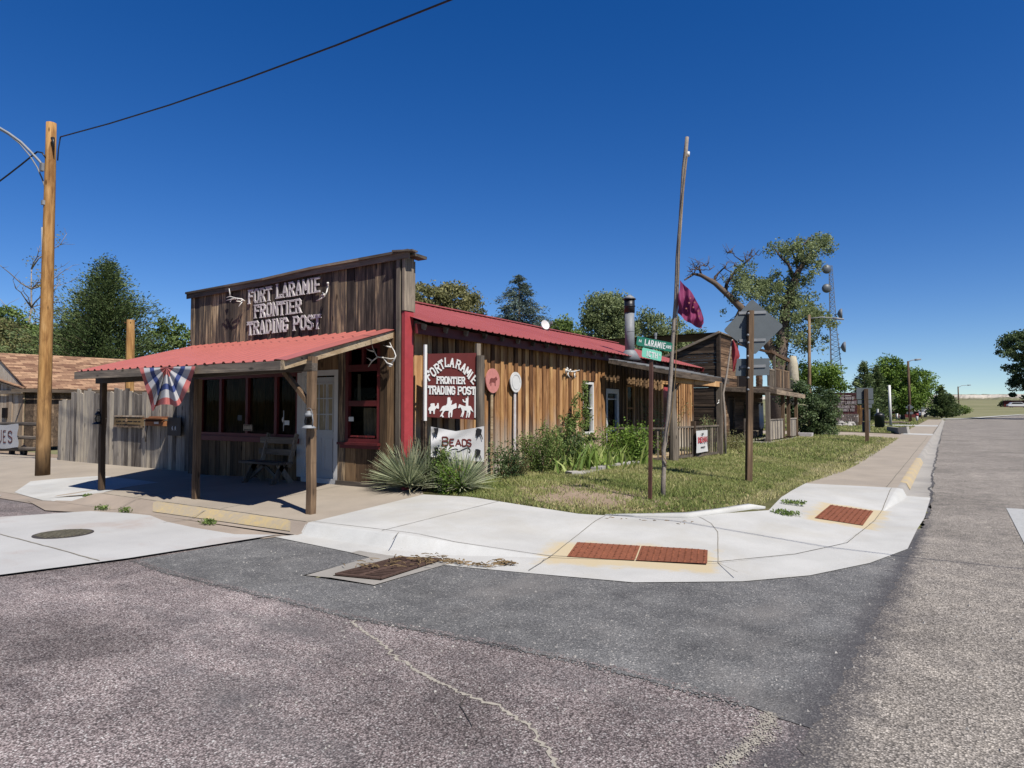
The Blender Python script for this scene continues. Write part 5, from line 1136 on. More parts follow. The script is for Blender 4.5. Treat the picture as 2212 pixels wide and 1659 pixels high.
# ---- shed house on the left
hb=thing('shed_house',(-31,15,.1),'long low house with brown shingled roof and pale plank gable behind the fences','house')
def shingle():
    m,nt,b=newmat('brown_shingles',.9,.15)
    t=nt.nodes.new('ShaderNodeTexCoord'); s=nt.nodes.new('ShaderNodeSeparateXYZ'); nt.links.new(t.outputs['Object'],s.inputs[0])
    cb=nt.nodes.new('ShaderNodeCombineXYZ'); nt.links.new(s.outputs[1],cb.inputs[0]); nt.links.new(mth(nt,'MULTIPLY',s.outputs[2],2.2),cb.inputs[1])
    br=nt.nodes.new('ShaderNodeTexBrick'); br.inputs['Scale'].default_value=1; br.inputs['Brick Width'].default_value=.42; br.inputs['Row Height'].default_value=.145; br.inputs['Mortar Size'].default_value=.006; br.inputs['Bias'].default_value=0
    br.inputs['Color1'].default_value=(.19,.10,.065,1); br.inputs['Color2'].default_value=(.50,.32,.20,1); br.inputs['Mortar'].default_value=(.10,.055,.035,1); nt.links.new(cb.outputs[0],br.inputs[0])
    c=mix(nt,.5,br.outputs[0],ramp(nt,nz(nt,cb.outputs[0],5,3),[(.3,(.6,.6,.6)),(.7,(1.3,1.25,1.2))]),'MULTIPLY'); nt.links.new(c,b.inputs[0]); return m
SHB=shingle()
m=MB(); 
def quad2(m,a,b,c,d,th): 
    n=(Vector(b)-Vector(a)).cross(Vector(d)-Vector(a)).normalized(); m.prism([a,b,c,d],n*th)
quad2(m,(-30.0,11.72,2.36),(-29.3,27,2.36),(-32.6,27,3.98),(-33.1,11.72,3.88),.06); quad2(m,(-36.2,11.72,2.3),(-36.0,27,2.3),(-32.6,27,3.98),(-33.1,11.72,3.88),.06); m.build('roof',SHB,hb)
m=MB(); m.beam((-29.97,11.2,2.31),(-29.27,27,2.31),.04,.12,Z3); m.build('eave_board',W_GREYY,hb)
m=MB(); 
def HG(u,n,z): return (u,11.75-n,z)
boards(m,HG,-36,-30.25,.1,lambda u:2.30+(-30.2-u)*.155,(.22,.34),.03,jit=.03); m.build('gable_wall',W_SHED,hb)
m=MB(); m.prism([(-30.15,11.76,2.3),(-33.1,11.76,3.84),(-36.1,11.76,2.3)],(0,.04,0)); m.build('gable_infill',W_SHED,hb)
m=MB()
def HS(u,n,z): return (-30.3+.045*(u-11.7)+n,u,z)
boards(m,HS,11.8,27,.1,2.3,(.2,.3),.03); m.build('side_wall',W_LOG,hb)
m=MB(); m.beam((-30.05,11.68,2.33),(-36.2,11.68,3.30),.16,.05,Z3,r=.3); m.beam((-30.1,11.62,2.27),(-36.2,11.62,2.27),.04,.14,Z3,r=.8); m.build('lean_to_rake',W_GREYX,hb)
m=MB(); m.prism([(-29.98,11.6,2.38),(-36.4,11.6,3.42),(-33.0,15.6,3.95)],(0,0,.04)); m.build('lean_to_roof',SHB,hb)
m=MB(); winframe(m,HS,14.2,15.6,1.6,2.15,.07,.03,.09); m.build('window',WHITE,hb)
m=MB(); p=cR(60,770,Y=11.7);q=cR(120,620,Y=11.7); m.box(p.x,q.x,11.62,11.70,p.z,q.z); m.build('small_window',DARK,hb)
# ================================================================ STREET THINGS
KK=2212/3072
def vplane(p,px,py,off=0):
    """point seen at pixel px,py on the upright plane through p that faces the camera's heading"""
    h=Vector((fw.x,fw.y,0)).normalized(); r=at(px,py,d=1)-CAM; return CAM+r*(((Vector(p)-CAM).dot(h)+off)/r.dot(h))
# ---- street name sign
b=at(1404,1083,Z=.16)
t=thing('street_name_sign',b,'green street name blade N LARAMIE AVE over a faded mint cross blade on brown post','street sign')
m=MB(); tp=vplane(b,1407,776); m.beam(b-Vector((0,0,.1)),Vector((tp.x,tp.y,tp.z)),.052,.045,(0,1,0),r=.5); m.build('post',BROWNM,t)
cM=crop(1880,980,12.289); pm=Vector((tp.x,tp.y,0))
def bladepanel(corners,matb,name):
    pass
def onM(x,y,off=0): return vplane(pm,(1880+x/12.289)*KK,(980+y/12.289)*KK,off)
m=MB(); m.tube([onM(985,1250),onM(990,1180)],.032,10); m.tube([onM(985,930),onM(985,800)],.028,10); m.tube([onM(1065,460),onM(1065,360),onM(1062,340),onM(1062,230)],[.018,.018,.025,.025],10); m.build('bracket',GALV,t)
def blade(name,cs,matb,words,offn,lab):
    P=[onM(*c,offn) for c in cs]; 
    # oblique blade: turn it in plan so that its far end is really farther
    m=MB(); O=P[0]; U=(P[1]-P[0]); V=(P[3]-P[0]); N=U.cross(V).normalized(); N=N if N.dot(CAM-O)>0 else -N
    pts=[]
    for (a,b_) in((.04,0),(.96,0),(1,.12),(1,.88),(.96,1),(.04,1),(0,.88),(0,.12)): pts.append(O+U*a+V*b_)
    m.prism(pts,-N*.004); bl=m.build(name,matb,t,label=lab)
    m=MB()
    for txt,a0,a1,b0,h,st in words:
        A=O+U*a0+V*b0+N*.001; B=O+U*a1+V*b0+N*.001; Vn=(-V).normalized(); fitword(m,txt,A,B,Vn,N,h,st,.002,.22)
    m.build('white_letters',LETT,bl)
blade('sign_blade',[(390,345),(1700,600),(1640,975),(350,680)],GREEN,[('LARAMIE',.24,.80,.84,.098,.014),('N',.07,.125,.62,.045,.008),('AVE',.83,.97,.70,.05,.009)],-.03,'dark green blade reading N LARAMIE AVE')
blade('sign_blade',[(580,760),(1300,930),(1240,1260),(555,1110)],GREENP,[('ICTH',.24,.78,.84,.092,.014),('H',.87,.92,.5,.035,.008)],-.05,'faded mint green cross blade')
# ---- flagpole with flag
b=at(1432,1076,Z=.16); h_=Vector((fw.x,fw.y,0)).normalized()
cX=crop(1880,380,2.304); FX=lambda x,y,off=0: vplane(b,(1880+x/2.304)*KK,(380+y/2.304)*KK,off)
t=thing('flagpole',b,'tall thin leaning timber flagpole on the lawn by the side porch','flagpole')
m=MB(); c6=crop(1700,1050,3.16); F6=lambda x,y,off=0: vplane(b,(1700+x/3.16)*KK,(1050+y/3.16)*KK,off)
P=[b-Vector((0,0,.05)),F6(916,1250),F6(925,1090),F6(918,950),F6(945,800),F6(962,640),F6(985,300),FX(318,1500),FX(340,1200),FX(352,900),FX(372,650),FX(392,300),FX(408,180),FX(417,72)]
m.tube(P,[.042,.038,.036,.034,.038,.036,.036,.034,.033,.031,.030,.030,.032,.030],9,wob=.18,r=.6); pole=m.build('pole',BARKP,t,True)
m=MB(); m.tube([FX(424,205),FX(424,175)],.03,8); m.build('pulley',WHITE,t,True)
m=MB(); m.tube([FX(420,190,-.05),FX(372,660,-.06),FX(362,1000,-.06),FX(355,1200,-.06),FX(345,1500,-.06),F6(1030,250,-.06),F6(1000,560,-.06),F6(962,770,-.06),F6(960,850,-.06)],.007,5); m.tube([F6(955,1110,-.03),F6(930,1080,-.05),F6(950,1070,-.06),F6(915,1000,-.06)],.008,5); m.build('halyard',TWIGM,t,True)
FL=leafm('maroon_purple_flag',[(0,(.34,.09,.24)),(.5,(.38,.07,.19)),(1,(.46,.11,.26))],.5)
m=MB(); A,B_,C_,D_=(368,1060),(352,1288),(520,1396),(536,1325)
def flg(a,b):
    x=A[0]*(1-a)*(1-b)+D_[0]*a*(1-b)+B_[0]*(1-a)*b+C_[0]*a*b+18*math.sin(a*3.14)*(1-b)*.9; y=A[1]*(1-a)*(1-b)+D_[1]*a*(1-b)+B_[1]*(1-a)*b+C_[1]*a*b-12*math.sin(a*3.14)*(1-b)+ 14*math.sin(a*3.14)*b
    return FX(x+3*math.sin(b*9+a*4),y+4*math.sin(a*14+b*3),-.08+.07*math.sin(a*9+b*7)+.05*math.sin(a*17-b*5))
m.grid(flg,40,26,r=.5); 
f=m.build('flag',FL,None,True); tag(f,'maroon and purple flag with small stars drooping from the tall pole','flag'); FLG=f
m=MB()
for (x,y) in((440,1185),(432,1218),(461,1248),(412,1257),(495,1275),(470,1215),(500,1310)):
    ctr=FX(x,y,-.25); s_=.020
    a_=(math.atan2(0,1)); R_=rt; U_=Vector((0,0,1)); pts=[]
    for k in range(10): q=math.pi/2+k*math.pi/5; rr=s_ if k%2==0 else s_*.45; pts.append(ctr+R_*math.cos(q)*rr+U_*math.sin(q)*rr)
    m.prism(pts,-h_*.003)
st_=m.build('star_pattern',plain('pale_gold_star',(.36,.12,.10),.7),f)
# ---- thin pale pole with red flag on the side porch
pb=SP[2]+Vector((.14,.05,0)); FB=lambda x,y,off=0: vplane(pb,(2150+x/5.18)*KK,(860+y/5.18)*KK,off)
m=MB(); m.tube([pb,vplane(pb,1566,900),FB(100,1659),FB(150,1400),FB(210,1000),FB(245,820)],[.04,.04,.035,.03,.026,.022],8,wob=.15); single(m,'flag_staff',BARKP,'thin pale crooked staff rising from the far porch post','flagpole',None,True)
m=MB(); 
RF=leafm('red_flag_cloth',[(0,(.30,.03,.04)),(.5,(.42,.05,.06)),(1,(.5,.09,.10))],.4)
def rfl(a,b): 
    ys=[830,900,1000,1080,1130,1200,1318]; xl=[240,236,232,232,240,245,250]; xr=[262,300,345,362,340,300,275]
    i=b*6; k=min(5,int(i)); f_=i-k; y=ys[k]*(1-f_)+ys[k+1]*f_; l=xl[k]*(1-f_)+xl[k+1]*f_; r_=xr[k]*(1-f_)+xr[k+1]*f_
    return FB(l+(r_-l)*a,y,-.04+.06*math.sin(a*7+b*3))
m.grid(rfl,14,24); tag(m.build('flag',RF,None,True),'limp faded red flag hanging on the thin staff beside the diamond sign','flag')
# ---- diamond warning sign seen from behind
b=at(1617,1045,Z=.15); t=thing('warning_sign',b,'large grey diamond sign backside with a small plate below on a square timber post','road sign')
cQ=lambda x,y,off=0: vplane(b,(2150+x/5.18)*KK,(860+y/5.18)*KK,off)
tt=cQ(525,375); m=MB(); m.beam(b-Vector((0,0,.1)),Vector((tt.x,tt.y,tt.z)),.135,.10,Vector((-h_.x,-h_.y,0)).cross(Z3),r=.55); m.build('post',W_POST,t)
m=MB(); 
for x,y in((495,415),(487,750),(495,870),(485,1080),(495,1265),(490,1415),(490,1600)): c=cQ(x,y,-.08); m.tube([c+h_*.03,c-h_*.012],.022,10)
m.build('bolts',GALV,t,True)
U=(rt*math.cos(.0)).normalized(); ctr=cQ(572,610,.075)
tpz=cQ(550,190,.075);lf=cQ(105,680,.075);rg_=cQ(1040,610,.075);bt=cQ(590,1060,.075)
tpz.z-=.0
m=MB(); pts=[]
for a,bb in((tpz,rg_),(rg_,bt),(bt,lf),(lf,tpz)):
    pts+=[a.lerp(bb,.04),a.lerp(bb,.96)]
m.prism(pts,h_*.006); m.build('diamond_plate',SIGNBACK,t)
m=MB(); m.prism([cQ(315,1122,.075),cQ(825,1112,.075),cQ(820,1375,.075),cQ(290,1388,.075)],h_*.006); m.build('lower_plate',SIGNBACK,t)
for (x0,x1,y) in((345,770,410),(350,760,838),(360,760,1245)):
    m=MB(); p=cQ(x0,y,.062);q=cQ(x1,y-14,.062); m.beam(p,q,.018,.055,Z3); m.build('mounting_bar',GALV,t)
# ---- white notice on porch rail
p=c5(1965,1090,X=-5.96);q=c5(2040,1225,X=-5.96); m=MB(); 
t=thing('notice_board',(p.x,p.y,q.z),'white notice with a red word fixed to the side porch railing','sign')
y0,y1=p.y,q.y; z0,z1=q.z,p.z; m.grid(lambda a,b:(-5.96+.010*math.sin(a*5+b*3)+(.08*(a-.8)*5*(.35-b) if a>.8 and b<.35 else 0),y0+(y1-y0)*a,z0+(z1-z0)*b),14,14); m.build('sheet',WHITE,t,True)
m=MB(); fitword(m,'INDIAN',(-5.94,y0+.10*(y1-y0),z0+.44*(z1-z0)),(-5.94,y0+.9*(y1-y0),z0+.44*(z1-z0)),(0,0,1),(1,0,0),.17,.03,.004,.2,.8); m.build('red_word',plain('bright_red_ink',(.55,.03,.05)),t)
m=MB(); fitword(m,'THE',(-5.94,y0+.42*(y1-y0),z0+.80*(z1-z0)),(-5.94,y0+.6*(y1-y0),z0+.80*(z1-z0)),(0,0,1),(1,0,0),.05,.012,.004,.2); mk_=random.Random(3)
for k in range(5): yy=y0+(.36+.08*k)*(y1-y0); m.box(-5.945,-5.939,yy,yy+.05,z0+.2*(z1-z0),z0+.26*(z1-z0))
m.build('small_black_print',INK,t)
# ---- satellite dish
p=at(*((1200+965/2.212)*KK,(800+395/2.212)*KK),X=-10.75); p=Vector((-10.6,p.y*10.6/10.75,4.02)); N=Vector((.86,-.35,.38)).normalized(); A=N.orthogonal().normalized();B=N.cross(A); c=at((1200+965/2.212)*KK,(800+385/2.212)*KK,X=-10.6)
t=thing('satellite_dish',p,'small white satellite dish on the ridge of the red roof','satellite dish')
m=MB(); vs=[c-N*.05]; fs=[]
for j in(1,2,3):
    for k in range(20): a=k*.314159; r=.17*j/3; vs.append(c+A*math.cos(a)*r+B*math.sin(a)*r*.9+N*(-.05+.05*(j/3)**2))
for k in range(20): fs.append((0,1+k,1+(k+1)%20))
for j in range(2):
    for k in range(20): fs.append((1+j*20+k,21+j*20+k,21+j*20+(k+1)%20,1+j*20+(k+1)%20))
m.add(vs,fs); m.build('reflector',WHITE,t,True)
m=MB(); m.tube([c-N*.05,c-N*.12-Z3*.02,c-N*.14-Z3*.34],.02,6); m.tube([c-N*.1-Z3*.2,c+N*.12-Z3*.28,c+N*.33-Z3*.1],.012,6); m.box(c.x+N.x*.33-.03,c.x+N.x*.33+.03,c.y+N.y*.33-.03,c.y+N.y*.33+.03,c.z+.0,c.z+.07); m.build('mast_and_arm',GALV,t)
# ================================================================ SECOND BUILDING
LB=thing('log_storefront',(-11,31,.1),'dark two storey log storefront with slanted roof, balcony and covered porch','building')
XB=-8.09; YB=28.3
def F2(u,n,z): return (u,YB-n,z)
def S2(u,n,z): return (XB+n,u,z)
def siding(m,fr,u0,u1,z0,z1,h=(.16,.24),op=()):
    f1=z1 if callable(z1) else (lambda u:z1); z=z0; zmax=max(f1(u0),f1(u1))
    while z<zmax:
        hh=random.uniform(*h); d=.03+random.uniform(0,.03); segs=[(u0,u1)]
        for (a,b,za,zb) in op:
            if z+hh*.5>za and z+hh*.5<zb:
                ns=[]
                for s in segs:
                    if b<=s[0] or a>=s[1]: ns.append(s); continue
                    if s[0]<a: ns.append((s[0],a))
                    if s[1]>b: ns.append((b,s[1]))
                segs=ns
        for s in segs:
            a,b=s; t0,t1=min(z+hh,f1(a)),min(z+hh,f1(b))
            if t0<=z+.02 and t1<=z+.02: continue
            if t0<=z+.02: a=a+(b-a)*(1-(t1-z)/max(.01,(f1(b)-f1(a))) if f1(b)>f1(a) else .0) if f1(b)!=f1(a) else a; t0=z+.02; a=max(s[0],min(a,b-.05))
            fbox(m,fr,a,b,-.1,d,z,t0-.01,None,0,max(z+.01,t1-.01))
        z+=hh
zl=lambda u: 4.72-(XB-u)*.40
m=MB(); z=.1; SL=.40
while z<4.70:
    hh=min(random.uniform(.11,.2),4.72-z); uL=lambda q: max(-17,XB-(4.74-q)/SL); d=.03+random.uniform(0,.035)
    P=[(uL(z),z),(XB,z),(XB,z+hh-.012),(uL(z+hh),z+hh-.012)]; r=random.random()
    m.add([F2(u,n,q) for n in(-.1,d) for u,q in P],[(0,1,2,3),(7,6,5,4),(0,4,5,1),(1,5,6,2),(2,6,7,3),(3,7,4,0)],r); z+=hh
m.build('log_side_wall',W_LOG,LB)
m=MB(); siding(m,S2,YB,31.1,2.6,4.72,(.10,.17)); siding(m,S2,YB,36,.1,2.6,(.16,.22),[(29.6,30.6,.2,2.1),(32.2,33.6,.7,1.9)]); siding(m,S2,35.2,36.0,2.6,3.6,(.1,.17)); m.build('front_wall',W_LOGY,LB)
m=MB(); m.beam((XB+.03,YB-.03,.1),(XB+.03,YB-.03,4.75),.14,.14,(0,1,0)); m.beam((XB+.03,31.1,2.5),(XB+.03,31.1,4.72),.12,.12,(0,1,0)); m.build('corner_board',W_LOG,LB)
m=MB(); m.beam((XB+.1,YB-.05,4.80),(-17.2,YB-.05,4.80-9.1*.40),.22,.10,Z3); m.beam((XB+.05,YB-.1,4.78),(XB+.05,31.2,4.76),.2,.06,Z3); m.prism([(XB+.1,YB,4.76),(XB+.1,31.2,4.76),(-17.2,31.2,4.76-9.21*SL),(-17.2,YB,4.76-9.21*SL)],(0,0,.05)); m.prism([(XB-.1,31.2,3.65),(XB-.1,36.1,3.65),(-17,36.1,2.2),(-17,31.2,2.2)],(0,0,.06)); m.build('roof',W_GREYX,LB)
m=MB(); m.box(-17,-8.25,35.8,35.9,.1,2.6); m.box(-8.6,-8.5,28.6,36,.1,3.6); m.box(-17,-16.9,28.5,36,.1,1.5); m.build('inner_wall',DARK,LB)
m=MB(); winframe(m,S2,32.2,33.6,.7,1.9,.08,-.05,.06); w_=m.build('window',W_LOG,LB); pane(w_,S2,32.25,33.55,.75,1.85,-.02)
m=MB(); winframe(m,S2,29.6,30.6,.2,2.1,.09,-.05,.06); fbox(m,S2,29.69,30.51,-.05,-.01,.2,2.0); m.build('door',W_LOG,LB)
m=MB(); fbox(m,S2,31.0,36.2,-.1,1.45,2.50,2.60); m.build('balcony_floor',W_GREYY,LB)
m=MB()
def SBc(u,n,z): return (-6.75+n,u,z)
boards(m,SBc,32.6,35.9,2.62,3.42,(.15,.24),.02,jit=.02); fbox(m,SBc,32.5,36.0,-.04,.04,3.42,3.48); m.build('balcony_panel',W_POST,LB)
m=MB()
for k in range(8): y=31.2+k*.18; m.beam((-6.75,y,2.62),(-6.75,y,3.35),.04,.03,(0,1,0))
fbox(m,SBc,31.1,32.5,-.03,.03,3.35,3.41); m.build('balcony_rail',W_GREY,LB)
for y,z in((32.55,4.15),(34.2,3.6),(35.9,3.95)):
    m=MB(); m.beam((-6.75,y,2.6),(-6.75,y,z),.11,.11,(0,1,0)); m.build('balcony_post',W_GREY,LB)
m=MB(); m.beam((-6.75,31.8,4.2),(-6.75,36,4.0),.12,.14,Z3); m.beam((-8.0,31.2,4.55),(-6.75,32.55,4.15),.1,.1,Z3); m.build('balcony_beam',W_LOGY,LB)
m=MB(); m.prism([(-8.1,28.9,2.50),(-6.15,29.9,2.38),(-6.15,36.5,2.28),(-8.1,36.5,2.48)],(0,0,.05)); m.beam((-6.13,29.9,2.33),(-6.13,36.5,2.23),.05,.2,Z3); m.beam((-8.1,28.85,2.44),(-6.15,29.88,2.33),.05,.16,Z3); m.build('porch_roof',W_GREYY,LB)
m=MB(); m.box(-8.0,-6.25,28.6,35.5,.1,.24); m.build('porch_slab',C_OLD,LB)
for px,wd in((1659.6,.17),(1692,.14),(1704,.14),(1720.5,.14)):
    p=at(px,953,X=-6.4); y=p.y; m=MB(); m.beam((-6.4,y,.24),(-6.4,y,2.3),wd,wd,(0,1,0),r=.7); m.box(-6.52,-6.28,y-.13,y+.13,.1,.34); o=m.build('porch_post',W_POST if px>1690 else W_GREY,LB)
def SPn(u,n,z): return (-6.4+n,u,z)
ys=[at(px,953,X=-6.4).y for px in(1659.6,1692,1704,1720.5)]
for a,b_ in((ys[0]+.15,ys[1]-.1),(ys[2]+.1,ys[3]-.1)):
    m=MB(); boards(m,SPn,a,b_,.3,1.12,(.1,.16),.02); fbox(m,SPn,a,b_,-.05,.05,1.12,1.17); m.build('porch_infill',W_FENCE,LB)
p=at(1645,925,X=-7.3); m=MB(); m.grid(lambda a,b:(-7.3+.05*math.sin(a*9),p.y-.35+.7*a-.1*b,.75+1.05*b+.08*math.sin(a*8)),10,12); tag(m.build('hanging_hide',leafm('mottled_hide',[(0,(.08,.08,.07)),(.45,(.1,.1,.09)),(.55,(.6,.6,.57)),(1,(.7,.7,.68))]),None),'pale mottled hide hanging in the shade of the log storefront porch','hide')
m=MB(); p=at(1735,947,Z=.15); m.prism([(p.x-.35,p.y,.1),(p.x+.35,p.y,.1),(p.x+.4,p.y,.42),(p.x-.4,p.y,.42)],(0,.5,0)); single(m,'planter_box',WHITE2,'whitewashed low planter box at the end of the log storefront porch','planter')
p=at(1585,940,X=-7.2); t=thing('porch_chair',(p.x,30,.24),'dark chair in the deep shade of the log storefront porch','chair')
for nm,bx in(('seat',(-.25,.25,-.25,.25,.40,.44)),('backrest',(-.25,-.2,-.25,.25,.44,.95))): m=MB(); m.box(p.x+bx[0],p.x+bx[1],30+bx[2],30+bx[3],.24+bx[4],.24+bx[5]); m.build(nm,W_GREY,t)
for sx in(-.22,.22):
    for sy in(-.22,.22): m=MB(); m.beam((p.x+sx,30+sy,.24),(p.x+sx,30+sy,.64),.04,.04,(0,1,0)); m.build('leg',W_GREY,t)
# ================================================================ GROUND DETAILS
MH=Vector((-9.42,4.13)); t=thing('manhole_cover',(MH.x,MH.y,.024),'round cast iron manhole cover with raised grid in the pale concrete','manhole cover')
m=MB(); n=36; m.tube([(MH.x,MH.y,.022),(MH.x,MH.y,.031)],.33,n); m.build('rim',plain('dark_cast_iron',(.06,.05,.045),.7,.4,.3,20),t)
m=MB()
for i in range(-7,8):
    for j in range(-7,8):
        x,y=i*.043,j*.043
        if x*x+y*y<.30**2: m.box(MH.x+x-.015,MH.x+x+.015,MH.y+y-.015,MH.y+y+.015,.030,.038)
m.build('raised_grid',plain('worn_brass_iron',(.15,.135,.09),.6,.4,.3,20),t)
# drain
t=thing('storm_drain',(-4.7,5.1,.0),'rusty barred storm drain grate in the gutter with dry twigs on it','drain grate')
GX=lambda a,b:(Vector((-4.95,4.55,0)).lerp(Vector((-4.48,4.66,0)),a)).lerp(Vector((-4.95,5.42,0)).lerp(Vector((-4.52,5.60,0)),a),b)
sheet('pavement',[(-5.2,4.40),(-4.93,4.47),(-4.40,4.50),(-4.36,5.52),(-4.5,5.64),(-5.0,5.62),(-5.6,5.60),(-5.6,5.36),(-5.25,5.3)],.0125,C_OLD,.3)
m=MB(); m.prism([tuple(GX(a,b)+Vector((0,0,.014))) for a,b in((-.04,-.02),(1.04,-.02),(1.04,1.02),(-.04,1.02))],(0,0,.002)); m.build('pit',DARK,t)
m=MB()
for k in range(15):
    f=(k+.5)/15; m.beam(GX(0,f)+Vector((0,0,.024)),GX(1,f)+Vector((0,0,.024)),.019,.014,Z3)
for a in(0,.5,1): m.beam(GX(a,0)+Vector((0,0,.027)),GX(a,1)+Vector((0,0,.027)),.03,.014,Z3)
for b_ in(0,1): m.beam(GX(0,b_)+Vector((0,0,.0275)),GX(1,b_)+Vector((0,0,.0275)),.03,.014,Z3)
m.build('grate',plain('rusted_grate',(.10,.062,.048),.85,.2,.4,25),t)
def debris(name,polyc,n,z,label,sp=(.25,.1),L=.085,ang=.3):
    m=MB(); 
    for i in range(n):
        c=Vector(random.choice(polyc))+Vector((random.gauss(0,sp[0]),random.gauss(0,sp[1]))); a=ang+random.gauss(0,.7); l=L*random.uniform(.35,1.3); zz=z+random.uniform(0,.03)
        d=Vector((math.cos(a),math.sin(a),random.uniform(-.12,.12)))*l/2; p=Vector((c.x,c.y,zz)); m.tube([p-d,p+Vector((0,0,random.uniform(0,.01))),p+d],[.0045,.005,.003],4,cap=False)
    o=m.build(name,TWIGM); return tag(o,label,'debris',None,'stuff')
debris('leaf_litter',[(-4.75,5.25),(-4.62,5.45),(-4.5,5.5),(-4.85,4.95)],80,.036,'heap of straw coloured twigs and leaves lying on the drain grate',(.12,.10))
debris('leaf_litter',[(-4.2,5.58),(-4.05,5.6),(-4.4,5.55)],60,.02,'thin trail of straw coloured twigs in the gutter right of the drain',(.10,.035))
debris('leaf_litter',[(-3.86,5.80)],60,.022,'small clump of brown leaves in the gutter below the ramp',(.07,.03),.08)
debris('leaf_litter',[(-3.55,8.35),(-3.3,8.4),(-3.0,8.5),(-3.8,8.3)],50,.13,'brown leaf litter along the white lawn edging',(.12,.03),.06)
# tactile plates
def tact(c0,u,v,L,Wd,label,ribs):
    u=Vector(u).normalized();v=Vector(v).normalized(); c0=Vector(c0); zz=lambda q: zslab(q.x,q.y)+.008
    c0=c0-v*.05
    m=MB(); m.grid(lambda a,b: (lambda q:(q.x,q.y,zz(q)))(c0+u*L*a+v*Wd*b),10,8); 
    nx=int(L/.062); ny=int(Wd/.062)
    for i in range(nx):
        for j in range(ny):
            q=c0+u*(L*(i+.5)/nx)+v*(Wd*(j+.5)/ny); z=zz(q); r=.015
            vs=[(q.x+math.cos(k*1.047)*r,q.y+math.sin(k*1.047)*r,z) for k in range(6)]+[(q.x+math.cos(k*1.047)*r*.5,q.y+math.sin(k*1.047)*r*.5,z+.010) for k in range(6)]
            m.add(vs,[(k,(k+1)%6,6+(k+1)%6,6+k) for k in range(6)]+[(6,7,8,9,10,11)])
    tag(m.build('tactile_plate',RUST),label,'paving plate','rusty tactile plates in the corner ramps')
U1=Vector((1.375,.46));V1=Vector((.16,-.55))
tact((-3.60,6.90),U1,V1,.71,.56,'rusty tactile plate, the one of the pair nearer the storm drain',0)
tact(tuple(Vector((-3.60,6.90))+U1.normalized()*.725),U1,V1,.71,.56,'rusty tactile plate, the one of the pair farther from the storm drain',0)
tact((-1.62,10.32),(1,0),(0,1),.60,1.48,'long rusty tactile plate by itself at the main street ramp',0)
# weeds in the gutter
def weed(p,r,n,label,h=.09,group=None,cat='weed'):
    p=Vector(p); C=np.array(p)+unit(n)*(RN.random(n)**.5)[:,None]*np.array([r,r*.6,h*.5])+np.array([0,0,h*.45]); V,Fc,rr=cards(C,.05,.45); o=np_mesh('weed',V,Fc,4,rr,L_GREEN); return tag(o,label,cat,group)
weed((-8.55,5.55,.02),.16,130,'little green weed in the gutter below the yellow kerb')
weed((-11.2,5.45,.02),.18,110,'flat green weed in the sandy gutter left of the yellow kerb')
weed((-10.6,5.5,.02),.14,90,'flat green weed in the sandy gutter nearer the manhole')
weed((-12.6,5.9,.06),.12,70,'tiny green weed on the kerb edge beside the far white apron')
weed((-1.98,10.2,.10),.22,200,'grass tuft spilling over the white lawn edging at the corner',.08)
weed((-2.05,11.2,.13),.22,180,'grass tuft spilling on the pavement beside the ramp top',.07)
# stone border
def stones(name,pts,h,wd,label,jit=.2,L=.5):
    t=thing(name,(pts[0][0],pts[0][1],.15),label,'border'); P=[Vector(p) for p in pts]; k=0; m=MB()
    for a,b in zip(P[:-1],P[1:]):
        n=max(1,int((b-a).length/L))
        for i in range(n):
            c=a.lerp(b,(i+.5)/n); d=(b-a)/n*.47; r=random.random(); hh=h*random.uniform(.8,1.15)
            m.beam((c.x-d.x,c.y-d.y,.14+hh/2),(c.x+d.x,c.y+d.y,.14+hh/2),wd*random.uniform(.85,1.1),hh,Z3,r,0,wd*random.uniform(.85,1.1),hh*random.uniform(.85,1.1))
    m.build('stone_row',STONE,t); return t
s0=at(1250,1003+10,Z=.25); 
stones('stone_border',[tuple(at((1640+300/4.147)*KK,(1050+1530/4.147)*KK,Z=.28).xy),tuple(at((1640+380/4.147)*KK,(1050+1545/4.147)*KK,Z=.28).xy),tuple(at((1640+800/4.147)*KK,(1050+1445/4.147)*KK,Z=.28).xy),tuple(at((1640+1105/4.147)*KK,(1050+1400/4.147)*KK,Z=.28).xy)],.17,.24,'pale stone block border edging the iris bed')
stones('stone_border',[tuple(at(1050,1051,Z=.18).xy),tuple(at(1137,1036,Z=.18).xy),tuple(at(1215,1026,Z=.18).xy)],.06,.12,'thin low pale border along the flower bed by the BEADS banner',L=.8)
# fallen sticks on the bare soil
def stick(pts,label,r=.014): m=MB(); m.tube([at(x,y,Z=.20) for x,y in pts],[r,r*.9,r*.5][:len(pts)] if len(pts)==3 else r,6); single(m,'fallen_stick',plain('dark_stick',(.03,.025,.022)),label,'stick',None,True)
stick([(1232,1072),(1258,1066),(1286,1056)],'dark fallen stick on the bare soil patch, left one')
stick([(1284,1066),(1310,1071),(1330,1074)],'dark fallen stick on the bare soil patch, right one')
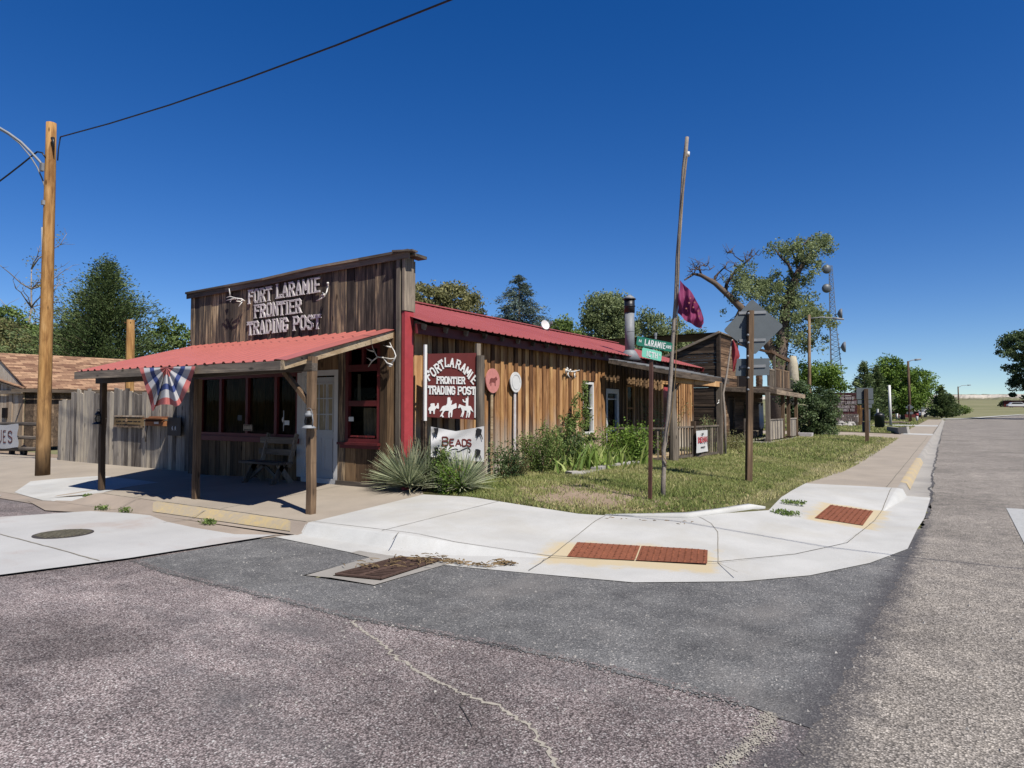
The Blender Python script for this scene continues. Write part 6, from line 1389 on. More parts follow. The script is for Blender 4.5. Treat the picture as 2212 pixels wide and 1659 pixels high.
# ================================================================ PLANTS
def yucca(base,R,n,label,seed=0):
    base=Vector(base); rg=np.random.default_rng(seed)
    el=np.arccos(rg.uniform(.02,1,n)**.6); az=rg.uniform(0,6.283,n); L=R*rg.uniform(.7,1.1,n)
    d=np.stack([np.sin(el)*np.cos(az),np.sin(el)*np.sin(az),np.cos(el)*1.0],1); s=np.cross(d,np.array([0,0,1.0])+rg.normal(size=(n,3))*.3); s/=np.linalg.norm(s,axis=1,keepdims=True)
    b=np.array(base)+[0,0,.08]+d*.05; w=.011; V=[];
    droop=np.stack([np.zeros(n),np.zeros(n),-.12*L*np.sin(el)],1)
    mid=b+d*L[:,None]*.5+droop*.2; tip=b+d*L[:,None]+droop
    V=np.stack([b-s*w,b+s*w,mid+s*w*.8,mid-s*w*.8,tip+s*.002,tip-s*.002],1).reshape(-1,3); i=np.arange(n)*6
    F_=np.concatenate([np.stack([i,i+1,i+2,i+3],1),np.stack([i+3,i+2,i+4,i+5],1)]).ravel(); r=np.clip(rg.normal(.5,.2,n)+(np.cos(el)<.25)*.3,0,1)
    return tag(np_mesh('yucca',V,F_,4,np.concatenate([r,r]),L_YUCCA),label,'yucca','spiky yuccas at the pavement corner')
yucca(tuple(at(884,1062,Z=.19)),.78,800,'large grey green yucca at the pavement corner below the red trim',1)
yucca(tuple(at(922,1058,Z=.19)),.88,520,'tall upright yucca between the red trim and the BEADS banner',4)
yucca(tuple(at(996,1066,Z=.18)),.64,640,'grey green yucca right in front of the BEADS banner post',2)
def shrub(name,base,H,R,n,leaf,mat,label,cat='shrub',stems=9,group=None,lean=(0,0),asp=.5,open_=0,seed=None):
    base=Vector(base); t=thing(name,base,label,cat,group); m=MB(); C=[];rn=[]
    for k in range(stems):
        a=random.uniform(0,6.283); rr=R*random.uniform(.2,1); e=base+Vector((math.cos(a)*rr+lean[0],math.sin(a)*rr+lean[1],H*random.uniform(.6,1.0)))
        P=limb(m,base+Vector((math.cos(a)*.05,math.sin(a)*.05,0)),e,.012,.004,5,.08,4); q=n//stems; tt=RN.random(q)**.7*(1-.0)
        idx=tt*5; pts=np.array([P[min(5,int(i))].lerp(P[min(5,int(i)+1)],i-int(i)) for i in idx]); 
        pts+=RN.normal(size=(q,3))*np.array([1,1,.8])*(R*(.28 if not open_ else .13)); pts[:,2]=np.maximum(pts[:,2],base.z+.03); C.append(pts); rn.append(np.clip(random.uniform(.2,.75)+RN.normal(size=q)*.15,0,1))
    leaves('foliage',np.concatenate(C),leaf,mat,t,asp,None,np.concatenate(rn)); m.build('stems',TWIGM,t,True); return t
shrub('green_bush',tuple(at(955,1062,Z=.19)),.80,.22,2300,.055,L_GREEN,'leafy green bush between the two yuccas, reaching over the BEADS banner',stems=12)
shrub('green_bush',tuple(at(968,1068,Z=.19)),.5,.25,1800,.05,L_BRIGHT,'feathery yellow green bush low in front of the BEADS banner',stems=10)
shrub('rose_bush',(-7.3,11.0,.16),.75,.38,1500,.06,L_DARK,'sparse dark rose bush right of the name board post',stems=12)
def bx(px,X=-7.35,z=.17): return (X,at(px,900,X=X).y,z)
m=MB(); 
def atw(px,py,X=-7.55): return at(px,py,X=X)
shrub('weed_clump',bx(1165,-7.3),.95,.48,4200,.045,L_GREEN,'wispy grey green weeds left of the tall sunflower stalks',stems=16,open_=1)
shrub('weed_clump',bx(1112,-7.3),.55,.4,2200,.04,L_OLIVE,'low olive weeds beside the rose bush',stems=12,open_=1)
shrub('weed_clump',bx(1195,-7.3),1.15,.42,4200,.05,L_GREEN,'taller feathery weeds right behind the thin border end',stems=14,open_=1)
def stalk(base,H,n,label,spread=.12,leaf=.075):
    base=Vector(base); t=thing('tall_stalk',base,label,'weed','tall leafy stalks against the side wall'); m=MB(); P=limb(m,base,base+Vector((random.uniform(-.1,.1),random.uniform(-.15,.15),H)),.014,.004,7,.03,5)
    C=[];
    for k in range(9):
        s=P[2+int(k*.55)]; e=s+Vector((random.uniform(-1,1)*.22,random.uniform(-1,1)*.28,random.uniform(.1,.35))); limb(m,s,e,.005,.002,3,.1,4); q=n//10
        C.append(np.array(s)+(np.array(e)-np.array(s))*RN.random((q,1))+RN.normal(size=(q,3))*.035)
    q=n//3; i=RN.random(q)*6.8; C.append(np.array([P[int(a)].lerp(P[int(a)+1],a-int(a)) for a in i])+RN.normal(size=(q,3))*np.array([spread,spread,.05])*(1.1-i[:,None]/9))
    leaves('foliage',np.concatenate(C),leaf,L_GREEN,t,.42); m.build('stem',TWIGM,t,True)
for (px,py,X,H,n,l) in((1240,1020,-7.35,1.75,700,'tall leafy stalk in front of the golden wall, left one'),(1262,1010,-7.3,2.25,900,'tallest leafy stalk, rising before the white side window'),(1225,1022,-7.45,1.35,600,'short leafy stalk at the left of the tall ones')):
    stalk(bx(px,X,.16),H,n,l)
shrub('dark_bush',bx(1228,-7.45),1.05,.40,2600,.07,L_DARK,'dark broad leaved bush at the foot of the tall stalks',stems=12)
shrub('round_bush',bx(1350,-6.95),.95,.62,6200,.075,L_BRIGHT,'round bright green bush against the side porch railing',stems=18)
# iris clump
p=Vector(bx(1298,-6.95)); n=260; Pn=np.array([p.x,p.y,.2])+np.stack([RN.normal(size=n)*.35,RN.normal(size=n)*.9,np.zeros(n)],1)
o=bladeset('iris_clump',Pn,RN.uniform(.35,.75,n),np.full(n,.06),RN.normal(size=(n,2))*.26,L_IRIS); tag(o,'broad yellow green iris blades in front of the white side window','iris')
# juniper-like sagebrush behind the rail
t=shrub('sage_bush',(-7.1,19.0,.25),1.75,.8,1500,.05,L_WILLOW,'sparse feathery bush growing through the side porch railing',stems=14,open_=1)
t=shrub('sage_bush',(-7.2,23.8,.2),1.15,.7,1100,.06,L_WILLOW,'sparse feathery bush beyond the side porch',stems=10,open_=1)
t=shrub('sage_bush',tuple(at(1590,975,Z=.15)),.6,.6,1500,.06,L_OLIVE,'yellowing low bush between the side porch and the log storefront',stems=10)
# small things along the bed
m=MB(); p=at(1137,1036,Z=.17); m.tube([p,p+Vector((0,0,.24))],.006,6); t=thing('garden_ornament',p,'tiny maroon garden ornament on a rod at the flower bed edge','ornament'); m.build('rod',BLACK,t); m=MB(); m.tube([p+Vector((0,0,.2)),p+Vector((0,0,.26)),p+Vector((0,0,.33))],[.02,.055,.01],10); m.build('cap',DARKRED,t,True)
# ================================================================ TREES
def B(px,py,d,rx,ry=None,depthr=None):
    c=at(px,py,d=d); s=d/F; return (c.x,c.y,c.z,(depthr or rx)*s,rx*s if ry is None else rx*s,(ry or rx)*s)
def gb(px,d,z=.1): 
    c=at(px,885,d=d); return (c.x,c.y,z)
tree('cottonwood_thicket',gb(45,52),[B(20,725,52,60,62),B(85,745,52,45,50),B(120,735,52,30,35),B(-60,730,52,80,70)],'tall olive green thicket behind the shed house',mat=L_OLIVE if False else L_GREEN,nclump=150,per=120,csize=.8,leaf=.24,trunk=.2)
tree('cottonwood_thicket',gb(10,46),[B(0,740,46,60,50),B(60,760,46,40,30)],'brownish green low thicket just above the shingled roof',mat=L_OLIVE,nclump=80,per=110,csize=.7,leaf=.2,trunk=.15)
def deadtree(base,H,label,spread=.35,seed=3,n=7,foliage=0):
    random.seed(seed); base=Vector(base); t=thing('dead_tree',base,label,'tree'); m=MB(); P=limb(m,base,base+Vector((0,0,H)),H*.014,H*.003,8,.02,6)
    tips=[]
    for k in range(n*3):
        s=P[random.randint(4,8)]; a=random.uniform(0,6.283); l=H*spread*random.uniform(.3,.8); e=s+Vector((math.cos(a)*l,math.sin(a)*l,l*random.uniform(.3,1.1))); Q=limb(m,s,e,H*.005,H*.0012,4,.12,4)
        for j in range(5):
            s2=Q[random.randint(1,4)]; e2=s2+Vector((random.uniform(-1,1),random.uniform(-1,1),random.uniform(0,1)))*l*.35; limb(m,s2,e2,H*.0018,H*.0006,3,.12,3); tips.append(e2)
    m.build('branches',BARKP,t,True)
    if foliage:
        C=np.concatenate([np.array(e)+RN.normal(size=(40,3))*.35 for e in random.sample(tips,foliage)]); leaves('crown',C,.2,L_OLIVE,t)
deadtree(gb(60,58),13.6,'bare grey dead tree tops above the thicket behind the shed house',seed=5,foliage=12)
deadtree(gb(100,60),13.0,'thin bare dead tree right beside the utility pole top',seed=8,n=5,spread=.22)
b=gb(222,42); conifer('pine_tree',b,10.7,5.5,'big dense green pine rising behind the board fence',L_PINE,3,3.0,puff=True,leaf=.19,asp=.34,z0=.1)
b=gb(150,44); conifer('pine_tree',b,6.9,3.2,'lower green pine between the utility pole and the big pine',L_PINE,13,2.6,puff=True,leaf=.19,asp=.34,z0=.1)
tree('young_ash',gb(368,45),[B(368,705,45,32,20),B(345,735,45,38,26),B(395,730,45,30,26)],'small thin green tree between the pine and the false front',mat=L_GREEN,nclump=70,per=45,csize=.45,leaf=.2,trunk=.08,limbs=20)
tree('elm_tree',gb(945,56),[B(925,650,56,42,44),B(985,650,56,42,40),B(1020,665,56,24,34),B(900,670,56,30,40)],'olive brown leafy tree behind the roof next to the false front corner',mat=L_OLIVE,nclump=130,per=110,csize=.8,leaf=.24,trunk=.2)
b=gb(1122,52); conifer('blue_spruce',b,11.9,6.6,'blue grey spruce standing behind the red roof',L_SPRUCE,6,1.8,leaf=.27,asp=.26,z0=.1)
tree('small_tree',gb(1228,60),[B(1215,710,60,28,22),B(1248,720,60,24,18)],'low rounded green tree right of the spruce behind the dish',mat=L_GREEN,nclump=60,per=100,csize=.7,leaf=.22,trunk=.12)
tree('willow_tree',gb(1310,54),[B(1300,665,54,42,38),B(1335,655,54,34,30),B(1290,705,54,36,36),B(1340,715,54,40,40)],'dense green willow behind the stove pipe',mat=L_WILLOW,nclump=170,per=130,csize=.75,leaf=.2,trunk=.25,droop=.5)
tree('willow_tree',gb(1440,58),[B(1400,690,58,34,28),B(1450,715,58,42,32),B(1500,730,58,34,22),B(1430,745,58,60,26)],'lower yellow green willow between stove pipe and flag',mat=L_WILLOW,nclump=150,per=120,csize=.75,leaf=.2,trunk=.2,droop=.5)
# old cottonwood with bare limbs
D_=48; cT=lambda x,y,o=0: vplane(at(1700,885,d=D_),(1950+x/2.212)*KK,(650+y/2.212)*KK,o)
ct=thing('old_cottonwood',gb(1668,D_),'large old cottonwood with one long bare limb and a high leafy top','tree')
m=MB()
def br(pts,r0,r1): m.tube([cT(x,y,random.uniform(-.6,.6)) for x,y in pts],[r0+(r1-r0)*i/(len(pts)-1) for i in range(len(pts))],8,wob=.12)
br([(830,1500),(850,1100),(880,800),(900,600),(940,470),(985,360),(1040,280),(1070,230)],.55,.09)
br([(860,1000),(760,800),(690,680),(600,600),(530,530),(430,440),(340,390),(290,380),(230,420)],.40,.05)
br([(340,390),(330,350),(270,350)],.10,.02); br([(430,440),(430,400),(490,340),(540,370)],.10,.03); br([(500,500),(510,440),(560,370),(640,300),(700,250)],.16,.02); br([(620,300),(560,260),(540,210)],.05,.012)
br([(960,420),(920,320),(860,260),(820,200)],.13,.03); br([(985,360),(960,280),(930,180),(980,140)],.10,.02); br([(1040,290),(1120,220),(1160,150)],.08,.02); br([(600,610),(560,680),(500,700)],.10,.02); br([(1050,260),(1020,180),(1080,120)],.06,.015)
for k in range(70):
    x,y=random.choice([(290,380),(330,350),(400,350),(480,400),(430,430),(560,330),(640,300),(660,260),(540,240),(700,250),(370,330),(500,340),(560,680),(300,340),(250,360)]); br([(x,y),(x+random.uniform(-35,35),y+random.uniform(-45,10)),(x+random.uniform(-60,60),y+random.uniform(-75,20))],.035,.008)
m.build('trunk',BARK,ct,True)
CC=[];rn=[]
for (x,y,r,n) in((620,420,70,20),(680,480,90,30),(760,430,80,26),(850,440,80,26),(940,500,90,30),(1000,560,90,30),(800,560,110,34),(900,640,120,38),(1040,640,90,28),(1110,680,80,24),(1000,780,110,32),(880,800,90,26),(860,960,80,22),(880,1050,50,12),(660,330,40,5),(610,350,50,8),(900,210,60,16),(850,200,40,9),(980,200,60,16),(1060,180,60,18),(1130,160,50,14),(1170,200,40,9),(1000,270,60,14),(1080,270,60,12),(1100,340,40,8),(1050,400,30,5),(1160,120,25,5),(960,400,50,10),(580,440,50,10),(560,530,35,5),(1150,640,50,12),(1200,700,40,7),(1060,860,60,10),(520,640,26,3)):
    n=int(n*.62)
    for k in range(n):
        c=np.array(cT(x+RN.normal()*r*.55,y+RN.normal()*r*.45,RN.normal()*r*.015)); q=int(90*RN.uniform(.4,1.3)); s=.42*RN.uniform(.6,1.3); CC.append(c+unit(q)*(RN.random(q)**.5)[:,None]*s-np.array([0,0,1])*np.abs(RN.normal(size=(q,1)))*.15); rn.append(np.clip(RN.uniform(.15,.8)+RN.normal(size=q)*.13,0,1))
leaves('crown',np.concatenate(CC),.17,L_WILLOW,ct,.6,None,np.concatenate(rn))
# broken pale trunk
m=MB(); p=cT(950,1080); m.tube([Vector((p.x,p.y,.1)),cT(950,1080,-1),cT(945,980,-1),cT(950,925,-1)],[.40,.36,.33,.2],10,wob=.2); single(m,'broken_trunk',plain('sun_bleached_trunk',(.42,.38,.29),.9,.1,.3,5,bmp=.8),'thick broken pale tree trunk under the cottonwood crown','tree trunk',None,True)
tree('lilac_bush',gb(1755,38),[B(1750,900,38,46,52),B(1785,880,38,34,50),B(1720,860,38,34,42),B(1770,935,38,42,26)],'big dark glossy bush at the end of the log storefront porch',cat='bush',mat=L_DARK,nclump=150,per=150,csize=.42,leaf=.13,trunk=.08,trunkname='stems')
tree('box_elder',gb(1765,50),[B(1730,810,50,34,26),B(1775,810,50,40,26),B(1795,840,50,26,34),B(1700,830,50,26,26)],'bright green tree top above the dark bush',mat=L_BRIGHT,nclump=120,per=120,csize=.6,leaf=.17,trunk=.14)
b=gb(1868,80); conifer('juniper_tree',b,6.9,2.3,'dark green conifer above the maroon town sign',L_PINE,21,1.3,puff=True,leaf=.34,asp=.4,z0=.02)
b=gb(1893,84); conifer('juniper_tree',b,6.6,2.1,'dark green conifer partly behind the bright elm',L_PINE,25,1.3,puff=True,leaf=.34,asp=.4,z0=.02)
tree('broad_elm',gb(1950,90),[B(1935,815,90,38,34),B(1980,830,90,34,32),B(1950,860,90,52,30),B(1920,790,90,22,18)],'wide bright green elm behind the lamp pole on the green',mat=L_BRIGHT,nclump=170,per=130,csize=1.1,leaf=.3,trunk=.3)
tree('broad_elm',gb(1915,100),[B(1910,830,100,30,32),B(1935,850,100,30,30)],'darker green elm hiding behind the wide bright elm',mat=L_GREEN,nclump=90,per=120,csize=1.1,leaf=.32,trunk=.3)
b=gb(2033,120); conifer('cedar_tree',b,5.6,2.6,'dark cedar at the far end of the tree row',L_PINE,31,1.3,puff=True,leaf=.42,asp=.45,z0=.0)
b=gb(2052,135); conifer('cedar_tree',b,4.4,2.3,'low brownish cedar last in the tree row',L_PINE,33,1.3,puff=True,leaf=.42,asp=.45,z0=.0)
tree('far_bush',gb(2078,160),[B(2076,886,160,14,9),B(2088,888,160,10,7)],'small round far bush beside the last lamp pole',cat='bush',mat=L_GREEN,nclump=24,per=80,csize=.8,leaf=.35,trunk=.08)
tree('roadside_elm',gb(2262,105),[B(2230,745,105,62,42),B(2250,800,105,70,46),B(2190,735,105,34,24),B(2225,840,105,42,26),B(2300,770,105,80,80),B(2178,760,105,26,18)],'large dark elm overhanging the bend of the main road',mat=L_DARK,nclump=330,per=150,csize=1.0,leaf=.34,trunk=.45)
tree('roadside_elm',(17,128,.1),[(17,128,7,5,5,4),(20,124,6,5,5,3.5)],'dark elm beyond the right edge whose shade crosses the road',mat=L_DARK,nclump=110,per=120,csize=1.1,leaf=.4,trunk=.4)
# ================================================================ FAR STREET THINGS
def timber_pole(px,py,topy,d,label,r=.13,arm=None,leanx=0,group='lamp poles along the far street'):
    b=Vector(gb(px,d,.1)); tp=vplane(b,px+leanx,topy)
    m=MB(); m.tube([b,b.lerp(tp,.5),tp],[r,r*.85,r*.7],10)
    if not arm: return single(m,'timber_pole',W_POST,label,'pole',group,True)
    t=thing('lamp_pole',b,label,'pole',group); m.build('pole',W_POST,t,True)
    if arm:
        m=MB(); P=[vplane(b,x,y) for x,y in arm]; m.tube(P,r*.3,6); m.build('lamp_arm',GALV,t,True)
        m=MB(); e=P[-1]; m.tube([e-(P[-1]-P[-2]).normalized()*.2,e+(P[-1]-P[-2]).normalized()*.5],[r*.7,r*.5],8); m.build('lamp_head',GALV,t,True)
    return t
timber_pole(1965.6,918,780,77,'tall brown lamp pole with a short arm on the green',.17,[(1960,782),(1970,778),(1980,777)],-4)
timber_pole(2071.5,899,835,150,'last dark lamp pole with a long curved arm by the prairie',.17,[(2069,838),(2077,833),(2092,832)],-2)
timber_pole(1748,930,680,44,'reddish timber pole with a level arm rising out of the bushes by the storefront',.12,[(1750,688),(1775,685),(1806,688)],0,None)
timber_pole(2202,885,862,420,'thin far pole standing out on the prairie',.2,None,0,None)
def back_sign(name,px,by,d,plates,label,post=.05,pmat=BROWNM,postx=None,z=.1):
    b=Vector(gb(px,d,z)); t=thing(name,b,label,'road sign'); ty=min(p[1] for p in plates)
    tp=vplane(b,px-1,ty+2); m=MB(); m.beam(b-Vector((0,0,.05)),Vector((tp.x,tp.y,tp.z)),post*2,post*1.6,(0,1,0),r=.6); m.build('post',pmat,t)
    for (x0,y0,x1,y1,*k) in plates:
        m=MB()
        if k: cx,cy=(x0+x1)/2,(y0+y1)/2; pts=[(cx,y0),(x1,cy),(cx,y1),(x0,cy)]
        else: pts=[(x0,y0),(x1,y0),(x1,y1),(x0,y1)]
        m.prism([vplane(b,x,y,.09) for x,y in pts],h_*.01); m.build('plate',SIGNBACK,t)
    return t
c2=lambda x,y:((2450+x/3.556)*KK,(1050+y/3.556)*KK)
def P2(*r):
    o=[]
    for a in r: x0,y0=c2(a[0],a[1]); x1,y1=c2(a[2],a[3]); o.append((x0,y0,x1,y1)+tuple(a[4:]))
    return o
b0=at(1871.4,955.5,Z=.15); dS=(b0-CAM).dot(fw)
back_sign('route_sign',1872,955,dS,P2((425,405,603,525),(437,532,608,575),(480,580,590,618),(488,632,572,760),(486,765,572,875)),'stack of grey sign backs on a leaning brown post beside the sidewalk',.075,W_POST,z=.14)
back_sign('far_sign',1965,915,74,P2((945,580,1038,640,1),(960,660,1030,685)),'small grey diamond sign back in front of the lamp pole')
back_sign('far_sign',1990,907,100,P2((1080,560,1155,635),(1092,640,1142,660)),'square grey sign back on the green beyond the lamp pole')
back_sign('far_sign',2026,901,135,P2((1218,590,1308,632)),'wide low grey sign back near the cedars')
# white pole and bollards
def simple_post(name,px,by,topy,r,mat,label,leanx=0,cat='post',z=.12,group=None,band=None):
    b=at(px,by,Z=z); tp=vplane(b,px+leanx,topy); t=thing(name,b,label,cat,group); m=MB(); m.tube([b,tp],[r,r*.9],10); m.build('shaft',mat,t,True)
    if band: m=MB(); q=b.lerp(tp,.72); m.tube([q,tp+Vector((0,0,.02))],r*1.08,10); m.build('red_top',REDB,t,True)
simple_post('white_pole',1924,921,832,.11,WHITE,'tall plain white pole on the green',-3)
for x,y,ty,l in((1070,765,680,'white bollard with red top nearest the sidewalk'),):
    X,Y=c2(x,y); simple_post('bollard',X,Y,c2(x,ty)[1],.14,WHITE,l,0,'bollard',band=1,group='white bollards on the green')
for x,y,ty,l in((855,728,672,'white bollard with red top before the red house, middle one'),(708,732,690,'white bollard before the red house, left one'),(752,728,700,'short white bollard before the red house'),(895,722,690,'small white bollard right of the middle one')):
    X,Y=c2(x,y); b_=gb(X,95); t=thing('bollard',b_,l,'bollard','white bollards on the green'); m=MB(); m.tube([Vector(b_),vplane(Vector(b_),X,c2(x,ty)[1])],.15,8); m.build('shaft',WHITE,t,True)
m=MB(); X,Y=c2(650,690); b_=gb(X,75); t=thing('white_marker',b_,'short white marker post standing left of the trash can','post'); m.tube([vplane(Vector(b_),X,c2(0,690)[1]),vplane(Vector(b_),X,c2(0,628)[1])],.12,8); m.build('marker',WHITE,t); m=MB(); m.tube([Vector(b_),vplane(Vector(b_),X,c2(0,690)[1])],.06,6); m.build('stake',BLACK,t)
b_=at(1900.2,925.7,Z=.12); t=thing('trash_can',b_,'dark green round trash can on the green','trash can'); m=MB(); m.tube([b_,b_+Vector((0,0,.9)),b_+Vector((0,0,.92))],[.32,.36,.38],16); m.build('body',plain('dark_green_paint',(.012,.03,.025)),t,True); m=MB(); m.tube([b_+Vector((0,0,.92)),b_+Vector((0,0,1.1)),b_+Vector((0,0,1.22))],[.38,.3,.1],16); m.build('lid',BLACK,t,True)
# culvert box
a=at(1920,932,Z=.1); q=at(1948,938,Z=.1); m=MB(); m.beam((a.x,a.y,.25),(q.x,q.y,.3),.25,.35,Z3); m.beam((q.x-.1,q.y,.25),(q.x+.35,q.y-.1,.32),.5,.5,Z3,r=.9); single(m,'culvert_wall',C_OLD,'low concrete culvert wall at the edge of the dirt drive','wall')
# rail fence of the green
t=thing('log_rail',gb(1915,62),'long low weathered log rail on the green behind the trash can','fence'); m=MB(); P=[vplane(Vector(gb(1915,66)),*c2(x,y)) for x,y in((700,768),(800,772),(900,770),(985,780))]; m.tube(P,.10,7,wob=.2); m.build('rail',W_GREYX,t,True)
for x in(745,970): 
    m=MB(); q=vplane(Vector(gb(1915,66)),*c2(x,772)); m.beam((q.x,q.y,.1),q,.14,.14,(0,1,0)); m.build('post',W_GREY,t)
# town sign
d=62; b_=Vector(gb(1830,d)); TS=lambda x,y,o=0: vplane(b_,*c2(x,y),o); t=thing('town_sign',b_,'large maroon plank town sign on timber posts with pale lettering','sign')
for k in range(7):
    m=MB(); y0=455+k*33; m.prism([TS(165,y0),TS(430,y0),TS(435,y0+29),TS(165,y0+29)],h_*.08); m.build('plank',DEEPRED,t)
for x in(150,450,478): m=MB(); m.beam(TS(x,830,.2),TS(x,590 if x>440 else 470,.2),.25,.2,(0,1,0)); m.build('post',W_SIDE if False else W_POLE,t)
m=MB()
for txt,x0,x1,y,h in(('THE TOWN OF',250,400,530,.28),('FORT LARAMIE',215,425,580,.33),('WELCOMES YOU',225,405,620,.24),('THANKS YOU',240,400,655,.26)):
    A=TS(x0,y,-.05);B_=TS(x1,y,-.05); fitword(m,txt,A,B_,(0,0,1),-h_,h,.05,.02,.22)
m.build('pale_lettering',plain('greyish_letters',(.24,.21,.21),.7),t)
d=58; b_=Vector(gb(1825,d)); t=thing('information_board',b_,'weathered white board reading TOURIST INFORMATION on short posts below the town sign','sign'); TS2=lambda x,y,o=0: vplane(b_,*c2(x,y),o)
m=MB(); m.prism([TS2(185,690),TS2(445,688),TS2(445,768),TS2(182,768)],h_*.06); m.build('board',plain('weathered_white_board',(.42,.39,.36),.8,.1,.25,4),t)
m=MB()
for txt,y,h in(('TOURIST',722,.32),('INFORMATION',762,.40)): fitword(m,txt,TS2(195,y,-.02),TS2(435,y,-.02),(0,0,1),-h_,h,.075,.02,.2)
m.build('brown_lettering',plain('faded_brown_letters',(.13,.10,.09),.8),t)
for x in(200,420): m=MB(); m.beam(TS2(x,815,.1),TS2(x,765,.1),.3,.2,(0,1,0)); m.build('post',W_GREY,t)
m=MB()
for k in range(26):
    c=TS2(random.uniform(200,400),random.uniform(775,815),random.uniform(-.8,.8)); c.z=max(.25,c.z); s=random.uniform(.12,.32); N_=8
    m.tube([c-Vector((0,0,s*.7)),c,c+Vector((0,0,s*.6))],[s*.9,s,s*.3],7,wob=.4)
o=single(m,'rockery',STONE,'heap of pale rocks under the information board','rocks')
# red house far behind
t=thing('red_house',gb(1925,105),'low dark red house far behind the green with white gable','house'); hb_=Vector(gb(1925,105)); TH=lambda x,y,o=0: vplane(hb_,*c2(x,y),o)
m=MB(); m.prism([TH(600,720),TH(1090,720),TH(1090,655),TH(600,655)],h_*6); m.build('wall',DARKRED,t)
m=MB(); m.prism([TH(590,655,-.3),TH(1100,655,-.3),TH(1060,615,3),TH(640,615,3)],h_*.3+Vector((0,0,.05))); m.build('roof',plain('grey_roof_far',(.22,.21,.21)),t)
for x in(690,760,905): m=MB(); m.prism([TH(x,708,-.1),TH(x+28,708,-.1),TH(x+28,672,-.1),TH(x,672,-.1)],h_*.06); m.build('window',DARK,t)
# white vehicle far down the street
def car(p,yaw,L,W_,H,matb,label,cat='car'):
    p=Vector(p); t=thing('parked_car',p,label,cat,'vehicles parked far away'); R_=Matrix.Rotation(yaw,3,'Z'); Q=lambda x,y,z: p+R_@Vector((x,y,z))
    prof=[(-L/2,.25*H),(-L/2,.55*H),(-L*.42,.62*H),(-L*.32,.96*H),(L*.12,H),(L*.27,.64*H),(L*.46,.56*H),(L/2,.45*H),(L/2,.22*H)]
    m=MB(); m.prism([Q(x,-W_/2,z) for x,z in prof],Q(0,W_/2,0)-Q(0,-W_/2,0)); m.build('body',matb,t)
    m=MB(); 
    for s in(-1,1): m.prism([Q(x,s*(W_/2+.012),z) for x,z in((-L*.38,.64*H),(-L*.30,.92*H),(L*.10,.94*H),(L*.22,.65*H))],Q(0,s*.01,0)-p)
    m.build('windows',GLASS if False else BLACK,t)
    for x in(-L*.32,L*.3):
        for s in(-1,1): m=MB(); m.tube([Q(x,s*(W_/2-.1),.32),Q(x,s*(W_/2+.04),.32)],.32,14); m.build('wheel',BLACK,t)
X,Y=c2(1210,705); car(gb(X,125,.1),.6,4.6,1.8,1.5,plain('white_car_paint',(.7,.7,.7),.3,.5,.03),'small white car parked far off under the elms')
X,Y=c2(2150,640); pz_=at(X,Y,d=330); car((pz_.x,pz_.y,terr(pz_.x,pz_.y)),.3,9,2.4,2.6,plain('white_truck_paint',(.75,.75,.75),.3,.5,.03),'white trailer on the far prairie road at the right')
X,Y=c2(2150,618); pz_=at(X,Y,d=352); t=thing('red_barn',(pz_.x,pz_.y,terr(pz_.x,pz_.y)),'tiny red barn far out on the prairie','barn'); z_=terr(pz_.x,pz_.y); m=MB(); m.box(pz_.x-6,pz_.x+5,pz_.y,pz_.y+6,z_-1,z_+3.2); m.build('wall',DARKRED,t); m=MB(); m.prism([(pz_.x-6.5,pz_.y-.5,z_+3.2),(pz_.x+5.5,pz_.y-.5,z_+3.2),(pz_.x+5.5,pz_.y+3,z_+5),(pz_.x-6.5,pz_.y+3,z_+5)],(0,0,.2)); m.build('roof',plain('barn_roof',(.12,.11,.11)),t)
X,Y=c2(2010,628); pz_=at(X,Y,d=360); tree('far_bush',(pz_.x,pz_.y,terr(pz_.x,pz_.y)),[(pz_.x,pz_.y,terr(pz_.x,pz_.y)+1.5,3.2,3.2,1.8)],'lone dark bush out on the open prairie',cat='bush',mat=L_DARK,nclump=20,per=60,csize=1.2,leaf=.7,trunk=.1)
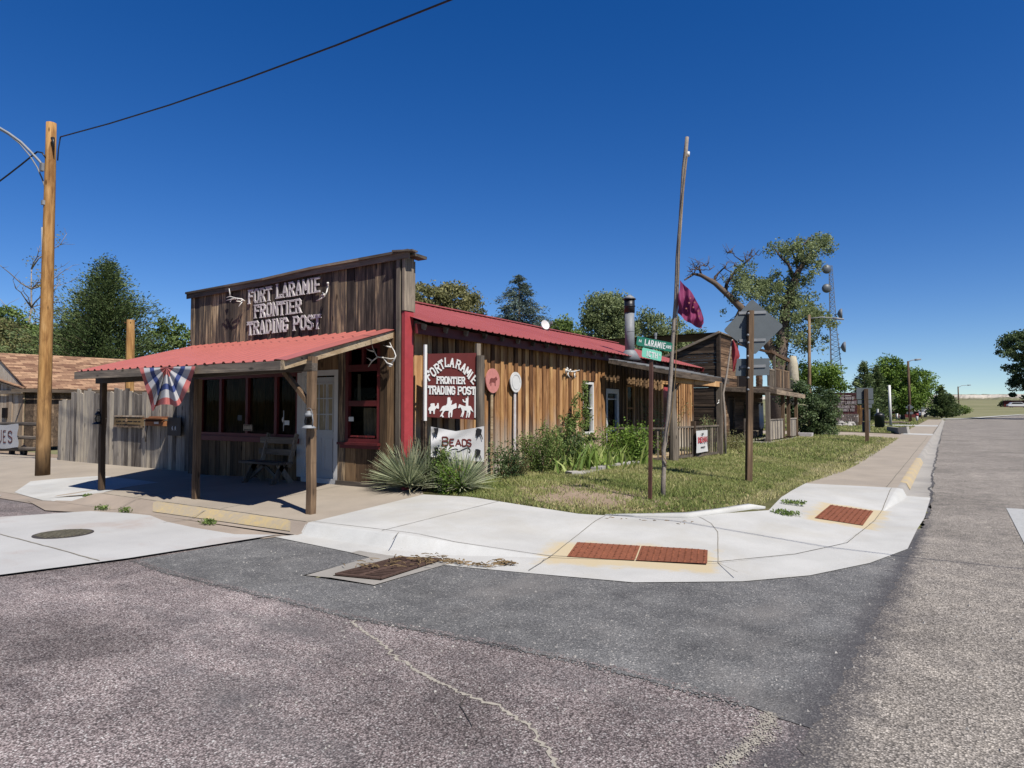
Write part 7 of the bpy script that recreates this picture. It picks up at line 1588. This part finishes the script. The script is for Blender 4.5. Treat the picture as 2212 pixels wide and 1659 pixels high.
# ---- lattice radio tower
TD=190; tb=Vector(gb(1802,TD)); t=thing('radio_tower',tb,'tall steel lattice radio tower carrying four round dishes','tower'); TT=lambda x,y,o=0: vplane(tb,(1950+x/2.212)*KK,(650+y/2.212)*KK,o)
H_=TT(1200,325).z; zb=.1; zt_=H_
def leg(f): 
    zz=zb+(H_-zb)*f; wd=(1-f)*4.4+f*.95 if f<.55 else 1.98+ (f-.55)/.45*(.95-1.98)
    l=TT(1187,325); c=Vector((l.x,l.y,zz)); return [c,c+rt*wd,c+rt*wd*.5+h_*wd*.86]
m=MB()
for k in range(3): m.tube([leg(0)[k],leg(.55)[k],leg(1)[k]],[.13,.11,.07],5)
N_=30
for i in range(N_):
    a=leg((i/N_)**.9);b__=leg(((i+1)/N_)**.9)
    for k in range(3):
        j=(k+1)%3; m.tube([a[k],b__[j]],.05,4,cap=False); m.tube([a[j],b__[k]],.05,4,cap=False); m.tube([b__[k],b__[j]],.045,4,cap=False)
TGREY=plain('tower_steel',(.16,.18,.21),.6,.4,.1); m.build('lattice',TGREY,t)
for (x,y,side) in((1173,348,0),(1173,475,0),(1262,645,1),(1285,865,1)):
    c=TT(x,y,-1); m=MB(); 
    if side==0:
        n=h_*-1; P=[c+n*-.5,c+n*-.2,c+n*.25,c+n*.55,c+n*.72]; m.tube(P,[1.2,1.3,1.25,.9,.15],18)
    else:
        n=(rt*.8-h_*.45).normalized(); P=[c-n*.7,c-n*.3,c+n*.1,c+n*.5]; m.tube(P,[.3,1.1,1.45,1.5],18)
    m.build('dish',TGREY if side else plain('dark_dish_cover',(.10,.12,.14),.5,.4,.1),t,True)
    m=MB(); m.tube([c,TT(1195 if side==0 else x-40,y+4,0)],.12,5); m.build('dish_arm',TGREY,t)
# faint thin cloud streaks low on the right are left to the sky
# ---- real-world reflectance: colours above were picked from a sunlit picture, so bring every surface down together
for mt in bpy.data.materials:
    nt=mt.node_tree
    if not nt: continue
    ALB=.84 if any(nd.type=='BSDF_TRANSLUCENT' for nd in nt.nodes) and 'cloth' not in mt.name and 'flag' not in mt.name else .60
    for nd in list(nt.nodes):
        if nd.type in('BSDF_PRINCIPLED','BSDF_TRANSLUCENT'):
            s=nd.inputs[0]
            if s.is_linked:
                src=s.links[0].from_socket; x=nt.nodes.new('ShaderNodeMix'); x.data_type='RGBA'; x.blend_type='MULTIPLY'; x.inputs[0].default_value=1
                nt.links.new(src,x.inputs[6]); x.inputs[7].default_value=(ALB,ALB,ALB,1); nt.links.new(x.outputs[2],s)
            else: c=s.default_value; s.default_value=(c[0]*ALB,c[1]*ALB,c[2]*ALB,1)
